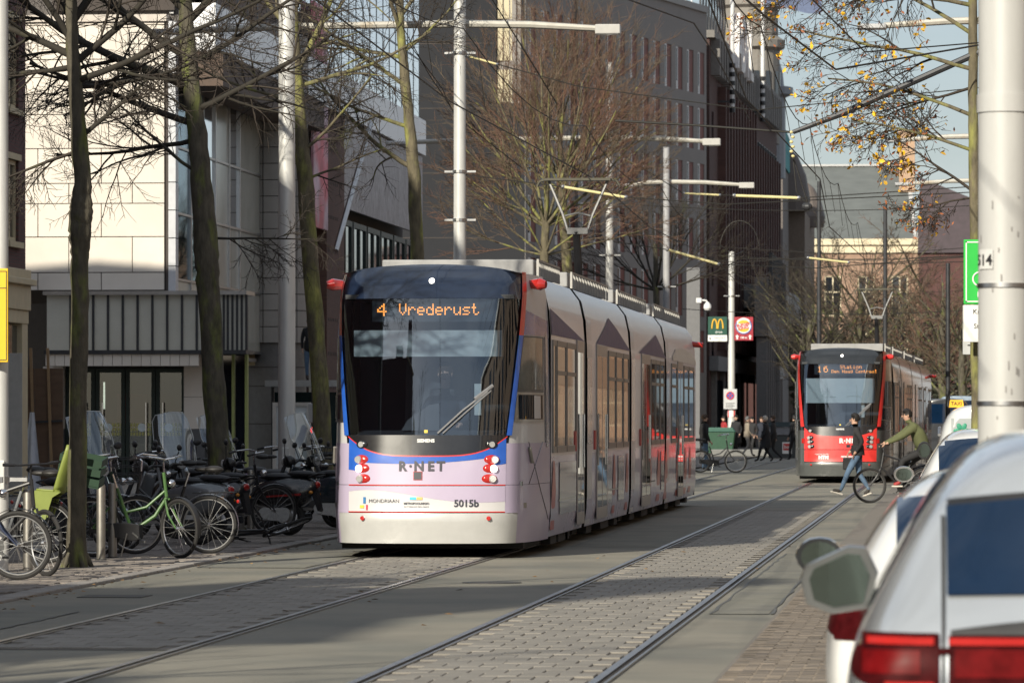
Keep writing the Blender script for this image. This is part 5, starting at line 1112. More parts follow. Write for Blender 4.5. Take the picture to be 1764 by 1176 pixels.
for sg in (-1, 1):
    K1.rear(sg * .628, sg * .638, lambda x: .40, lambda x: 1.34, "tailgate_gap", seam, .007, 2, 24)
    tl = K1.rear(sg * .645, sg * .865, lambda x: .79 + .06 * (abs(x) - .64) / .2, lambda x: 1.0 - .02 * max(0, abs(x) - .8), "tail_lamp", tail_dark, .012, 16, 10)
    K1.side(sg, .035, .24, lambda y: .86 + .25 * max(0, y - .08), lambda y: .985 - .12 * y, "lamp_wrap", tail_dark, .012, 10, 6, parent=tl)
    K1.rear(sg * .66, sg * .845, lambda x: .965, lambda x: .985, "lamp_line", lamp_line, .018, 10, 2, parent=tl); K1.rear(sg * .66, sg * .80, lambda x: .852, lambda x: .862, "lamp_line", lamp_line, .018, 10, 2, parent=tl)
    K1.rear(sg * .70, sg * .86, lambda x: .885, lambda x: .95, "lamp_reflector", tail_red, .015, 10, 3, parent=tl)
    K1.side(sg, .55, 2.75, lambda y: 1.07 - .035 * y / 2, lambda y: min(1.42 + .04 * math.sin(y * 1.2), 1.10 + .62 * (y - .50), 1.42 - .62 * (y - 2.25) if y > 2.25 else 9), "side_window", car_glass, .008, 30, 6)
    K1.side(sg, .50, 2.85, lambda y: 1.045 - .035 * y / 2, lambda y: 1.062 - .035 * y / 2, "window_trim", chrome, .010, 24, 1)
    K1.side(sg, .12, .9, lambda y: .30, lambda y: .34, "sill_trim", black, .010, 8, 2)
    mirror(c1, (sg * 1.005, 2.86, 1.065), sg, .265, .235, M("mirror_silver_grey", (.13, .135, .135), .3, .4, coat=.6))
lb = K1.rear(-.618, .618, lambda x: .80 + .11 * (1 - abs(x) / .618), lambda x: .995, "lamp_bar", tail_dark, .010, 30, 5)
K1.rear(-.615, .615, lambda x: .965, lambda x: .985, "lamp_line", lamp_line, .018, 30, 2, parent=lb); K1.rear(-.60, -.30, lambda x: .875, lambda x: .955, "lamp_reflector", tail_red, .014, 12, 3, parent=lb); K1.rear(.30, .60, lambda x: .875, lambda x: .955, "lamp_reflector", tail_red, .014, 12, 3, parent=lb)
K1.rear(-.612, .612, lambda x: .997, lambda x: 1.010 + .045 * (1 - (x / .612) ** 2), "lamp_bar_trim", black, .009, 24, 3)
K1.rear(-.26, .26, lambda x: .60, lambda x: .71, "number_plate", M("plate_yellow", (.65, .45, .03), .4), .012, 4, 2)
K1.rear(-.74, .74, lambda x: .28, lambda x: .42, "bumper_insert", black, .012, 14, 3)
K1.top(-.05, .05, 1.0, 1.2, "roof_aerial", black, .02, 2, 2)
wheels(c1, .82, 3.5, .94, .34)
# --- white hatchback in front of it
def hatch(name, label, loc, paint, sc_=1.0, hi=0.0, mirror_m=None, glass_m=car_glass, kind='hatch'):
    c = thing(name, label, "car", loc, group="cars parked along the kerb")
    h = hi
    st = [(0.00, P_((0, .28), (.62, .28), (.70, .36), (.74, .52), (.72, .66), (.68, .74), (.56, .78), (.32, .80), (0, .80))),
          (0.06, P_((0, .22), (.72, .22), (.83, .33), (.875, .56), (.85, .80), (.78, .92), (.66, .97), (.36, .99), (0, 1.0))),
          (0.30, P_((0, .20), (.76, .20), (.87, .33), (.90, .58), (.88, .84), (.80, .96), (.67, 1.07 + h), (.36, 1.10 + h), (0, 1.11 + h))),
          (0.62, P_((0, .20), (.78, .20), (.88, .33), (.91, .60), (.89, .86), (.82, .97), (.60, 1.33 + h), (.36, 1.385 + h), (0, 1.40 + h))),
          (1.10, P_((0, .20), (.78, .20), (.88, .33), (.91, .60), (.89, .86), (.83, .96), (.58, 1.37 + h), (.36, 1.43 + h), (0, 1.445 + h))),
          (1.90, P_((0, .20), (.78, .20), (.88, .33), (.91, .60), (.89, .86), (.83, .95), (.59, 1.38 + h), (.36, 1.44 + h), (0, 1.455 + h))),
          (2.60, P_((0, .20), (.78, .20), (.88, .33), (.91, .60), (.89, .85), (.83, .94), (.58, 1.31 + h), (.36, 1.37 + h), (0, 1.385 + h))),
          (3.25, P_((0, .20), (.78, .20), (.88, .33), (.90, .58), (.88, .82), (.82, .91), (.68, .97), (.40, 1.01), (0, 1.02))),
          (3.85, P_((0, .22), (.76, .22), (.85, .34), (.87, .55), (.84, .75), (.77, .82), (.62, .87), (.36, .90), (0, .91))),
          (4.15, P_((0, .30), (.58, .30), (.64, .38), (.66, .50), (.64, .60), (.58, .65), (.48, .68), (.28, .69), (0, .69)))]
    st = [(y * sc_, p) for y, p in st]; me = car_mesh(st, 3); me.materials.append(paint); ob("body", me, c); K = Skin(me, c)
    K.rear(-.60, .60, lambda x: 1.015 + h * .5 - .02 * x * x, lambda x: 1.335 + h - .12 * x * x, "rear_window", glass_m, .010, 20, 8)
    for sg in (-1, 1):
        K.side(sg, .80 * sc_, 2.7 * sc_, lambda y: .985 - .02 * y / 2, lambda y: min(1.30 + h, 1.02 + .65 * (y - .72 * sc_), 1.34 + h - .62 * (y - 2.2 * sc_) if y > 2.2 * sc_ else 9), "side_window", glass_m, .008, 30, 6)
        K.side(sg, .78 * sc_, 2.9 * sc_, lambda y: .958 - .02 * y / 2, lambda y: .975 - .02 * y / 2, "window_trim", black, .010, 20, 1)
        K.rear(sg * .60, sg * .845, lambda x: .74, lambda x: .89 - .04 * max(0, abs(x) - .74) * 10 * .3, "tail_lamp", tail_dark, .010, 10, 5)
        K.side(sg, .03, .34, lambda y: .74 + .12 * y, lambda y: .89 - .1 * y, "tail_lamp", tail_dark, .010, 8, 4)
        K.rear(sg * .57, sg * .578, lambda x: .42, lambda x: 1.0, "tailgate_gap", seam, .006, 1, 12)
        mirror(c, (sg * .985, 2.75 * sc_, 1.0 + h * .4), sg, .23, .17, mirror_m or paint, sharp=False)
        K.side(sg, 1.55 * sc_, 1.562 * sc_, lambda y: .30, lambda y: .95, "door_gap", seam, .004, 1, 10)
        K.side(sg, 1.35 * sc_, 1.5 * sc_, lambda y: .80, lambda y: .825, "door_handle", chrome, .03, 3, 2)
    K.rear(-.26, .26, lambda x: .58, lambda x: .69, "number_plate", MATS["plate_yellow"], .012, 4, 2); K.rear(-.7, .7, lambda x: .28, lambda x: .40, "bumper_insert", black, .012, 12, 3)
    wheels(c, .72 * sc_, 3.28 * sc_, .90, .315); return c, K
c2, K2 = hatch("parked_car", "white hatchback with sky-blue reflection in its rear window and dark mirrors", (.365, 19.3, 0), paint_w, 1.0, 0.0, M("mirror_black_gloss", (.015, .017, .02), .12, coat=1.0))
c3, K3 = hatch("parked_car", "white family car with chrome mirrors and silver roof rails", (.44, 48.6, 0), paint_w, 1.04, .10, chrome)
for sg in (-1, 1):
    rr_ = MB(); rr_.tube([(sg * .60, .9, 1.47), (sg * .60, 1.0, 1.535), (sg * .60, 2.3, 1.54), (sg * .60, 2.45, 1.47)], .018, 6); rr_.build("roof_rail", alu, c3, smooth=True)
# --- vans
def van(label, loc, paint, L_=4.9, W_=.95, H_=1.9, logo=False):
    c = thing("parked_van", label, "van", loc, group="vans on the street"); hw = W_
    st = [(0.0, P_((0, .30), (hw * .88, .30), (hw * .95, .40), (hw * .97, .8), (hw * .95, 1.05), (hw * .90, H_ * .62), (hw * .80, H_ - .12), (hw * .5, H_ - .04), (0, H_ - .03))),
          (0.10, P_((0, .24), (hw * .92, .24), (hw, .38), (hw * 1.01, .8), (hw, 1.05), (hw * .96, H_ * .62), (hw * .84, H_ - .07), (hw * .5, H_ - .01), (0, H_))),
          (2.6, P_((0, .22), (hw * .92, .22), (hw, .38), (hw * 1.01, .8), (hw, 1.05), (hw * .96, H_ * .62), (hw * .84, H_ - .06), (hw * .5, H_), (0, H_ + .01))),
          (3.3, P_((0, .22), (hw * .92, .22), (hw, .38), (hw, .8), (hw * .99, 1.0), (hw * .94, H_ * .6), (hw * .78, H_ - .18), (hw * .5, H_ - .12), (0, H_ - .11))),
          (4.2, P_((0, .24), (hw * .90, .24), (hw * .97, .38), (hw * .97, .75), (hw * .94, .92), (hw * .86, 1.0), (hw * .7, 1.06), (hw * .4, 1.10), (0, 1.11))),
          (L_, P_((0, .32), (hw * .7, .32), (hw * .78, .42), (hw * .8, .60), (hw * .78, .72), (hw * .7, .78), (hw * .58, .82), (hw * .3, .84), (0, .84)))]
    me = car_mesh(st, 2); me.materials.append(paint); ob("body", me, c); K = Skin(me, c)
    K.rear(-hw * .74, hw * .74, lambda x: H_ * .62, lambda x: H_ - .20, "rear_window", car_glass if not logo else M("film_grey", (.33, .36, .37), .2, coat=.8), .010, 10, 5)
    for sg in (-1, 1):
        K.rear(sg * hw * .84, sg * hw * .93, lambda x: .85, lambda x: 1.25, "tail_lamp", tail_red, .010, 3, 6)
        K.side(sg, 1.0, 3.4, lambda y: 1.12, lambda y: min(H_ - .28, H_ - .3 - .6 * (y - 2.9) if y > 2.9 else 9), "side_window", car_glass, .008, 16, 4)
        mirror(c, (sg * (hw + .13), 3.3, 1.2), sg, .20, .24, black, sharp=False)
    K.rear(-.012, .012, lambda x: .40, lambda x: H_ - .2, "door_gap", seam, .012, 1, 12); K.rear(-.26, .26, lambda x: .58, lambda x: .69, "number_plate", MATS["plate_yellow"], .014, 4, 2)
    wheels(c, .85, 3.6, hw, .34); return c, K
v1, KV = van("white taxi van with green flower mark on its rear window", (.66, 63.0, 0), paint_v, 4.7, .95, 1.84, True)
MB().prism([(-.10, 0), (.10, 0), (.085, .10), (-.085, .10)], -.05, .05, 'Y').build("taxi_sign", M("taxi_yellow", (.85, .42, .02), .5), v1, loc=(-.64, 1.0, 1.79))
text_obj("TAXI", .065, black, v1, (-.64, .945, 1.82), ext=.003)
for k in range(6):
    a = k * 1.047; MB().ball((0, 0, 0), (.048, .008, .032), 10, 6).build("flower_mark", M("mark_green", (.03, .26, .16), .5), v1, loc=Vector(KV.hit((-.57 + .062 * math.cos(a), -3, 1.48 + .062 * math.sin(a)), (0, 1, 0), .014)), rot=(0, -a, 0))
text_obj("S", .16, M("mark_dark_green", (.02, .08, .07), .5), v1, KV.hit((-.42, -3, 1.43), (0, 1, 0), .02), ext=.003)
van("dark delivery van parked beyond the red tram's side", (-.35, 176, 0), M("van_dark_paint", (.03, .033, .04), .3, coat=.8), 5.2, 1.0, 2.4)
van("pale blue delivery van with a boxy roof behind the red tram", (.15, 196, 0), M("van_blue_paint", (.25, .32, .40), .35, coat=.6), 5.2, 1.0, 2.6)
# ------------------------------------------------------------------ bicycles and scooters
def wheel_mb(parent, c, r, rot=0.0, spokes=20, name="wheel", tyre=.021, rimc=None, axis_rot=None):
    e = MB().torus((0, 0, 0), r - tyre, tyre, 'X', 36, 8).build(name, rubber, parent, smooth=True, loc=c, rot=(0, 0, rot))
    MB().torus((0, 0, 0), r - 2.2 * tyre, .010, 'X', 36, 6).build("rim", rimc or alu, e, smooth=True)
    s = MB()
    for k in range(spokes):
        a = 2 * math.pi * k / spokes; b = a + (.35 if k % 2 else -.35); s.tube([((.03 if k % 4 < 2 else -.03), .022 * math.cos(b), .022 * math.sin(b)), (0, (r - 2.2 * tyre) * math.cos(a), (r - 2.2 * tyre) * math.sin(a))], .0018, 3, cap=False)
    s.build("spokes", M("spoke_steel", (.30, .30, .30), .55, .6), e)
    MB().lathe([(.012, -.06), (.026, -.035), (.018, -.01), (.018, .01), (.026, .035), (.012, .06)], axis='X', k=10).build("hub", alu, e)
    return e
def bicycle(label, loc, rz, color, lean=0.0, steer=0.0, rack=True, fend=None, basket=None, seat=None, dutch=True, flat=False, group="bicycles parked on the pavement", name="bicycle", basket_m=None, wide_tyre=.021):
    t = thing(name, label, "bicycle", loc, rz, group)
    t.rotation_euler = (0, lean, rz) if not flat else (R(4), R(84), rz)
    r = .345; ax = Vector((0, 1.10, r)); rx = Vector((0, 0, r)); bb = Vector((0, .46, .29)); st = Vector((0, .28, .80)); hb = Vector((0, .86, .70)); ht = Vector((0, .81, .98))
    wheel_mb(t, rx, r, 0, tyre=wide_tyre)
    # everything that steers
    fk = MB(); c_, s_ = math.cos(steer), math.sin(steer); rot = lambda p: Vector((ht.x + (p.x - ht.x) * c_ - (p.y - .84) * s_, .84 + (p.x - ht.x) * s_ + (p.y - .84) * c_, p.z))
    for sg in (-1, 1): fk.tube([rot(Vector((sg * .03, .865, .68))), rot(Vector((sg * .05, .95, .50))), rot(Vector((sg * .055, 1.10, r)))], [.014, .013, .009], 7)
    fk.tube([rot(hb), rot(ht)], .02, 8); fk.build("fork", color, t, smooth=True)
    wheel_mb(t, rot(ax), r, steer, tyre=wide_tyre)
    fr = MB()
    if dutch: fr.tube([hb, Vector((0, .72, .48)), bb + Vector((0, .04, .04)), bb], .021, 8); fr.tube([hb + Vector((0, -.01, .08)), Vector((0, .62, .58)), Vector((0, .38, .52))], .016, 8)
    else: fr.tube([hb, bb], .021, 8); fr.tube([ht + Vector((0, 0, -.04)), st + Vector((0, .015, -.03))], .018, 8)
    fr.tube([bb, st], .019, 8)
    for sg in (-1, 1): fr.tube([bb + Vector((sg * .03, 0, 0)), rx + Vector((sg * .06, 0, 0))], .011, 6); fr.tube([st + Vector((sg * .02, 0, -.12)), rx + Vector((sg * .06, 0, 0))], .009, 6)
    fr.build("frame", color, t, smooth=True)
    sp = MB().tube([st, st + Vector((0, -.05, .16))], .013, 8).build("seat_post", chrome, t)
    sd = MB(); sd.v = []
    sd.ball((0, -.07, 1.0), (.085, .12, .045), 12, 8); sd.ball((0, .06, 1.0), (.045, .11, .032), 12, 8); sd.build("saddle", M("saddle_black", (.025, .023, .022), .5), t, smooth=True)
    hd = MB(); stem = [ht, Vector((0, .80, 1.10)), Vector((0, .83, 1.13))]; hd.tube([rot(p) for p in stem], .012, 8)
    for sg in (-1, 1): hd.tube([rot(Vector((sg * q[0], q[1], q[2]))) for q in ([(0, .83, 1.13), (.10, .88, 1.15), (.24, .84, 1.17), (.29, .68, 1.15), (.30, .60, 1.13)] if dutch else [(0, .83, 1.13), (.15, .84, 1.13), (.31, .80, 1.14)])], .011, 7)
    hd = hd.build("handlebar", chrome if dutch else black, t, smooth=True)
    gp = MB()
    for sg in (-1, 1): gp.tube([rot(Vector((sg * q[0], q[1], q[2]))) for q in ([(.297, .68, 1.15), (.302, .57, 1.125)] if dutch else [(.20, .83, 1.135), (.32, .80, 1.14)])], .017, 8)
    gp.build("grip", black, hd, smooth=True)
    cr = MB()
    for sg in (-1, 1):
        cr.tube([bb + Vector((sg * .06, 0, 0)), bb + Vector((sg * .08, sg * .12, -sg * .10))], .011, 6); cr.box(sg * .12 - .045, sg * .12 + .045, bb.y + sg * .12 - .035, bb.y + sg * .12 + .035, bb.z - sg * .10 - .012, bb.z - sg * .10 + .012)
    cr.lathe([(.001, .045), (.09, .045), (.09, .052), (.001, .052)], tuple(bb), 'X', 18); cr.build("crank", M("crank_grey", (.15, .15, .15), .4, .7), t)
    if dutch: MB().prism([(bb.y + .12, bb.z - .07), (bb.y + .12, bb.z + .09), (bb.y - .05, bb.z + .11), (-.03, r + .06), (-.05, r - .05), (bb.y, bb.z - .10)], .040, .058, 'X').build("chain_guard", black, t, bevel=.008)
    else: MB().tube([bb + Vector((.05, 0, .09)), rx + Vector((.05, 0, .045)), rx + Vector((.05, 0, -.045)), bb + Vector((.05, 0, -.09)), bb + Vector((.05, 0, .09))], .006, 4).build("chain", rubber, t)
    fm = fend or black
    def mud(c, a0, a1, rt=0.0):
        b = MB(); n = 16; vs = []
        for i in range(n + 1):
            a = lerp(a0, a1, i / n)
            for x in (-.028, 0, .028): vs.append(Vector((x, (r + .024 - abs(x) * .25) * math.cos(a), (r + .024 - abs(x) * .25) * math.sin(a))))
        b.add(vs, [(i * 3 + j, i * 3 + j + 1, i * 3 + j + 4, i * 3 + j + 3) for i in range(n) for j in range(2)]); return b
    mud(rx, R(15), R(200)).build("rear_mudguard", fm, t, loc=rx, smooth=True)
    if dutch: mud(ax, R(-10), R(150)).build("front_mudguard", fm, t, loc=rot(ax), rot=(0, 0, steer), smooth=True)
    rl2 = MB().ball((0, -.36 if rack else -.30, .62), (.03, .02, .025), 8, 6).build("rear_light", red_lens, t)
    if dutch: MB().ball((0, 0, 0), (.045, .05, .045), 10, 8).build("headlamp", chrome, t, loc=rot(Vector((0, .95, .86))), smooth=True)
    if rack:
        k = MB()
        for sg in (-1, 1): k.tube([(sg * .06, .18, .72), (sg * .07, -.28, .73), (0, -.34, .73)], .007, 5); k.tube([(sg * .07, -.1, .73), (sg * .065, 0, r)], .006, 5)
        for yy in (.1, -.02, -.14, -.26): k.tube([(-.07, yy, .73), (.07, yy, .73)], .006, 5)
        k.build("rear_rack", black, t)
    MB().tube([(.06, .40, .28), (.10, .33, .02)], .008, 5).build("kickstand", alu, t)
    if basket:
        cy, cz, m_ = basket; k = MB(); 
        for z in (0, .09, .18, .27):
            w_ = .17 + .03 * z / .27; k.tube([(-w_, -.14, z), (w_, -.14, z), (w_, .14, z), (-w_, .14, z), (-w_, -.14, z)], .006, 4)
        for x in (-.17, -.085, 0, .085, .17):
            for y in (-.14, .14): k.tube([(x, y, 0), (x * 1.17, y, .27)], .004, 4)
        for y in (-.07, .07):
            for sg in (-1, 1): k.tube([(sg * .17, y, 0), (sg * .2, y, .27)], .004, 4)
        k.box(-.17, .17, -.14, .14, -.006, .002); k.build("basket", m_, t, loc=rot(Vector((0, cy, cz))) if cy > .5 else (0, cy, cz), rot=(0, 0, steer if cy > .5 else 0))
    if seat:
        lime = seat; k = MB()
        k.grid(lambda u, v: (lerp(-.15, .15, u) * (1 - .25 * v * v), -.20 - .16 * v + .05 * (abs(2 * u - 1)) ** 2 * 1.6, .80 + .52 * v), 8, 8)
        k.grid(lambda u, v: (lerp(-.15, .15, u), -.20 + .26 * v, .80 + .02 * (2 * u - 1) ** 2 + .02 * v), 6, 4)
        for sg in (-1, 1): k.prism([(-.22, .80), (.08, .82), (.10, .62), (.06, .50), (-.04, .50), (-.12, .74)], sg * .15 - .012, sg * .15 + .012, 'X')
        k = k.build("child_seat", lime, t, smooth=True); sm = k.modifiers.new("thick", 'SOLIDIFY'); sm.thickness = .02
        MB().box(-.10, .10, -.17, .05, .81, .85).build("seat_cushion", M("seat_pad_grey", (.12, .12, .125), .8), k)
    return t
green_p = M("apple_green_paint", (.055, .13, .035), .45, coat=.05, var=.2, scale=10, c2=(.10, .17, .06), c2pos=.6); blackp = M("black_paint", (.018, .018, .02), .4, coat=.1); bluep = M("navy_paint", (.02, .03, .07), .42, coat=.1); greyp = M("grey_paint", (.20, .21, .22), .35, coat=.4); silverp = M("silver_bike_paint", (.42, .43, .44), .3, .6)
lime = M("lime_plastic", (.20, .245, .05), .5, var=.1)
def by(px, py): return 13431.0 / (py - HOR)
# rz: 0 faces away along the street, -90 deg faces the road (+X)
ZP = .038
bicycle("black bicycle with a white lit front wheel beside the yellow sign", (-10.35, 46.8, ZP), R(-90), bluep, .05, .0, rack=True, wide_tyre=.024)
bicycle("dark bicycle with turned front wheel beside the knotted tree", (-10.25, 48.4, ZP), R(-90), blackp, .06, R(-50), dutch=False)
bicycle("dutch bicycle with lime child seat beside the white board", (-10.0, 52.2, ZP), R(84), greyp, -.05, R(15), seat=lime)
bicycle("apple green bicycle with a turned front wheel between the bollards and the tree", (-9.92, 54.6, ZP), R(-84), green_p, .05, R(-48))
bicycle("black bicycle with silver mudguards beside the green one", (-8.82, 56.2, ZP), R(88), blackp, -.04, 0, fend=silverp)
bicycle("fallen black bicycle lying flat beside the grey scooter", (-9.75, 61.8, .10), R(-80), blackp, 0, R(20), flat=True, dutch=False)
bicycle("navy bicycle with black front crate behind the black scooter", (-10.9, 75.5, ZP), R(-95), bluep, .04, R(20), basket=(.98, .88, M("crate_black", (.03, .03, .033), .6)))
bicycle("lilac gripped silver bicycle behind the mossy tree", (-11.2, 73.2, ZP), R(-80), M("lilac_paint", (.33, .27, .42), .4), -.04, R(-25))
bicycle("bicycle with lime child seat close to the lilac tram", (-9.35, 75.0, ZP), R(75), blackp, -.05, R(10), seat=lime)
bicycle("grey bicycle leaning at the foot of the smooth lamp pole", (-10.6, 80.5, ZP), R(-88), silverp, .05, R(30))
bicycle("black roadster bicycle behind the smooth lamp pole", (-10.2, 84.0, ZP), R(-75), blackp, .05, R(-20))
bicycle("grey bicycle behind the wind screened scooter", (-11.4, 63.0, ZP), R(-85), greyp, -.04, R(15))
cb = MB(); cb.box(-.24, .24, -.17, .17, 0, .015)
for z in (.02, .13, .24):
    cb.box(-.24, .24, -.17, -.155, z, z + .08); cb.box(-.24, .24, .155, .17, z, z + .08); cb.box(-.24, -.225, -.155, .155, z, z + .08); cb.box(.225, .24, -.155, .155, z, z + .08)
tag(cb.build("crate", M("crate_green", (.012, .04, .02), .6), loc=at(138, 832, 52.6), rot=(R(8), R(10), 0)), "dark green plastic crate behind the knotted tree", "crate")
def scooter(label, loc, rz, paint, screen=False, stripe=None, top_box=False, steer=0.0, seatc=None):
    t = thing("scooter", label, "scooter", loc, rz, "scooters parked on the pavement"); t.rotation_euler = (0, R(6), rz)
    r = .235
    def wh(c, rt=0.0, nm="wheel"):
        e = MB().torus((0, 0, 0), r - .05, .05, 'X', 28, 10).build(nm, rubber, t, smooth=True, loc=c, rot=(0, 0, rt)); MB().lathe([(.001, -.05), (.06, -.055), (.13, -.03), (.14, 0), (.13, .03), (.06, .055), (.001, .05)], axis='X', k=18).build("rim", alu, e, smooth=True)
    wh((0, 0, r)); wh((0, 1.28, r), steer)
    # rear body: loft of rounded sections along y
    secs = [(-.40, .10, .66, .05), (-.34, .13, .64, .13), (-.18, .19, .60, .20), (.02, .225, .57, .23), (.22, .22, .56, .22), (.40, .17, .56, .17), (.52, .13, .55, .12)]
    b = MB(); n = 16
    for y, w_, zc_, h_ in secs:
        for k in range(n):
            a = 2 * math.pi * k / n; ca, sa = math.cos(a), math.sin(a); b.v.append((w_ * math.copysign(abs(ca) ** .75, ca), y, zc_ + h_ * math.copysign(abs(sa) ** .75, sa)))
    for i in range(len(secs) - 1):
        for k in range(n): b.f.append((i * n + k, i * n + (k + 1) % n, (i + 1) * n + (k + 1) % n, (i + 1) * n + k)); b.m.append(0)
    b.f += [tuple(range(n)), tuple(range((len(secs) - 1) * n, len(secs) * n))]; b.m += [0, 0]
    b.build("rear_body", paint, t, smooth=True, sharp=60)
    if stripe:
        for sg in (-1, 1): MB().prism([(-.24, .56), (.26, .52), (.26, .50), (-.24, .53)], sg * .20, sg * .232, 'X').build("stripe", stripe, t)
    fl = MB().prism([(.42, .50), (.50, .30), (.95, .26), (1.00, .33), (.56, .36), (.52, .52)], -.19, .19, 'X').build("floor_board", paint, t, bevel=.02)
    MB().grid(lambda u, v: (lerp(-.24, .24, u) * (1 - .35 * v) * (1 - .25 * (1 - v) ** 2), .98 + .10 * (1 - v) - .10 * v - .10 * abs(2 * u - 1) ** 2, .30 + .62 * v), 10, 10).build("leg_shield", paint, t, smooth=True).modifiers.new("thick", 'SOLIDIFY').thickness = .03
    se = MB(); se.ball((0, .18, .80), (.15, .28, .06), 14, 8); se.ball((0, -.17, .84), (.125, .24, .055), 14, 8); se.build("seat", seatc or M("seat_black", (.022, .022, .025), .55), t, smooth=True)
    gr = MB().tube([(-.10, -.30, .80), (-.12, -.46, .84), (0, -.50, .85), (.12, -.46, .84), (.10, -.30, .80)], .013, 6).build("grab_rail", black, t, smooth=True)
    tl = MB().ball((0, -.40, .70), (.07, .035, .05), 12, 8).build("tail_lamp", red_lens, t, smooth=True)
    for sg in (-1, 1): MB().ball((sg * .15, -.36, .58), (.025, .03, .025), 8, 6).build("indicator", amber, t, smooth=True)
    MB().box(-.075, .075, -.47, -.462, .38, .50).build("number_plate", M("plate_pale", (.30, .36, .45), .5), t, rot=(R(-14), 0, 0)); MB().prism([(-.40, .62), (-.47, .35), (-.44, .33), (-.34, .56)], -.07, .07, 'X').build("rear_mudguard", black, t)
    en = MB(); en.lathe([(.001, -.05), (.10, -.05), (.11, 0), (.10, .05), (.001, .05)], (-.16, .02, .26), 'X', 18); en.lathe([(.001, -.05), (.08, -.05), (.09, 0), (.08, .05), (.001, .05)], (-.16, .30, .28), 'X', 16); en.prism([(0, .17), (.30, .20), (.30, .36), (0, .36)], -.20, -.12, 'X'); en.build("engine_case", M("engine_silver", (.46, .46, .45), .4, .15, var=.12, scale=20), t, smooth=True)
    MB().tube([(.14, .30, .22), (.17, .10, .24), (.18, -.25, .28)], [.03, .055, .05], 10).build("exhaust", dark_metal, t, smooth=True)
    hx = MB(); 
    for sg in (-1, 1): hx.tube([(sg * .05, .92, .93), (sg * .2, .88, 1.02), (sg * .34, .82, 1.03)], [.03, .02, .017], 8)
    hx.ball((0, .93, .98), (.10, .10, .09), 12, 8); h_ = hx.build("handlebar", black, t, smooth=True); MB().lathe([(.001, .10), (.06, .10), (.07, .06)], (0, .93, .98), 'Y', 14).build("headlamp", lens, h_)
    for sg in (-1, 1):
        mm = MB().tube([(sg * .24, .88, 1.02), (sg * .30, .86, 1.20)], .007, 5).build("mirror_arm", black, t); MB().ball((sg * .31, .86, 1.25), (.06, .02, .045), 12, 8).build("mirror", black, mm, smooth=True)
    MB().tube([(0, 1.0, .92), (0, 1.12, .60), (.09, 1.22, .34), (.09, 1.28, r)], [.03, .03, .022, .018], 8).build("fork", dark_metal, t, smooth=True)
    k = MB(); n = 12
    vs = []
    for i in range(n + 1):
        a = lerp(R(10), R(165), i / n)
        for x in (-.075, -.04, .04, .075): vs.append((x, (r + .03 - (0 if abs(x) < .05 else .04)) * math.cos(a), (r + .03 - (0 if abs(x) < .05 else .04)) * math.sin(a)))
    k.add(vs, [(i * 4 + j, i * 4 + j + 1, i * 4 + j + 5, i * 4 + j + 4) for i in range(n) for j in range(3)]); k.build("front_mudguard", paint, t, loc=(0, 1.28, r), rot=(0, 0, steer), smooth=True)
    if screen:
        k = MB().grid(lambda u, v: (lerp(-.29, .29, u) * (1 - .30 * max(0, v - .4) ** 1.5) * (.80 + .35 * v if v < .55 else 1), 1.04 - .30 * v - .10 * (2 * u - 1) ** 2, .98 + .72 * v - .05 * (2 * u - 1) ** 2 * v), 10, 10).build("wind_screen", glass("scooter_screen", (.80, .82, .80), .10, 1.3), t, smooth=True)
        MB().tube([(-.29 * f, 1.04 - .30 * v - .10 * f * f, .98 + .72 * v - .05 * f * f * v) for f, v in ((.8, 0), (1, .55), (.88, .9), (.7, 1), (0, 1), (-.7, 1), (-.88, .9), (-1, .55), (-.8, 0))], .006, 5).build("screen_edge", M("screen_edge", (.45, .46, .45), .3), k)
    if top_box: MB().box(-.17, .17, -.62, -.30, .88, 1.12).build("top_box", M("box_grey", (.10, .10, .11), .5), t, bevel=.03)
    return t
dkblue = M("dark_blue_scooter_paint", (.016, .026, .036), .22, coat=1.0); blk_s = M("black_scooter_paint", (.012, .012, .014), .28, coat=.8); gry_s = M("grey_scooter_paint", (.15, .16, .17), .25, .3, coat=1.0)
scooter("dark scooter with a tall clear wind screen behind the green bicycle", (-10.75, 57.6, ZP), R(-140), dkblue, True)
scooter("grey scooter with red tail lamp beside the black mudguard bicycle", (-9.55, 60.2, ZP), R(70), gry_s)
scooter("matt black scooter with a thin red stripe and silver engine case", (-9.12, 65.2, ZP), R(76), blk_s, stripe=M("stripe_red", (.30, .02, .018), .4))
scooter("dark blue scooter with round tail lamp close behind the red striped one", (-8.85, 68.9, ZP), R(70), dkblue, top_box=False)
scooter("scooter with a low round wind screen left of the mossy tree", (-11.0, 66.0, ZP), R(-150), blk_s, True)
scooter("scooter with a smoked wind screen right of the mossy tree", (-11.6, 72.0, ZP), R(-130), blk_s, True)
scooter("black scooter half hidden by the lilac tram's corner", (-8.95, 72.8, ZP), R(74), blk_s)
scooter("black scooter squeezed between the grey and the red striped scooters", (-9.75, 62.9, ZP), R(68), blk_s)
scooter("dark blue scooter with a clear screen nearest the smooth lamp pole", (-10.2, 70.6, ZP), R(-120), dkblue, True)
bicycle("black bicycle jammed between the grey scooter and the tree", (-10.3, 64.4, ZP), R(-82), blackp, .06, R(25))
bicycle("dark green bicycle behind the steel bollards", (-10.7, 55.6, ZP), R(-86), M("bottle_green_paint", (.02, .05, .03), .4, coat=.2), .05, R(15), basket=(.98, .86, MATS["crate_black"]))
bicycle("black bicycle with a rear rack close behind the knotted tree", (-10.9, 53.4, ZP), R(92), blackp, -.06, R(-15))
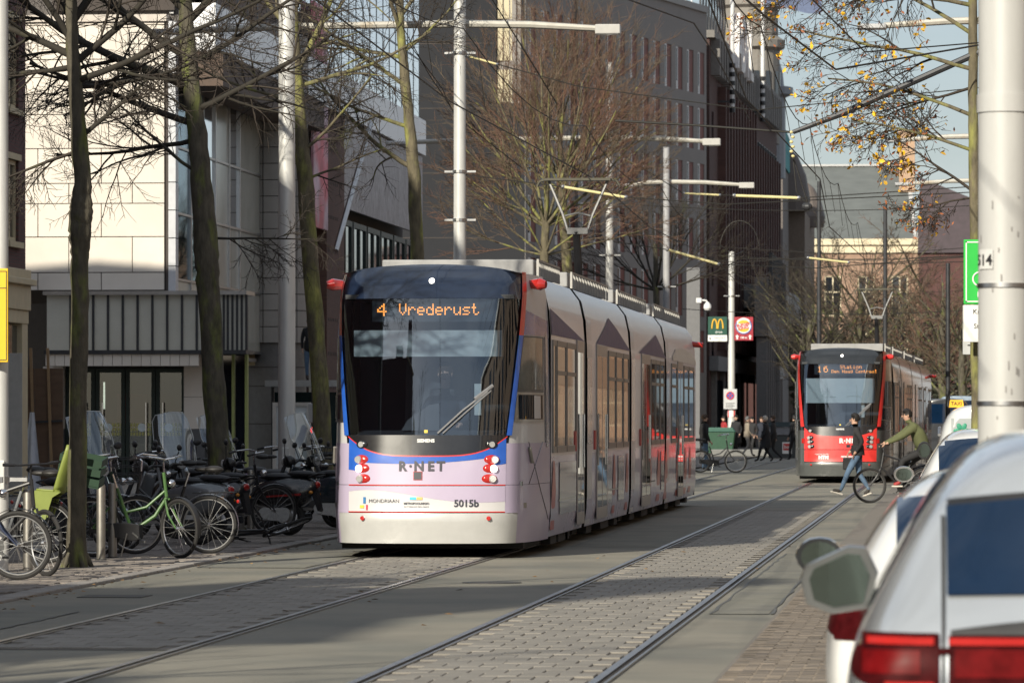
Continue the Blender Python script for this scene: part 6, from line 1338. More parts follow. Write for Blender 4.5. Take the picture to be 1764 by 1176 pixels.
# ------------------------------------------------------------------ people
def skin_body(joints, bones, root):
    """one continuous surface grown round a posed skeleton; joints: name -> (pos, (rx, ry))"""
    names = list(joints); idx = {n: i for i, n in enumerate(names)}
    me = bpy.data.meshes.new("skel"); me.from_pydata([tuple(joints[n][0]) for n in names], [(idx[a], idx[b]) for a, b in bones], [])
    o = bpy.data.objects.new("skel", me); col.objects.link(o); o.modifiers.new("k", 'SKIN'); ss = o.modifiers.new("s", 'SUBSURF'); ss.levels = 1; ss.render_levels = 1
    for n in names:
        sv = me.skin_vertices[0].data[idx[n]]; sv.radius = joints[n][1]; sv.use_root = (n == root)
    dgx = bpy.context.evaluated_depsgraph_get(); out = bpy.data.meshes.new_from_object(o.evaluated_get(dgx)); bpy.data.objects.remove(o)
    return out
def seg_d(p, a, b):
    ab = b - a; t = max(0, min(1, (p - a).dot(ab) / max(ab.length_squared, 1e-9))); return (p - a - ab * t).length
skin_m = M("skin", (.45, .27, .19), .6, var=.08); skin_l = M("skin_light", (.55, .35, .26), .6, var=.08)
def person(label, loc, rz, pose, top, legs, shoes, hair, hair_m, skin=None, h=1.0, group=None, coat=False, bag=None, sole=None, name="person"):
    """pose: dict of joint positions in metres for a 1.75 m figure facing +Y"""
    skin = skin or skin_m
    D = dict(pelvis=(0, 0, .96), spine=(0, 0, 1.12), chest=(0, .01, 1.32), neck=(0, .0, 1.48), head0=(0, .02, 1.56), head1=(0, .03, 1.64), head2=(0, .02, 1.71),
             shL=(-.17, 0, 1.42), elL=(-.23, -.02, 1.14), wrL=(-.24, .06, .90), haL=(-.24, .08, .83), shR=(.17, 0, 1.42), elR=(.23, -.02, 1.14), wrR=(.24, .06, .90), haR=(.24, .08, .83),
             hipL=(-.09, 0, .92), knL=(-.10, .02, .50), anL=(-.10, -.02, .09), toL=(-.11, .14, .035), hipR=(.09, 0, .92), knR=(.10, .02, .50), anR=(.10, -.02, .09), toR=(.11, .14, .035))
    D.update(pose); J = {k: Vector(v) * h for k, v in D.items() if k != 'face'}
    rad = dict(pelvis=(.15, .11), spine=(.14, .105), chest=(.165, .115), neck=(.052, .055), head0=(.060, .072), head1=(.074, .090), head2=(.058, .07), shL=(.072, .072), elL=(.050, .050), wrL=(.032, .034), haL=(.036, .020), hipL=(.098, .098), knL=(.066, .068), anL=(.042, .045), toL=(.042, .030))
    for k in list(rad):
        if k.endswith('L') and len(k) > 2 and k[:2] in ('sh', 'el', 'wr', 'ha', 'hi', 'kn', 'an', 'to'): rad[k[:-1] + 'R'] = rad[k]
    if 'olive' in label: rad['spine'] = (.19, .19); rad['chest'] = (.21, .20); rad['shL'] = rad['shR'] = (.10, .10); rad['elL'] = rad['elR'] = (.07, .07); rad['pelvis'] = (.18, .16)
    if coat: rad['pelvis'] = (.19, .15); rad['spine'] = (.175, .14); rad['chest'] = (.19, .14)
    js = {k: (J[k], tuple(q * h for q in rad[k])) for k in D if k != 'face'}
    bones = [('pelvis', 'spine'), ('spine', 'chest'), ('chest', 'neck'), ('neck', 'head0'), ('head0', 'head1'), ('head1', 'head2')]
    for s in 'LR': bones += [('chest', 'sh' + s), ('sh' + s, 'el' + s), ('el' + s, 'wr' + s), ('wr' + s, 'ha' + s), ('pelvis', 'hip' + s), ('hip' + s, 'kn' + s), ('kn' + s, 'an' + s), ('an' + s, 'to' + s)]
    me = skin_body(js, bones, 'pelvis')
    mats = [skin, top, legs, shoes]
    for m in mats: me.materials.append(m)
    reg = {0: [('neck', 'head0'), ('head0', 'head1'), ('head1', 'head2')] + [('wr' + s, 'ha' + s) for s in 'LR'], 1: [('pelvis', 'spine'), ('spine', 'chest'), ('chest', 'neck')] + [('chest', 'sh' + s) for s in 'LR'] + [('sh' + s, 'el' + s) for s in 'LR'] + [('el' + s, 'wr' + s) for s in 'LR'], 2: [('hip' + s, 'kn' + s) for s in 'LR'] + [('kn' + s, 'an' + s) for s in 'LR'], 3: [('an' + s, 'to' + s) for s in 'LR']}
    for p in me.polygons:
        c = p.center; best = min(((seg_d(c, J[a], J[b]) / (.16 if r_ == 1 and a in ('pelvis', 'spine', 'chest') else .09), r_) for r_, bs in reg.items() for a, b in bs)); p.material_index = best[1]; p.use_smooth = True
    # fingers, nose and ears join the same mesh
    x = MB()
    for s in 'LR':
        hd = J['ha' + s]; d = (J['ha' + s] - J['wr' + s]).normalized(); side = d.cross(Vector((0, 0, 1)) if abs(d.z) < .9 else Vector((1, 0, 0))).normalized(); curl = side.cross(d).normalized() * -1
        for k in range(4):
            o_ = side * (.026 - .017 * k) * h; L_ = (.075, .085, .08, .062)[k] * h; b0 = hd + o_ + d * .01; x.tube([b0, b0 + d * L_ * .55 + curl * .008, b0 + d * L_ * .85 + curl * .03], [.0095 * h, .009 * h, .007 * h], 6)
        b0 = hd - d * .02 + side * .03 * h; x.tube([b0, b0 + side * .025 + d * .02, b0 + side * .03 + d * .055], [.011 * h, .010 * h, .008 * h], 6)
    hv = J['head1']; fw = (J['head1'] - J['neck']); face = Vector(D.get('face', (0, 1, 0))).normalized(); rt = face.cross(Vector((0, 0, 1))).normalized()
    x.ball(tuple(hv + face * .092 * h + Vector((0, 0, -.012))), (.014 * h, .014 * h, .022 * h), 8, 6)
    for sg in (-1, 1): x.ball(tuple(hv + rt * .080 * sg * h - face * .005), (.012, .02, .03), 8, 6)
    bm = bmesh.new(); bm.from_mesh(me); tmp = x.mesh("x", [skin], True); bm.from_mesh(tmp); bm.to_mesh(me); bm.free()
    o = ob(name, me, None, loc, (0, 0, rz)); tag(o, label, "person", group)
    # eyes, mouth, hair, soles as children
    e = MB()
    for sg in (-1, 1): e.ball(tuple(hv + face * .082 * h + rt * .030 * sg * h + Vector((0, 0, .012))), (.011, .008, .007), 8, 6)
    e.build("eyes", M("eye_dark", (.03, .025, .02), .3), o); mo = MB().ball(tuple(hv + face * .088 * h + Vector((0, 0, -.050 * h))), (.022, .008, .006), 8, 6).build("mouth", M("lip", (.30, .12, .10), .5), o)
    hr = MB(); n = 14; rgx = random.Random(len(label)); vs = []
    long_ = hair == 'long'
    for i in range(9):
        th = math.pi * .62 * i / 8
        for k in range(n):
            a = 2 * math.pi * k / n; dirv = rt * math.cos(a) * math.sin(th) + face * math.sin(a) * math.sin(th) + Vector((0, 0, 1)) * math.cos(th)
            fr_ = dirv.dot(face); cut = fr_ > .35 and th > math.pi * .36
            r_ = (.070 if cut else .108) * (1 + .06 * rgx.random()); vs.append(hv + Vector((dirv.x * .88, dirv.y, dirv.z * 1.12)) * r_ * h + Vector((0, 0, .022 * h)) - face * .008)
    hr.add(vs, [(i * n + k, i * n + (k + 1) % n, (i + 1) * n + (k + 1) % n, (i + 1) * n + k) for i in range(8) for k in range(n)] + [tuple(range(n - 1, -1, -1))])
    if long_: hr.tube([hv - face * .06 + Vector((0, 0, .03)), hv - face * .09 - Vector((0, 0, .10)), hv - face * .08 - Vector((0, 0, .22))], [.075, .085, .05], 10, flat=1.0)
    hr.build("hair", hair_m, o, smooth=True)
    if sole:
        for s in 'LR': MB().bar(J['an' + s] - Vector((0, .03, .075)) + (J['to' + s] - J['an' + s]) * -.1, J['to' + s] + (J['to' + s] - J['an' + s]) * .22 - Vector((0, 0, .022)), .085, .03).build("shoe_sole", sole, o, bevel=.008)
    if coat:
        b = MB(); n = 16; vs = []
        ca = J['pelvis']
        for i, (z, rx_, ry_) in enumerate(((1.20, .185, .15), (.96, .205, .18), (.72, .225, .21), (.56, .235, .22))):
            for k in range(n):
                a = 2 * math.pi * k / n; vs.append((ca.x + rx_ * math.cos(a) * h * (1 + .03 * (k % 2)), ca.y + ry_ * math.sin(a) * h * (1 + .03 * (k % 2)), z * h))
        b.add(vs, [(i * n + k, i * n + (k + 1) % n, (i + 1) * n + (k + 1) % n, (i + 1) * n + k) for i in range(3) for k in range(n)]); b.build("coat_skirt", top, o, smooth=True)
    else:
        b = MB(); n = 16; vs = []; pl = J['pelvis']; spn = J['spine']
        for z, f in ((0.0, 1.0), (.5, .98), (1.0, .93)):
            c = pl.lerp(spn, z); c = c + Vector((0, 0, -.05 * (1 - z)))
            for k in range(n):
                a = 2 * math.pi * k / n; vs.append(c + Vector((.175 * f * math.cos(a) * h, .14 * f * math.sin(a) * h, 0)))
        b.add(vs, [(i * n + k, i * n + (k + 1) % n, (i + 1) * n + (k + 1) % n, (i + 1) * n + k) for i in range(2) for k in range(n)]); b.build("jacket_hem", top, o, smooth=True)
    if bag:
        c = J[bag[0]]; MB().box(c.x - .04, c.x + .04, c.y - .12, c.y + .12, c.z - .34, c.z - .08).build("bag", bag[1], o, bevel=.02)
    return o
cloth = lambda n, c: M("cloth_" + n, c, .85, var=.18, scale=9, bump=.25, bscale=14)
jk, jeans, olive = cloth("black_jacket", (.020, .020, .022)), cloth("jeans", (.085, .14, .22)), cloth("olive", (.095, .105, .045))
dkc, beigec, navy = cloth("dark_coat", (.014, .014, .017)), cloth("beige_coat", (.25, .21, .165)), cloth("navy", (.018, .022, .035))
sh_d, sh_r, sh_w = M("shoe_dark", (.03, .025, .022), .6), M("shoe_red", (.30, .03, .03), .6), M("shoe_sole_white", (.6, .55, .48), .6)
hb, hw_, hbr = M("hair_black", (.012, .010, .009), .55), M("hair_white", (.50, .46, .40), .7), M("hair_brown", (.06, .035, .02), .6)
# the pedestrian striding across the rails (faces -X)
person("person in black jacket and blue jeans striding across the rails", (X_at(1478, 102), 102, .0), R(90),
       dict(pelvis=(0, 0, .90), spine=(0, .01, 1.06), chest=(0, .03, 1.27), neck=(0, .04, 1.43), head0=(0, .06, 1.51), head1=(0, .07, 1.59), head2=(0, .06, 1.66), shL=(-.17, .03, 1.37), elL=(-.22, -.10, 1.12), wrL=(-.20, .04, .92), haL=(-.19, .08, .86), shR=(.17, .03, 1.37), elR=(.22, .0, 1.10), wrR=(.17, .16, .93), haR=(.16, .20, .88),
            hipL=(-.09, 0, .87), knL=(-.09, .20, .51), anL=(-.09, .36, .11), toL=(-.09, .53, .12), hipR=(.09, 0, .87), knR=(.09, -.02, .47), anR=(.09, -.24, .13), toR=(.09, -.12, .035)), jk, jeans, sh_d, 'short', hb, skin_m, 1.02, bag=('haR', black), sole=sh_w)
# the cyclist (faces -X and a little away)
bq = bicycle("black sports bicycle ridden by the person in the olive jacket", (X_at(1594, 93.6), 93.6, .0), R(97), blackp, .0, R(12), rack=False, dutch=False, group="bicycles in traffic", wide_tyre=.024)
person("person in olive green jacket riding a black bicycle across the street", (X_at(1594, 93.6), 93.6, 0), R(97),
       dict(pelvis=(0, .0, 1.07), spine=(0, .08, 1.23), chest=(0, .21, 1.42), neck=(0, .30, 1.55), head0=(0, .35, 1.62), head1=(0, .37, 1.70), head2=(0, .35, 1.77), face=(-.35, 1, 0), shL=(-.19, .24, 1.48), elL=(-.27, .50, 1.29), wrL=(-.28, .76, 1.17), haL=(-.28, .81, 1.15), shR=(.19, .24, 1.48), elR=(.27, .50, 1.29), wrR=(.28, .76, 1.17), haR=(.28, .81, 1.15),
            hipL=(-.09, .05, 1.01), knL=(-.11, .48, .82), anL=(-.10, .50, .40), toL=(-.10, .64, .36), hipR=(.09, .05, 1.01), knR=(.11, .42, .66), anR=(.10, .36, .24), toR=(.10, .50, .17)), olive, jk, sh_r, 'short', hb, skin_m, 1.0, sole=sh_w)
# tram driver behind the windscreen
person("driver in dark blue uniform seated behind the lilac tram's windscreen", (TRK[0] + .08, 57.15, .90), R(180),
       dict(pelvis=(0, 0, .42), spine=(0, .0, .62), chest=(0, .02, .86), neck=(0, .03, 1.06), head0=(0, .06, 1.16), head1=(0, .07, 1.26), head2=(0, .06, 1.34), shL=(-.19, .02, .98), elL=(-.27, .14, .74), wrL=(-.22, .40, .66), haL=(-.20, .47, .66), shR=(.19, .02, .98), elR=(.27, .14, .74), wrR=(.22, .40, .66), haR=(.20, .47, .66), hipL=(-.1, .04, .42), knL=(-.13, .42, .44), anL=(-.13, .46, .08), toL=(-.13, .6, .04), hipR=(.1, .04, .42), knR=(.13, .42, .44), anR=(.13, .46, .08), toR=(.13, .6, .04)), navy, navy, sh_d, 'short', hbr, skin_l, 1.0)
sx = thing("driver_seat", "dark driver's seat inside the lilac tram's cab", "seat", (TRK[0] + .08, 57.35, .90)); MB().box(-.24, .24, -.25, .2, .28, .36).build("cushion", cab_dark, sx, bevel=.03); MB().box(-.24, .24, .15, .24, .36, 1.1).build("backrest", cab_dark, sx, bevel=.03); MB().box(-.08, .08, -.08, .08, 0, .28).build("base", cab_dark, sx)
# people on the far pavement
def walker(label, px, Y, rz, top, legs, hair, hm, coat=False, h=1.0, st=.22, bag=None, skin=None, group="people on the far pavement", arms=0.0):
    return person(label, (X_at(px, Y), Y, .02), rz, dict(pelvis=(0, 0, .93), knL=(-.09, .14 + st * .2, .50), anL=(-.09, st * 1.3, .10), toL=(-.09, st * 1.3 + .15, .06), knR=(.09, .03, .49), anR=(.09, -st * 1.2, .14), toR=(.09, -st * 1.2 + .12, .05), hipL=(-.09, 0, .90), hipR=(.09, 0, .90), wrL=(-.22, .10 + arms, .92 + arms * .4), haL=(-.21, .15 + arms * 1.3, .87 + arms * .5), elL=(-.23, -.06 + arms * .4, 1.14), wrR=(.22, -.04 + arms, .90 + arms * .4), haR=(.22, -.03 + arms * 1.3, .84 + arms * .5)), top, legs, sh_d, hair, hm, skin or skin_l, h, group, coat, bag)
walker("person with white hair in a long dark coat on the far pavement", 1319, 179, R(75), dkc, dkc, 'short', hw_, True, .98)
walker("person in black walking just behind the white haired person", 1332, 181.5, R(80), jk, jk, 'short', hbr, False, 1.0, .28)
walker("person in a beige coat and pale trousers bending at the stall", 1287, 205, R(-70), beigec, cloth("pale_trousers", (.22, .20, .18)), 'short', M("hood_grey", (.10, .10, .105), .9), False, .98, .2, arms=.18)
walker("person in dark clothes beside the lamp post with food signs", 1268, 213, R(160), dkc, dkc, 'short', hb, True, 1.02, .1)
walker("person in a dark jacket standing behind the low stone plinth", 1296, 214, R(150), jk, jk, 'short', hb, False, .97, .08)
walker("person with long brown hair standing behind the stone plinth's end", 1312, 216, R(170), navy, jk, 'long', hbr, False, .97, .08)
walker("person in a red jacket standing behind the striped lamp post", 1247, 226, R(120), cloth("red_jacket", (.30, .025, .03)), jk, 'short', hb, False, 1.0, .1)
walker("person in black beside the red tram's front corner", 1369, 186, R(40), dkc, dkc, 'short', hb, False, 1.0, .15)
walker("person in black jacket and jeans waiting with a bicycle behind the lilac tram", 1213, 146, R(-60), jk, jeans, 'short', hbr, False, 1.0, .08, arms=.12)
bicycle("dark bicycle with pale tyres held behind the lilac tram", (X_at(1206, 144.2), 144.2, .02), R(-72), blackp, .05, R(-20), group="bicycles in traffic", wide_tyre=.026)
walker("person in dark clothes standing on the ledge above the bus shelter", 534, 134, R(180), dkc, jeans, 'short', hb, False, 1.0, .05, group="people above the street").location.z = Z_at(655, 134, 534)
# ------------------------------------------------------------------ poles, lamps, wires, signs, street furniture
yel_ins = M("insulator_yellow", (.62, .55, .28), .5, var=.15); wire_m = M("wire_dark", (.035, .033, .03), .6, .5); lamp_w = M("lamp_enamel", (.46, .44, .39), .45, var=.12, c2=(.40, .33, .24), c2pos=.72); rust = M("rust_streak", (.22, .12, .05), .9)
def pole(label, X, Y, r0, r1, H, beam=None, brackets=(), group="tall lamp poles", collar=True, m=galv):
    t = thing("lamp_pole", label, "lamp pole", (X, Y, 0.0), group=group)
    MB().tube([(0, 0, -.1), (0, 0, H * .5), (0, 0, H)], [r0, lerp(r0, r1, .5), r1], 20).build("mast", m, t, smooth=True)
    if collar: MB().lathe([(r0 * 1.25, 0), (r0 * 1.25, .03), (r0 * 1.03, .05)], k=20).build("base_collar", dark_metal, t); MB().box(-.06, .06, -r0 - .004, -r0 + .02, .8, 1.2).build("service_hatch", galv, t, bevel=.01)
    for z in brackets:
        b = MB(); b.lathe([(r0 + .005, z - .03), (r0 + .018, z - .03), (r0 + .018, z + .03), (r0 + .005, z + .03)], k=16); b.box(-r0 - .18, r0 + .2, -.02, .02, z - .02, z + .02); b.build("clamp", alu, t)
    if beam:
        zb_, xl, xr = beam
        sg = 1 if xr > -xl else 1
        b = MB(); b.tube([(xl, .22, zb_ + .02), (xl * .5, .22, zb_ + .10), (0, .22, zb_ + .12), (xr * .5, .22, zb_ + .09), (xr, .22, zb_)], [.085, .10, .11, .105, .085], 8, flat=.75); b.build("lamp_beam", lamp_w, t, smooth=True)
        MB().box(xl - .55, xl + .05, .02, .42, zb_ - .06, zb_ + .05).build("lamp_head", alu, t, bevel=.02); MB().box(xr - .10, xr + .42, .05, .40, zb_ - .12, zb_ + .08).build("lamp_head", M("lamp_head_grey", (.42, .41, .39), .5, var=.1), t, bevel=.02)
        MB().box(xr - .08, xr + .38, .08, .36, zb_ - .125, zb_ - .115).build("lamp_glass", lens, t)
        MB().bar((-.1, .1, zb_ + .12), (.1, .3, zb_ + .12), .2, .18).build("beam_bracket", alu, t)
    return t
XP = -9.95
def px_pole(px, X=XP): return Y_for(px, X)
Y1, Y2, Y3, Y4 = px_pole(494, -10.2), px_pole(792, -10.2), px_pole(1050, -10.0), px_pole(1148, -9.9)
pole("smooth tall lamp pole between the parked bicycles", -10.2, Y1, .135, .12, 12, (9.75, -6.0, 2.9))
pole("bright lamp pole with long arm behind the lilac tram's windscreen", -10.2, Y2, .135, .12, 12, (9.7, -6.0, 2.9), (9.2, 6.75, 5.75))
pole("slim white lamp pole before the grey office", -10.0, Y3, .12, .10, 12, (9.7, -6.0, 2.8), (8.1, 6.4, 5.2))
pole("grey lamp pole beside the small black branched tree", -9.9, Y4, .13, .11, 11, (9.7, -1.2, 2.6), (6.2,), m=M("shaded_pole_paint", (.33, .33, .34), .5, var=.1))  # darker copy of the pole colour, its shade put into the paint
pole("pole carrying the yellow sign beside the bicycles", X_at(4, 49.5) - .02, 49.5, .085, .08, 9, None, (1.0,), group="small poles")
# the big one close to the parked cars
bp = pole("thick pale pole with number plate 514 beside the parked silver car", X_at(1731, 27.0), 27.0, .152, .142, 10, None, (), group="tall lamp poles", m=M("worn_white_pole", (.47, .47, .46), .42, .1, var=.06, scale=3, stretch=(2, 2, .5), c2=(.39, .385, .37), c2pos=.74))
for z_ in (2.38, 1.72): MB().lathe([(.150, z_ - .012), (.158, z_ - .012), (.158, z_ + .012), (.150, z_ + .012)], k=40).build("steel_band", alu, bp, smooth=True); 
MB().lathe([(.153, 3.35), (.157, 3.35), (.157, 3.45), (.153, 3.45)], k=40).build("joint_ring", MATS["worn_white_pole"], bp, smooth=True)
plq = MB().grid(lambda u, v: (.156 * math.sin(lerp(-1.15, -.45, u)), -.156 * math.cos(lerp(-1.15, -.45, u)), lerp(2.47, 2.58, v)), 6, 1).build("number_plate", M("plate_grey", (.52, .52, .51), .5), bp)
b = text_mb("514", .085, 0, .002)
b.v = [(.1585 * math.sin(-.88 + v[0] / .156), -.1585 * math.cos(-.88 + v[0] / .156), 2.492 + v[1]) for v in b.v]; b.build("plate_number", black, bp)
gr = random.Random(6)
for k in range(16):
    a = gr.uniform(-1.3, .9); z_ = gr.uniform(1.5, 2.9); hgt = gr.uniform(.01, .05)
    MB().grid(lambda u, v: (.1545 * math.sin(a + .05 * u), -.1545 * math.cos(a + .05 * u), z_ + hgt * v), 2, 1).build("scuff_mark", M("scuff", (.30, .29, .28), .8), bp)
# far poles
pole("lamp post with two food signs and a no parking plate", X_at(1260, 216), 216, .17, .13, 9.2, None, (7.2,), group="small poles", collar=True)
pole("slim dark mast before the slate roof's middle", X_at(1411, 205), 205, .10, .08, 11.8, None, (), group="dark wire masts", m=dark_metal, collar=False)
pole("slim dark mast before the slate roof's end", X_at(1525, 200), 200, .10, .08, 10.6, None, (), group="dark wire masts", m=dark_metal, collar=False)
pole("dark mast beside the red tram's side", X_at(1633, 150), 150, .075, .07, 6.5, None, (), group="dark wire masts", m=dark_metal, collar=False)
for (lab, Y, X) in (("lamp pole hidden by the leafy tree, first of the kerb row", Y2, 1.15), ("kerb lamp pole behind the thick pale pole", Y3, 1.15), ("kerb lamp pole level with the red tram", Y4, 1.1)):
    t = pole(lab, X, Y, .13, .11, 12, (9.7, -2.6, 2.2), (), group="lamp poles along the parked cars")
# ---- wires
def wire(label, pts, r=.008, ins=(), group="overhead wires", m=None, name="overhead_wire"):
    t = thing(name, label, "wire", (0, 0, 0), group=group); P = [Vector(p) for p in pts]
    MB().tube(P, r, 5, cap=False).build("cable", m or wire_m, t)
    tot = [0]
    for a, b_ in zip(P, P[1:]): tot.append(tot[-1] + (b_ - a).length)
    def pt(s):
        s *= tot[-1]
        for i in range(len(P) - 1):
            if s <= tot[i + 1]: return P[i].lerp(P[i + 1], (s - tot[i]) / (tot[i + 1] - tot[i]))
        return P[-1]
    for s0, s1, rr in ins:
        q = MB(); q.tube([pt(s0), pt(s1)], rr, 8); q.build("insulator_rod", yel_ins, t); e = MB()
        for s_ in (s0, s1): e.ball(tuple(pt(s_)), rr * 1.6, 8, 6)
        e.build("rod_fitting", alu, t)
    return t
def sag(a, b_, d, n=14): return [Vector(a).lerp(Vector(b_), i / n) - Vector((0, 0, d * 4 * (i / n) * (1 - i / n))) for i in range(n + 1)]
for xx, lab in ((TRK[0], "contact wire over the lilac tram's track"), (TRK[1] + .5, "contact wire over the red tram's track")):
    pts = [(xx + (.18 if k % 2 else -.18), 20 + k * 20, 5.64) for k in range(15)]; wire(lab, pts, .010)
    wire(lab.replace("contact", "carrier"), [p for k in range(14) for p in sag((xx, 20 + k * 20, 6.55), (xx, 40 + k * 20, 6.55), .35, 6)[:-1]], .008)
    for k in range(30):
        yy = 22 + k * 8.7; 
    dr = MB()
    for k in range(40):
        yy = 24 + k * 6.3; f = ((yy - 20) % 20) / 20; dr.tube([(xx, yy, 6.55 - 1.4 * f * (1 - f)), (xx + .1, yy, 5.65)], .005, 4, cap=False)
    tag(dr.build("dropper_wires", wire_m), lab.replace("contact wire", "thin droppers hanging to the wire"), "wire", kind='stuff')
spans = [("span wire with yellow rod from the bright lamp pole's upper clamp", Y2, [(792, 95), (860, 112), (1000, 150), (1300, 190), (1700, 150)], [((806, 97), (856, 111), .022)]),
         ("span wire from the bright lamp pole's middle clamp", Y2, [(790, 300), (970, 322), (1080, 340), (1250, 352), (1700, 330)], [((970, 322), (1078, 340), .03)]),
         ("span wire with long yellow rods from the slim white pole", Y3, [(1050, 268), (1075, 275), (1100, 286), (1175, 332), (1265, 337), (1380, 341), (1700, 320)], [((1075, 275), (1100, 286), .03), ((1178, 333), (1240, 336), .028), ((1265, 337), (1376, 341), .042)]),
         ("lower span wire from the slim white pole", Y3, [(1050, 415), (1150, 430), (1240, 455), (1400, 462), (1700, 440)], [((1150, 430), (1238, 455), .038)]),
         ("span wire with a yellow rod above the red tram", Y4, [(1148, 440), (1270, 452), (1390, 444), (1500, 455), (1700, 450)], [((1392, 444), (1462, 452), .035)]),
         ("far span wire between the dark masts", 205, [(1220, 424), (1411, 436), (1525, 437), (1690, 425)], []), ("second far span wire from the lamp post with food signs", 216, [(1262, 445), (1411, 448), (1525, 448), (1690, 440)], [])]
for lab, Y, pp, rods in spans:
    t = wire(lab, [at(x_, y_, Y) for x_, y_ in pp], .012 if Y < 120 else .016)
    for a_, b_, rr in rods:
        MB().tube([at(*a_, Y), at(*b_, Y)], rr, 8).build("insulator_rod", yel_ins, t)
        e = MB(); [e.ball(tuple(at(*q_, Y)), rr * 1.5, 8, 6) for q_ in (a_, b_)]; e.build("rod_fitting", alu, t)
for k, (Y, z) in enumerate(((150, 8.4), (190, 8.2), (235, 8.0), (185, 5.9), (225, 6.3))):
    wire(["thin cross wire before the grey office", "high cross wire before the brown store", "far cross wire under the slate roof", "low cross wire above the red tram", "lower far cross wire above the shrubs"][k], sag((-10.5, Y, z), (2.2, Y + 2, z + .1), .25), .014)
# pipe arm that carries the wire over the red tram's track, and its diagonal stay
A = at(1366, 228, 60); B_ = Vector((.62, 60, 6.35))
arm = thing("wire_arm", "thick dark pipe arm reaching over the red tram's track", "wire arm", (.75, 60, 0))
MB().tube([A - Vector((.75, 60, 0)), at(1450, 196, 60) - Vector((.75, 60, 0)), B_ - Vector((.75, 60, 0))], [.028, .04, .045], 8).build("pipe", dark_metal, arm, smooth=True)
MB().tube([A - Vector((.75, 60, 0)), at(1200, 216, 60) - Vector((.75, 60, 0)), at(1060, 208, 60) - Vector((.75, 60, 0))], .014, 6).build("pull_rod", wire_m, arm)
q = MB()
for k in range(6): q.ball(tuple(A + Vector((-.02 + .02 * (k % 2), 0, -.06 * k)) - Vector((.75, 60, 0))), (.025, .025, .02), 8, 6)
q.build("insulator_chain", yel_ins, arm); MB().tube([A - Vector((.75, 60, .3)), at(1392, 352, 60) - Vector((.75, 60, 0)), at(1372, 330, 60) - Vector((.75, 60, 0)), A - Vector((.75, 60, .3))], .007, 5).build("hanger", wire_m, arm); MB().ball(tuple(at(1390, 356, 60) - Vector((.75, 60, 0))), (.07, .05, .05), 10, 8).build("splice_box", dark_metal, arm)
MB().tube([(0, 0, 0), (0, 0, 7.5)], [.10, .09], 14).build("mast", galv, arm, smooth=True)
wire("long guy wire slanting down across the pale sky", [at(1275, -10, 45), at(1320, 30, 48), at(1440, 120, 55), B_], .012)
wire("guy wire slanting above the yellow leaves", [at(1395, -5, 45), at(1490, 90, 58), B_], .009)
wire("slack cable falling past the dark gable wall", [at(845, -5, 98), at(905, 90, 99), at(960, 180, 100)], .014)
wire("dark feeder cable dropping to the brown store", [at(1070, -5, 70), at(1195, 40, 80), at(1235, 100, 90), at(1292, 208, 110)], .014)
wire("thin cable behind the mossy tree", [at(690, 40, 95), at(740, 130, 100), at(790, 205, 103), at(900, 290, 106)], .010)
wire("twin cable beside the bright lamp pole", [at(700, 70, 96), at(760, 150, 98), at(782, 195, Y2)], .010)
wire("looped cable above the two food signs", [at(1240 + 34 * (1 - math.cos(a)), 430 - 50 * math.sin(a), 200) for a in [k * .3 for k in range(11)]], .02)
# ---- signs
def panel(name, label, cat, c, w_, h_, m, d=.03, group=None, rz=0.0):
    t = thing(name, label, cat, c, rz, group); MB().box(-w_ / 2, w_ / 2, 0, d, -h_ / 2, h_ / 2).build("plate", m, t, bevel=.006); return t
YS = 49.25
s = panel("yellow_sign", "yellow notice sign fixed to the pole beside the bicycles", "sign", at(-14, 543, YS), .34, .98, M("sign_yellow", (.75, .47, .01), .45, var=.05))
MB().box(-.155, .155, -.004, 0, -.47, -.462).build("border", black, s); MB().box(.150, .158, -.004, 0, -.46, .46).build("border", black, s); MB().box(-.155, .155, -.004, 0, .28, .288).build("border", black, s); MB().box(-.155, .155, -.004, 0, .455, .463).build("border", black, s)
# green bicycle parking sign on the leafy tree
gs = panel("green_sign", "green bicycle parking sign with white border beside the thick pole", "sign", at(1697, 468, 59.6), .53, .80, M("sign_green", (.015, .42, .05), .4, var=.04))
wm = M("sign_white", (.72, .72, .70), .45, var=.04)
for x0, x1, z0, z1 in ((-.24, -.225, -.375, .375), (.225, .24, -.375, .375), (-.24, .24, .36, .375), (-.24, .24, -.375, -.36)): MB().box(x0, x1, -.005, 0, z0, z1).build("border", wm, gs)
for sg in (-1, 1): MB().torus((sg * .085 + .02, -.004, -.09), .085, .011, 'Y', 24, 6).build("bicycle_symbol", wm, gs)
MB().tube([(-.065, -.005, -.09), (-.01, -.005, .05), (.08, -.005, .05), (.105, -.005, -.09)], .009, 6).build("bicycle_symbol", wm, gs); text_obj("P", .24, wm, gs, (.02, -.004, .12), bold=.008); text_obj("FIETS", .085, wm, gs, (0, -.004, -.31), bold=.004)
ws = panel("white_sign", "white name plate under the green bicycle sign", "sign", at(1697, 557, 59.62), .53, .46, wm); text_obj("Kranestraat", .085, black, ws, (.05, -.004, .12)); text_obj("Stadhuis", .085, black, ws, (.0, -.004, -.06))
inf = panel("grey_sign", "grey framed notice behind the leafy tree's trunk", "sign", at(1686, 568, 60.4), .40, .62, M("sign_grey", (.42, .43, .44), .5))
for k in range(7): MB().box(-.14, .12 - .05 * (k % 3), -.004, 0, .16 - k * .06, .175 - k * .06).build("text_line", black, inf)
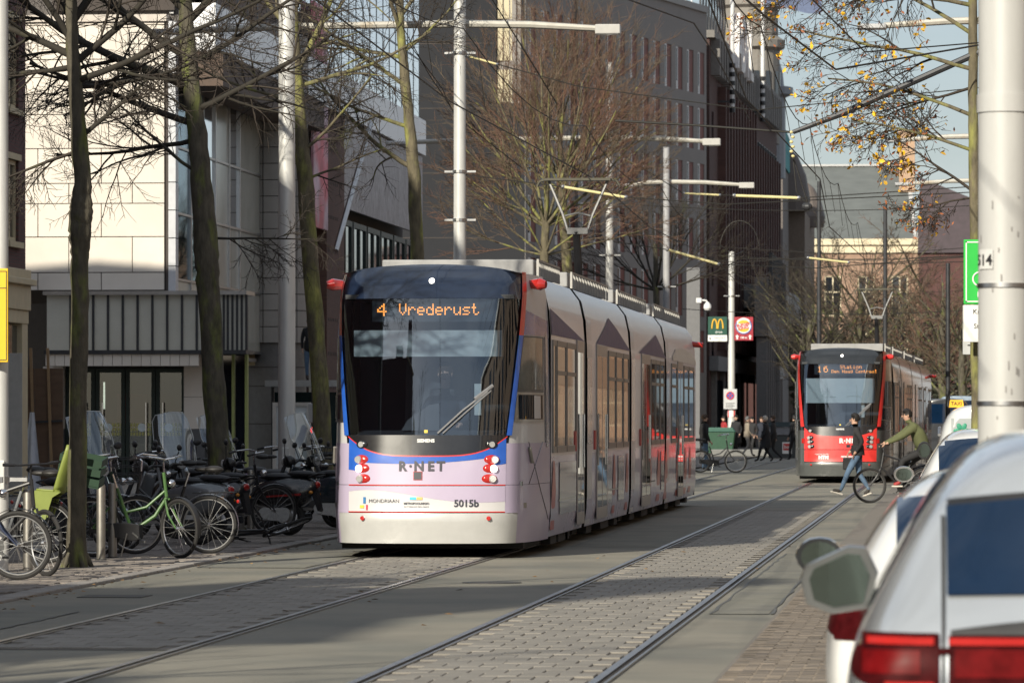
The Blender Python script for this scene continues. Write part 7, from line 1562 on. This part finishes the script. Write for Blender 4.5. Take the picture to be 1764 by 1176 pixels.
# food signs
ZF = lambda y: Z_at(y, 215.6)
f1 = panel("burger_sign", "dark green sign with golden arches on the lamp post", "sign", at(1236, 561, 215.7), .86, .82, M("sign_dark_green", (.010, .065, .045), .4), group="food signs on the lamp post")
ma = MB()
for sg in (-1, 1): ma.tube([(sg * .135 + .115 * math.cos(a), -.012, -.13 + .42 * math.sin(a)) for a in [k * math.pi / 12 for k in range(13)]], .034, 6)
ma.build("arches_logo", M("sign_gold", (.70, .40, .03), .5), f1); text_obj("M", .01, black, f1, (0, .01, 0)) if False else None
text_obj("drive", .16, wm, f1, (.06, -.004, -.33))
f1b = MB().box(-.43, .43, -.002, .03, -.70, -.42).build("arrow_plate", wm, f1); text_obj("Kalvermarkt 20", .085, black, f1, (.10, -.006, -.56)); text_obj("120 m", .075, black, f1, (.10, -.006, -.665)); MB().prism([(-.33, -.52), (-.27, -.57), (-.31, -.57), (-.31, -.64), (-.35, -.64), (-.35, -.57), (-.39, -.57)], -.008, 0, 'Y').build("arrow", black, f1)
f2 = panel("burger_sign", "red sign with round bun logo and two white arrows on the lamp post", "sign", at(1281, 566, 215.7), .86, 1.06, M("sign_red", (.30, .015, .03), .45), group="food signs on the lamp post")
MB().lathe([(.001, -.004), (.37, -.004), (.37, 0), (.001, 0)], (0, 0, .12), 'Y', 32).build("logo_disc", wm, f2); MB().torus((0, -.006, .12), .345, .022, 'Y', 32, 6, a0=R(150), a1=R(400)).build("logo_ring", M("logo_blue", (.02, .12, .40), .5), f2)
for sg in (-1, 1): MB().prism([(.26 * math.cos(a) * .95, .12 + sg * (.12 + .15 * math.sin(a))) for a in [k * math.pi / 10 for k in range(11)]], -.012, -.004, 'Y').build("logo_bun", M("logo_orange", (.75, .40, .03), .5), f2)
text_obj("BURGER", .165, M("logo_red", (.45, .03, .03), .5), f2, (0, -.014, .13), bold=.006, rot=(R(90), R(-10), 0)); text_obj("KING", .20, MATS["logo_red"], f2, (0, -.014, -.03), bold=.008, rot=(R(90), R(-10), 0)); text_obj("180 m", .12, wm, f2, (0, -.006, -.44), bold=.004)
for sg in (-1, 1): MB().prism([(sg * .29, -.27), (sg * .29 + .09, -.36), (sg * .29 + .035, -.36), (sg * .29 + .035, -.48), (sg * .29 - .035, -.48), (sg * .29 - .035, -.36), (sg * .29 - .09, -.36)], -.006, 0, 'Y').build("arrow", wm, f2)
np_ = panel("no_parking_sign", "white plate with blue and red no stopping disc on the lamp post", "sign", at(1258, 687, 215.7), .60, .90, M("sign_pale", (.45, .46, .47), .5))
MB().lathe([(.001, -.004), (.17, -.004), (.17, 0), (.001, 0)], (0, 0, .15), 'Y', 24).build("disc", M("sign_blue", (.02, .08, .35), .5), np_); MB().torus((0, -.006, .15), .165, .025, 'Y', 24, 6).build("disc_ring", M("sign_red_ring", (.5, .03, .03), .5), np_)
for a in (45, 135): MB().bar((-.15 * math.cos(R(a)), -.006, .15 - .15 * math.sin(R(a))), (.15 * math.cos(R(a)), -.006, .15 + .15 * math.sin(R(a))), .02, .035).build("disc_cross", MATS["sign_red_ring"], np_)
for k in range(4): MB().box(-.20, .20 - .06 * (k % 2), -.004, 0, -.20 - k * .06, -.18 - k * .06).build("text_line", black, np_)
bnd = thing("pole_band", "red and white band round the lamp post with food signs", "band", (X_at(1260, 216), 216, Z_at(712, 216))); [MB().lathe([(.185, -.16), (.185, .16)], k=24, c=(0, 0, 0)).build("sleeve", wm, bnd)]
for sg in (-1, 1): MB().box(-.04, .04, -.19, -.16, -.16, .16).build("red_stripe", MATS["sign_red_ring"], bnd, loc=(sg * .12, .04, 0))
dkf = MB().lathe([(.20, 0), (.20, .95), (.18, 1.0)], k=20).build("pole_foot", M("dark_foot", (.03, .035, .045), .6), bnd, loc=(0, 0, -Z_at(712, 216)))
cam_t = thing("security_camera", "white dome security camera on a wall arm", "camera", at(1205, 520, 216)); MB().box(-.15, .1, -.1, .1, -.05, .18).build("mount", white_fr, cam_t, bevel=.03); MB().tube([(.1, 0, .08), (.3, 0, .06), (.36, 0, -.02)], .04, 8).build("arm", white_fr, cam_t, smooth=True); MB().lathe([(.05, 0), (.16, -.12), (.18, -.28), (.12, -.38)], (.36, 0, 0), k=16).build("hood", white_fr, cam_t, smooth=True); MB().ball((.36, 0, -.38), (.12, .12, .10), 12, 8).build("dome", black, cam_t, smooth=True)
cp = thing("camera_mast", "grey wall pier carrying the dome camera", "pier", (X_at(1196, 216.6), 216.6, 0)); MB().box(-.35, .25, 0, .6, 0, 8.5).build("shaft", M("pier_grey", (.14, .14, .145), .7), cp)
# ---- bollards, boards, bins, planter
bol = MB(); bol.lathe([(.052, -.05), (.052, .83), (.047, .86), (.001, .865)], k=18)
bol_me = bol.mesh("post", M("steel_bollard", (.30, .285, .26), .42, .8, var=.12), True); 
for px, py, lab in ((174, 972, "steel bollard close against the knotted tree"), (194, 968, "steel bollard in front of the green bicycle"), (415, 925, "steel bollard before the red striped scooter"), (48, 992, "steel bollard behind the turned bicycle wheel"), (432, 916, "steel bollard half hidden behind the scooter's engine")):
    Y = by(px, py); t = thing("bollard", lab, "bollard", (X_at(px, Y), Y, .03), group="steel bollards on the pavement"); ob("post", bol_me, t); MB().lathe([(.07, 0), (.07, .012), (.053, .014)], k=16).build("foot_ring", dark_metal, t)
wb = panel("white_board", "pale grey hoarding board beside the yellow sign's pole", "board", at(26, 752, 80) , .24, 2.3, M("board_pale", (.42, .41, .38), .7)); wb.location.z = 1.6
hf = thing("plywood_fence", "brown plywood hoarding propped with timber struts", "fence", (X_at(70, 104), 104, 0))
ply = M("plywood", (.135, .085, .055), .8, var=.25, scale=2, stretch=(1, 1, 3))
for k in range(3): MB().box(-.45 + k * .32, -.14 + k * .32, 0, .03, .05, 2.75).build("plank", ply, hf)
for x in (-.1, .28): MB().bar((x, -.1, .0), (x - .12, -.02, 3.2), .06, .05).build("strut", M("timber", (.30, .20, .11), .8), hf)
MB().bar((-.5, -.05, 1.55), (.5, -.05, 1.6), .05, .05).build("rail", dark_metal, hf)
tp = MB().grid(lambda u, v: (lerp(-.28, .20, u) * (1 - .8 * v), .12 * math.sin(u * 9) * (1 - v), 1.75 * v), 14, 8).build("tarpaulin", M("tarp_white", (.52, .55, .62), .7), loc=(X_at(56, 100), 100, .03), smooth=True); tag(tp, "pale tarpaulin draped in a point before the plywood hoarding", "tarpaulin")
gb_ = thing("waste_container", "dark green wheeled waste container on the far pavement", "container", (X_at(1241, 212), 212, .02))
MB().prism([(-.55, .12), (.55, .12), (.66, 1.05), (-.66, 1.05)], -.4, .4, 'Y').build("bin", M("bin_green", (.012, .060, .030), .5), gb_, bevel=.03); MB().prism([(-.70, 1.05), (.70, 1.05), (.55, 1.25), (-.55, 1.25)], -.45, .45, 'Y').build("lid", M("lid_green", (.03, .10, .075), .5), gb_, bevel=.03)
for x in (-.45, .45): MB().lathe([(.08, -.03), (.08, .03)], (x, -.3, .09), 'X', 12).build("wheel", rubber, gb_)
pl = thing("planter_wall", "grey street kiosk counter with a red and white sticker", "kiosk", (X_at(1365, 200), 200, .02)); MB().box(-1.0, .75, 0, 1.4, 0, .95).build("base", M("kiosk_dark", (.045, .05, .05), .6), pl, bevel=.02); MB().box(-1.05, .8, -.05, 1.45, .95, 1.28).build("counter", M("kiosk_grey", (.17, .175, .19), .5), pl, bevel=.02); MB().prism([(-1.1, 1.3), (.82, 1.3), (.7, 1.5), (-.95, 1.5)], -.1, 1.5, 'Y').build("cover", M("kiosk_blue", (.03, .05, .06), .5), pl)
MB().box(-.42, -.02, -.02, 0, .18, .66).build("sticker", wm, pl); MB().box(-.38, -.06, -.026, -.02, .32, .60).build("sticker_print", MATS["sign_red_ring"], pl); text_obj("bol", .2, wm, pl, (-.22, -.03, .40), bold=.004)
pb = MB().box(-1.5, 1.5, -.4, .4, 0, .3).build("stone_bench", M("bench_stone", (.17, .17, .165), .7), loc=(X_at(1285, 209), 209, .02), bevel=.03); tag(pb, "low grey stone plinth between the seated people", "plinth")
# glazed shelter and info case behind the second lamp pole
shx = thing("shelter", "dark glazed shelter with flat roof beside the leaning tree", "shelter", (X_at(540, 134) , 134, 0)); MB().box(-1.3, 1.2, -.6, .8, Z_at(662, 134, 540) - .06, Z_at(655, 134, 540)).build("roof", alu, shx)
for x in (-1.25, -.1, 1.15): MB().box(x - .04, x + .04, .6, .68, 0, Z_at(662, 134, 540) - .06).build("post", dark_metal, shx)
for x in (-1.2, -.05): MB().box(x, x + 1.1, .62, .64, .3, 2.4).build("pane", M("teal_dark_glass", (.015, .03, .035), .08, spec=.7), shx)
ic = thing("info_case", "upright notice case with aluminium frame behind the lamp pole", "notice case", (X_at(490, 118), 118, 0)); frame_mb(.95, 1.7, .09, .14).build("frame", alu, ic, loc=(-.3, 0, .35)); MB().box(-.22, .56, .05, .08, .44, 1.96).build("poster", M("poster_pale", (.42, .46, .48), .6, var=.1), ic); MB().box(-.15, .1, .04, .05, 1.2, 1.5).build("poster_mark", M("poster_blue", (.05, .22, .45), .6), ic)
ts = thing("signal_lamp", "small signal post with a lit red lamp behind the leaning tree", "signal", (X_at(541, 110), 110, 0)); MB().tube([(0, 0, 0), (0, 0, 2.1)], .03, 8).build("post", galv, ts); MB().box(-.13, .13, -.08, .08, 1.55, 2.0).build("housing", M("signal_grey", (.3, .3, .3), .5), ts, bevel=.02); MB().lathe([(.001, -.11), (.075, -.11), (.075, -.08)], (.0, 0, 1.38), 'Y', 16).build("red_lamp", M("signal_red", (1, .06, .05), .4, emit=1.6), ts); MB().box(-.1, .1, -.08, .06, 1.27, 1.5).build("lamp_box", black, ts)
